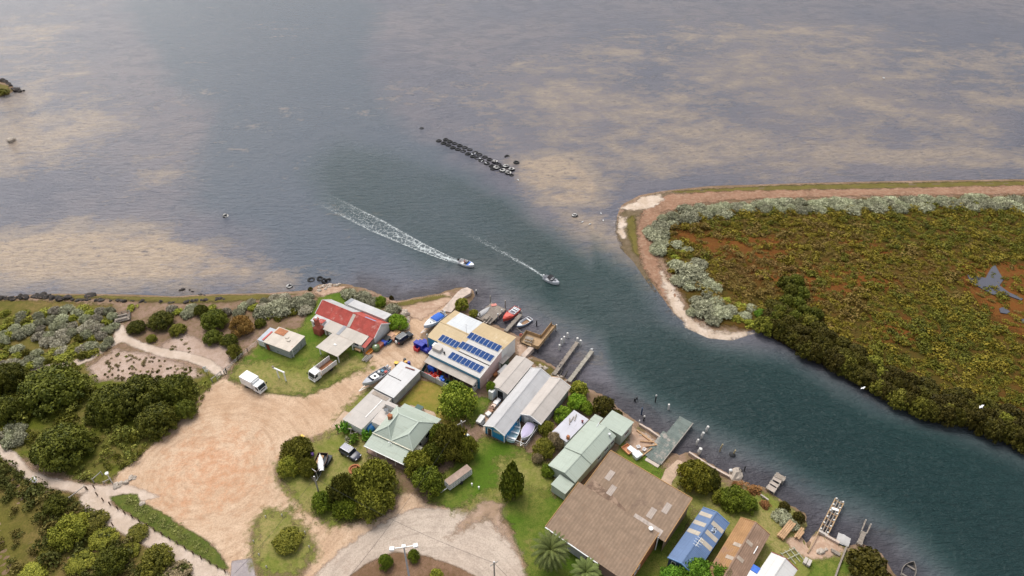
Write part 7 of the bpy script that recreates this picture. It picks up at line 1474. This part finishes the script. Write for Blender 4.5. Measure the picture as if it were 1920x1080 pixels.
for i, (x, y, c) in enumerate(((859,806,(60,220,110)),(871,813,(240,200,60)),(876,817,(210,215,220)))):
    p = G(x, y, GZ+1); e = thing('wheelie_bin', ('green lidded bin beside the wooden pole','yellow lidded bin right of the wooden pole','pale grey lidded bin beside the garden steps')[i], 'bin', (p.x,p.y,GZ), rnd.uniform(0,3)); MB().loft([[(-s_,-s_*1.1,zz),(s_,-s_*1.1,zz),(s_,s_*1.1,zz),(-s_,s_*1.1,zz),(-s_,-s_*1.1,zz)] for s_, zz in ((.24,.1),(.32,1.0))]).build('body', col((36,40,38)), e); MB().slab([(-.36,-.4,1.06),(.36,-.4,1.06),(.36,.4,1.1),(-.36,.4,1.1)],.08).build('lid', col(c), e)
p = G(698,797,GZ+.5); e = thing('blue_tarpaulin','crumpled bright blue tarpaulin over a heap between shed and house','tarpaulin',(p.x,p.y,GZ),hiphouse.rz+1.57)
MB().loft([[(x,w*math.cos(a)+.15*math.sin(5*x+a*3),.1+hh*math.sin(a)+.12*math.sin(7*a+3*x)) for a in np.linspace(math.pi,0,11)] for x, w, hh in ((-2.0,.3,.2),(-1.5,.9,.9),(-.5,1.1,1.1),(.5,1.0,.9),(1.3,1.0,1.2),(1.9,.5,.5))]).build('sheet', flat('tarp_blue',(.01,.16,.42),.4), e, True)
p = G(713,772,GZ+.6); e = thing('covered_machine','black covered machine in the gap beside the long tin shed','machine',(p.x,p.y,GZ),longshed.rz); MB().loft([[(x,w*math.cos(a),.2+hh*math.sin(a)) for a in np.linspace(math.pi,0,9)] for x, w, hh in ((-1.6,.4,.5),(-1,.7,1.1),(0,.75,1.2),(1.0,.7,.8),(1.5,.4,.4))]).build('cover', flat('black_cover',(.025,.028,.03),.6), e, True)
p = G(786,764,GZ+.7); e = thing('garden_table','dark green table on the paved garden corner','table',(p.x,p.y,GZ),hiphouse.rz); MB().box(-.75,.75,-.55,.55,.7,.76).build('tabletop',col((30,76,66)),e)
for x in (-.6,.6):
    for y in (-.45,.45): MB().box(x-.04,x+.04,y-.04,y+.04,0,.7).build('leg',col((30,76,66)),e)
p = G(665,881,GZ); tag(MB().lathe([(.95,0),(1.1,.1),(1.1,.28),(.95,.3),(.85,.28),(.85,.05)],(0,0,0),20).build('garden_ring', REDWALL, None, False, (p.x,p.y,GZ)), 'round brick garden ring on the corner lawn', 'garden bed')
p = G(665,808,GZ); e = thing('driftwood','white driftwood branches tumbled in the strappy garden','driftwood',(p.x,p.y,GZ),.5)
for a, b in (((-1,-.6,.2),(-.2,.9,.9)),((-.2,.9,.9),(.8,.6,.3)),((.8,.6,.3),(.4,-.9,.5)),((.4,-.9,.5),(-1,-.6,.2)),((.4,-.9,.5),(1.7,-1.6,.3)),((-2.2,1.2,1.0),(-.5,-.2,1.1))): MB().tube([a,b],.11,7).build('branch', paint('driftwood',(.50,.42,.36),.85,.15), e)
# painted goal-post frame on the lawn
pa, pb = G(523.3,708.8), G(536.4,714.5); d = pb-pa; e = thing('post_frame','white painted beam on two posts standing on the lawn','frame',(pa.x,pa.y,GZ),math.atan2(d.y,d.x)); L_ = d.length; h = zat(pa,693)-GZ
for x in (0,L_): MB().box(x-.1,x+.1,-.1,.1,0,h).build('post',TRIM,e)
MB().box(-.9,L_+.25,-.13,.13,h,h+.24).build('beam',TRIM,e); MB().lathe([(.05,0),(.22,.06),(.22,.3),(.05,.36)],(-.9,0,h+.25),10).build('lamp',paint('dull_brown',(.3,.24,.18),.7),e)
# bollards, rails, signs along the gravel path
for x, y in ((75,255),(100,320),(155,372),(220,410),(290,450),(355,490),(425,528),(492,570),(563,608),(628,645),(698,685),(770,728),(843,770),(912,815),(985,860),(1060,905),(1140,945),(1210,990),(1280,1028)):
    p = G(160+x/4.911, 860+y/4.911, GZ+.5); z = hz(p.x,p.y); tag(MB().lathe([(.10,-.2),(.10,.95),(.06,1.0)],(0,0,0),8).build('bollard', paint('dark_post',(.14,.09,.06),.8), None, False, (p.x,p.y,z)), 'dark timber bollard in the row between gravel path and grass verge', 'bollard', 'bollards along the gravel path')
for x, y in ((10,270),(55,490),(140,545),(245,600)):
    p = G(160+x/4.911, 860+y/4.911, GZ+.5); tag(MB().lathe([(.10,-.2),(.10,.95),(.06,1.0)],(0,0,0),8).build('bollard', paint('dark_post',(.14,.09,.06),.8), None, False, (p.x,p.y,hz(p.x,p.y))), 'dark timber bollard on the scrub side of the gravel path', 'bollard', 'bollards on the scrub side')
def rail(label, a, b, h=.9):
    p, q = G(*a), G(*b); d = q-p; e = thing('barrier_rail', label, 'barrier', (p.x,p.y,GZ), math.atan2(d.y,d.x)); L_ = d.length
    for x in (0,L_): MB().box(x-.08,x+.08,-.08,.08,-.1,h+.05).build('post',POLEWOOD,e)
    for zz in (h-.08,): MB().box(.09,L_-.09,-.06,.06,zz-.07,zz+.07).build('rail',POLEWOOD,e)
rail('timber barrier rail closing the left side of the gravel path mouth',(133,938),(161,917)); rail('short timber rail between tree and path mouth',(176,904),(192,890)); rail('low log barrier before the stones at the path mouth',(195,906),(208,899),.4); rail('timber gate rail at the end of the sandy path',(398,716),(415,702)); rail('short rail beside the sandy path gate',(421,701),(424,696))
def post_sign(name, label, px, pb, h, m, d, rz=0, tilt=0):
    p = G(px, pb); z = hz(p.x,p.y); e = thing(name, label, 'sign', (p.x,p.y,z), rz); MB().tube([(0,0,-.1),(0,0,h)],.05,8).build('post', STEEL, e); MB().obox((0,-.06,h-d[2]/2*.6),d,0,0).build('panel', m, e)
post_sign('path_sign','small white panel sign beside the end of the sandy path',386,697,1.5,TRIM,(.7,.05,.6),.5); post_sign('path_sign','second white panel sign nearer the path gate',389.5,702,1.4,TRIM,(.7,.05,.6),.5)
p = G(67,905); e = thing('information_board','slanted blue and white information board at the path bend','sign',(p.x,p.y,hz(p.x,p.y)),-.6)
for x in (-.5,.5): MB().box(x-.05,x+.05,-.05,.05,0,.8).build('post',STEEL,e)
MB().slab([(-.75,-.35,.8),(.75,-.35,.8),(.75,.35,1.15),(-.75,.35,1.15)],.05).build('board',TRIM,e); MB().slab([(-.75,-.42,.77),(.75,-.42,.77),(.75,-.36,.8),(-.75,-.36,.8)],.05).build('blue_edge',flat('sign_blue',(.02,.10,.35),.5),e)
p = G(211,906); e = thing('light_post','short post light with white cap at the path mouth','light',(p.x,p.y,GZ)); h = zat(p,889)-GZ; MB().tube([(0,0,-.1),(0,0,h)],.08).build('post',STEEL,e); MB().lathe([(.1,h),(.3,h+.05),(.32,h+.3),(.1,h+.4)],(0,0,0),12).build('cap',TRIM,e)
# lookout platform
o, rz, x0, x1, y0, y1 = rect([(217,604),(242,598),(246,587),(212,592)], GZ+.4); e = thing('lookout','grey timber lookout platform with rails and seats on the dune','platform',(o.x,o.y,GZ),rz)
MB().box(x0,x1,y0,y1,.1,.3).build('platform',TIMBER,e)
for y in (y0+.3,y0+1.6): MB().box(x0+.2,x1-.6,y,y+.5,.62,.72).build('bench_seat',TIMBER,e)
for (a, b) in (((x1,y0),(x1,y1)),((x1,y1),(x0,y1))):
    m = MB()
    for zz in (.7,1.1): m.bar((*a,zz),(*b,zz),.08,.12)
    m.build('rail',TIMBER,e)
for q in ((x0,y1),(x1,y1),(x1,y0),(x1,(y0+y1)/2),((x0+x1)/2,y1)): MB().box(q[0]-.07,q[0]+.07,q[1]-.07,q[1]+.07,-.2,1.2).build('post',TIMBER,e)
# small white stone markers round the traffic island
for i, (x, y) in enumerate(((498.5,970),(529,967),(476,1016),(486,1041),(500,1064),(572,999),(580,1026))):
    p = G(x, y); tag(MB().lathe([(.11,-.1),(.11,.45),(.07,.52)],(0,0,0),8).build('marker_post', paint('pale_marker',(.5,.46,.4),.8), None, False, (p.x,p.y,GZ)), 'short pale marker post round the grassed traffic island', 'post', 'marker posts round the traffic island')
for i, (x, y) in enumerate(((885,911),(898,917),(1008,868))):
    p = G(x, y); tag(MB().lathe([(.09,-.1),(.09,.55),(.16,.56),(.16,.7),(.05,.74)],(0,0,0),10).build('marker_post', TRIM, None, False, (p.x,p.y,GZ)), ('white marker post on the lawn nearest the cage trailer','white marker post on the lawn nearest the road','white marker post by the dry bush at the lawn edge')[i], 'post')
# ---- poles, mast and wires
def pole(name, label, px, pb, pt, r, arm=0, m=None, lamp=False):
    p = G(px, pb); h = zat(p, pt)-GZ; e = thing(name, label, 'pole', (p.x,p.y,GZ), .6); MB().tube([(0,0,-.3),(0,0,h)],[r,r*.75],10).build('shaft', m or POLEWOOD, e)
    if arm: MB().box(-arm,arm,-.07,.07,h-.5,h-.35).build('cross_arm', m or POLEWOOD, e)
    MB().lathe([(r*.85,h),(r*.6,h+.12)],(0,0,0),8).build('cap', STEEL, e)
    return Vector((p.x,p.y,GZ+h-.2))
w1 = pole('power_pole','grey wooden power pole among the olive gums',868,833,790,.16,.9); w2 = pole('power_pole','pale wooden street pole in the bushes of the corner lawn',600,931,894,.15,.0); w3 = pole('power_pole','wooden pole rising from the dark blue fish bins',804,660,627,.17,.35); w4 = pole('power_pole','wooden power pole at the bottom edge beside the mulch',927.5,1094,1054,.15,.7)
p = G(596,897,GZ); tag(MB().tube([(0,0,0),(0,0,2.0)],.05,8).tube([(0,0,2.0),(-.8,.5,2.1)],.04,6).build('bent_post', TRIM, None, False, (p.x,p.y,GZ)), 'thin bent white post beside the street pole', 'post')
p = G(757,1025,10.5); e = thing('lamp_mast','tall grey mast with twin floodlights over the mulch','lamp mast',(p.x,p.y,GZ),.15); h = 9.3
MB().tube([(0,0,-.2),(0,0,h)],[.16,.11],12).build('mast',flat('mast_grey',(.42,.45,.48),.45),e); MB().box(-1.9,1.9,-.07,.07,h,h+.14).build('cross_arm',TRIM,e); MB().box(-.3,.3,-.25,.25,h+.14,h+.45).build('control_box',TRIM,e)
for s_ in (-1,1): f_ = MB().obox((s_*1.75,-.15,h+.3),(.7,.6,.3),s_*.15).build('floodlight',TRIM,e); MB().obox((s_*1.75,-.22,h+.12),(.58,.46,.05),s_*.15).build('lens',flat('lamp_glass',(.6,.62,.64),.15),f_)
def wire(a, b, sag, label):
    pts = [a+(b-a)*t-Vector((0,0,sag*4*t*(1-t))) for t in np.linspace(0,1,17)]; o = pts[0]; tag(MB().tube([p-o for p in pts],.022,4).build('power_line',flat('wire_black',(.03,.03,.03),.7),None,False,o),label,'power line')
w5 = G(640,1100,7.5); wire(w1, w5, 1.2, 'overhead wire from the gum tree pole crossing the gravel road'); wire(w2, w4, 1.6, 'overhead wire from the street pole to the bottom edge pole'); wire(w2, G(440,1075,6.5), .8, 'overhead wire from the street pole over the traffic island'); wire(w4, G(985,1110,6.0), .3, 'overhead wire leaving the bottom edge pole to the right')
# ---- right bank odds and ends
p = G(1186,851,GZ); crate(1177.5,841,(1.5,1.9,.45),(226,160,110),'peach coloured tray leaning on the bank behind the workshop',solar.rz+1.2,m=None); crate(1185.5,843,(.9,1.7,.7),(230,230,228),'tall white box beside the peach tray',solar.rz+1.3,lid=True); crate(1195.5,851.5,(1.4,1.1,.8),(214,220,222),'white freezer box nearest the workshop on the bank',.6,lid=True); crate(1197,837,(.6,.5,.35),(230,228,226),'small white tub at the heap of orange timber',.3); crate(1208,842,(.6,.5,.35),(226,222,220),'small white tub beside the orange hose timber',1.0)
for i, (a, b) in enumerate((((1201,858),(1222,842)),((1200,828),(1226,830)),((1210,838),(1230,836)))):
    p, q = G(*a), G(*b); d = q-p; tag(MB().bar((0,0,.15),(d.x,d.y,.25),.22,.18).build('timber_beam', ORANGEWOOD, None, False, p), ('orange timber beam lying nearest the landing','orange timber beam along the bank top','orange timber beam in the middle of the bank heap')[i], 'timber')
def stack(label, a, b, n, rows, m):
    p, q = G(*a), G(*b); d = q-p; e = thing('timber_stack', label, 'timber', (p.x,p.y,GZ), math.atan2(d.y,d.x))
    for r_ in range(rows):
        for i in range(n): MB().box(rnd.uniform(-.2,.2),d.length+rnd.uniform(-.3,.3),i*.3-.13,i*.3+.13,.1+r_*.2,.28+r_*.2).build('plank', m, e)
    for x in (.6,d.length-.6): MB().box(x-.08,x+.08,-.2,n*.3,0,.1).build('bearer', m, e)
stack('stack of orange timber planks beside the pale silver bush',(1467,1013),(1489,986),4,3,ORANGEWOOD); stack('smaller pile of planks at the inlet edge',(1496,1012),(1508,996),3,1,ORANGEWOOD); stack('two long planks on the grass before the punt',(1557,1033),(1574,1043),2,1,TIMBER)
p = G(1514,1053,GZ+.4); e = thing('pallet_stack','pale stack of pallets on the grass','pallets',(p.x,p.y,GZ),.9)
for i in range(3): MB().box(-.6,.6,-.55,-.05,.05+i*.17,.16+i*.17).box(-.6,.6,.05,.55,.05+i*.17,.16+i*.17).build('pallet', paint('pallet_wood',(.5,.45,.40),.85,.1), e)
pa, pb = G(1463,1037), G(1483,1062); d = pb-pa; e = thing('trellis_frame','pale timber trellis frame lying on the grass behind the white roof','frame',(pa.x,pa.y,GZ),math.atan2(d.y,d.x)); L_ = d.length
for y in (0,.9,1.8,2.6): MB().box(0,L_,y-.05,y+.05,.1,.2).build('slat',paint('pale_green_timber',(.40,.40,.30),.8),e)
for x in (.3,L_*.55): MB().box(x-.05,x+.05,-.1,2.7,.2,.3).build('cross_slat',paint('pale_green_timber',(.40,.40,.30),.8),e)
p = G(1535,1043,GZ); rocks([(1528,1035),(1540,1040),(1545,1034)],9,.25,.5,RP,'reddish stone in the fire heap on the bank','stones in the fire heap',5,z0=GZ-.1)
p = G(1438,915,GZ); stack('short pale plank at the land end of the small broken jetty',(1425,928),(1438,937),1,1,paint('pale_planks',(.46,.39,.33),.85,.2))
# ---- wakes
FM = NT('foam'); _sd = FM.attr('sd').outputs['Fac']; _k = FM.attr('fade').outputs['Fac']; _n = FM.noise(1.0,6,.75,dist=1.5); _v = FM.n('ShaderNodeTexVoronoi'); _v.feature = 'DISTANCE_TO_EDGE'; _v.inputs['Scale'].default_value = .75
_mp = FM.n('ShaderNodeVectorMath', operation='ADD'); _n2 = FM.n('ShaderNodeTexNoise'); _n2.inputs['Scale'].default_value = .5; FM.l(FM.co.outputs['Object'], _n2.inputs['Vector']); FM.l(FM.co.outputs['Object'], _mp.inputs[0]); FM.l(_n2.outputs['Color'], _mp.inputs[1]); FM.l(_mp.outputs[0], _v.inputs['Vector'])
_web = FM.mr(_v.outputs['Distance'], 0, .16, 1, 0); _a = FM.math('MULTIPLY', FM.mr(_n,.34,.62), FM.math('ADD', FM.math('MULTIPLY', _web,.75), _sd)); FM.bsdf((.44,.48,.48), .5, 0, .3, None, FM.math('MULTIPLY', FM.math('MINIMUM', _a, 1.0), _k)); FM = FM.mat
def wake(label, line, w0, w1, edge, core, fall=1.0):
    P = [np.array(G(*p,0)[:2]) for p in line]; Ls = [0]
    for a, b in zip(P, P[1:]): Ls.append(Ls[-1]+np.linalg.norm(b-a))
    n = 160; V, sd, fd = [], [], []; m = 13
    for i in range(n):
        s = Ls[-1]*i/(n-1); k = max(j for j in range(len(P)) if Ls[j] <= s+1e-6); k = min(k, len(P)-2); t = (s-Ls[k])/(Ls[k+1]-Ls[k]); c_ = P[k]+(P[k+1]-P[k])*t; d = P[k+1]-P[k]; d /= np.linalg.norm(d); nn = np.array([-d[1],d[0]]); u = i/(n-1); w = w0+(w1-w0)*min(1,u*1.8) 
        for j in range(m):
            q = (j/(m-1)-.5)*2; V.append((*(c_+nn*q*w), .03)); sd.append(edge*math.exp(-((abs(q)-.82)/.12)**2)+core*math.exp(-(q/.35)**2)*max(0,1-u*2.0)); fd.append(max(0,1-u**fall)*(1 if abs(q) < .98 else 0))
    me = bpy.data.meshes.new('boat_wake'); F = [(i*m+j,i*m+j+1,(i+1)*m+j+1,(i+1)*m+j) for i in range(n-1) for j in range(m-1)]; me.from_pydata(V,[],F); me.materials.append(FM)
    for nm, a in (('sd',sd),('fade',fd)): me.attributes.new(nm,'FLOAT','POINT').data.foreach_set('value', a)
    o = bpy.data.objects.new('boat_wake', me); COL.objects.link(o); tag(o, label, 'wake', kind='stuff')
wake('broad white foam wake behind the blue and white motor boat',[(866,493),(840,485),(790,464),(720,430),(660,400),(600,370)],.8,3.2,.9,1.7,2.6); wake('thin white foam wake behind the grey motor boat',[(1022,520),(990,500),(950,477),(905,452),(850,428)],.35,.9,.1,1.8,1.5)
# ---- people
def person(label, loc, rz, shirt, trousers, sit=False, hat=None):
    e = thing('person', label, 'person', loc, rz); hp = .92 if not sit else .45
    J = {'pelvis':(0,0,hp,.15),'waist':(0,0,hp+.14,.135),'chest':(.01,0,hp+.38,.17),'neck':(0,0,hp+.53,.06),'chin':(.03,0,hp+.62,.075),'head':(.01,0,hp+.72,.105),'top':(0,0,hp+.8,.06)}
    E_ = [('pelvis','waist'),('waist','chest'),('chest','neck'),('neck','chin'),('chin','head'),('head','top')]
    J['nose'] = (.115,0,hp+.695,.016); E_.append(('head','nose'))
    for s_, n in ((1,'l'),(-1,'r')):
        J['sh'+n] = (0,s_*.19,hp+.47,.075); J['el'+n] = (.03+(.1 if sit else 0),s_*.27,hp+.2,.05); J['wr'+n] = (.16+(.16 if sit else 0),s_*.24,hp-.02+(.12 if sit else 0),.035); J['pa'+n] = (.2+(.18 if sit else 0),s_*.235,hp-.08+(.12 if sit else 0),.034)
        E_ += [('chest','sh'+n),('sh'+n,'el'+n),('el'+n,'wr'+n),('wr'+n,'pa'+n)]; x, y, z, _ = J['pa'+n]
        for k, (dy, ln) in enumerate(((.03,.07),(.011,.085),(-.009,.08),(-.028,.06))): J['f%d' % k+n] = (x+.02,y+dy*s_,z-ln*.55,.010); J['g%d' % k+n] = (x+.005,y+dy*s_,z-ln,.009); E_ += [('pa'+n,'f%d' % k+n),('f%d' % k+n,'g%d' % k+n)]
        J['t'+n] = (x+.045,y+.02*s_,z+.0,.011); E_.append(('pa'+n,'t'+n)); J['ear'+n] = (0,s_*.105,hp+.7,.018); E_.append(('head','ear'+n))
        if sit: J['hi'+n] = (.06,s_*.1,hp,.1); J['kn'+n] = (.45,s_*.13,hp+.02,.062); J['an'+n] = (.47,s_*.13,hp-.4,.045); J['to'+n] = (.62,s_*.14,hp-.44,.04)
        else: J['hi'+n] = (0,s_*.1,hp-.06,.1); J['kn'+n] = (.03,s_*.12,.48,.065); J['an'+n] = (0,s_*.12,.08,.045); J['to'+n] = (.15,s_*.14,.035,.035)
        E_ += [('pelvis','hi'+n),('hi'+n,'kn'+n),('kn'+n,'an'+n),('an'+n,'to'+n)]
    K = list(J); me = bpy.data.meshes.new('sk'); me.from_pydata([J[k][:3] for k in K], [(K.index(a),K.index(b)) for a, b in E_], []); o = bpy.data.objects.new('sk', me); COL.objects.link(o)
    md = o.modifiers.new('s','SKIN'); sv = me.skin_vertices[0].data
    for i, k in enumerate(K): sv[i].radius = (J[k][3],)*2; sv[i].use_root = (k == 'pelvis')
    o.modifiers.new('u','SUBSURF').levels = 1
    dg = bpy.context.evaluated_depsgraph_get(); bm_ = bpy.data.meshes.new_from_object(o.evaluated_get(dg)); bpy.data.objects.remove(o)
    for m in (flat('skin',(.42,.25,.18),.6), shirt, trousers, flat('boot',(.03,.025,.02),.7)): bm_.materials.append(m)
    for p in bm_.polygons:
        c = p.center; p.use_smooth = True; r_ = abs(c.y)
        p.material_index = 0 if c.z > hp+.5 or (r_ > .2 and c.z < hp+.14 and c.z > hp-.3 and not (sit and c.z < hp-.02)) else (1 if c.z > hp+.02 and not (sit and c.x > .16 and r_ < .2) else (3 if c.z < (.12 if not sit else hp-.36) else 2))
    b = bpy.data.objects.new('body', bm_); COL.objects.link(b); b.parent = e
    MB().lathe([(.112,hp+.71),(.118,hp+.76),(.09,hp+.83),(.02,hp+.86)],(-.012,0,0),14).build('hair' if not hat else 'hat', hat or flat('hair_brown',(.06,.035,.02),.8), e, True)
    for s_ in (-.035,.035): MB().lathe([(.004,-.012),(.014,0),(.004,.012)],(.103,s_,hp+.725),8,axis='X').build('eye', DARK, e)
    MB().bar((.1,-.025,hp+.64),(.1,.025,hp+.64),.012,.008).build('mouth', flat('lip',(.3,.1,.09),.6), e); return e
p = G(1433,1019); person('person in a bright green shirt and black trousers beside the rusty brown roofed house', p, 2.2, flat('hi_vis_green',(.15,.75,.12),.6), flat('black_cloth',(.015,.015,.017),.8))
def seat_in(boat_e, x, y, z, label, sh):
    M_ = Matrix.Rotation(boat_e.rotation_euler.z,3,'Z') @ Vector((x,y,z)); return person(label, boat_e.location+M_, boat_e.rotation_euler.z, sh, flat('dark_cloth',(.03,.035,.06),.8), sit=True)
seat_in(e1,-.9,.35,.18,'seated person in an orange-red top steering the blue and white motor boat',flat('orange_top',(.55,.12,.05),.7)); seat_in(e2,-.9,.0,.18,'seated person in dark clothes at the stern of the grey motor boat',flat('dark_top',(.03,.03,.035),.7))
# ---- gulls
def gull_mesh(fly):
    m = MB(); m.lathe([(.01,-.26),(.06,-.15),(.09,0),(.07,.13),(.04,.2),(.045,.25),(.01,.31)],(0,0,0),10,axis='X')
    return m.mesh('body', flat('gull_white',(.78,.78,.77),.6), True)
GB = gull_mesh(0); WG = flat('gull_grey',(.45,.46,.48),.6)
def gull(px, py, z, fly, label, sc=1.6, group=None):
    p = G(px, py, z); e = thing('gull', label, 'gull', p, rnd.uniform(0,6), group); b = bpy.data.objects.new('body', GB); COL.objects.link(b); b.parent = e; b.scale = (sc,)*3
    for s_ in (-1,1):
        if fly: MB().poly([(.12*sc,s_*.05,.05),(.16*sc,s_*.35*sc,.16),(-.02*sc,s_*.62*sc,.12),(-.08*sc,s_*.35*sc,.14),(-.12*sc,s_*.05,.05)]).build('wing', flat('gull_white',(.78,.78,.77),.6), e)
        else: MB().loft([[(x,s_*.085*sc,.04*sc),(x,s_*.1*sc,-.02*sc),(x,s_*.07*sc,-.05*sc)] for x in (.1*sc,-.1*sc,-.3*sc)]).build('wing', WG, e); MB().tube([(0,s_*.04,-.3),(0,s_*.04,-.05)],.014,5).build('leg', flat('gull_leg',(.4,.1,.05),.6), e)
for x, y, l in ((890.6,287.5,'gull standing on the middle of the tyre breakwater'),(885,289,'gull crouching beside the standing one on the breakwater'),(910.8,305,'gull standing near the shore end of the breakwater'),(899.5,297,'gull on the near row of the breakwater'),(903.5,302,'gull on the third tyre before the pile-up'),(971.3,337,'gull standing in the shallows past the breakwater end')): gull(x,y,.55,False,l)
gull(1618,728,3,True,'white gull flying over the channel by the mangroves',1.1); gull(1840,763,6,True,'white gull flying over the mangroves at right',1.3)
for x, y in ((1127,400),(1131,413),(1106,420),(1092,416)): gull(x,y,.2,False,'tiny white gull standing on the sand flat by the spit',1.5,'gulls on the sand flat')
gull(1657,146,.3,False,'white gull far out on the flats at upper right',2.2); gull(1109.5,654,1.9,False,'gull perched on the pile of the right twin jetty',1.4)
# hatch of nets left on the plank deck, planks
p = G(926,572,1.05); tag(MB().obox((0,0,.06),(1.3,.8,.12),.3).build('red_board', flat('coral_board',(.55,.2,.16),.7), None, False, (p.x,p.y,1.02)), 'coral red board lying on the square plank deck', 'board')
for i, (x, y) in enumerate(((910,602),(917,601))):
    p = G(x, y, 1.1); tag(MB().obox((0,0,.1),(2.6,.25,.15),.95).build('plank', paint('pale_planks',(.46,.39,.33),.85,.2), None, False, (p.x,p.y,1.02)), ('long pale plank lying at the shore side of the square deck','second pale plank at the shore side of the square deck')[i], 'plank')
p = G(977,630,1.3); e = thing('life_ring','orange life ring hanging at the corner of the timber deck','life ring',(p.x,p.y,1.6)); MB().loft([[((.33+.08*math.cos(b))*math.cos(a),.08*math.sin(b),(.33+.08*math.cos(b))*math.sin(a)) for a in np.linspace(0,2*math.pi,17)] for b in np.linspace(0,2*math.pi,9)]).build('ring',col((226,96,50)),e,True)
MB().box(-.05,.05,.1,.2,-.7,.4).build('post',POLEWOOD,e)
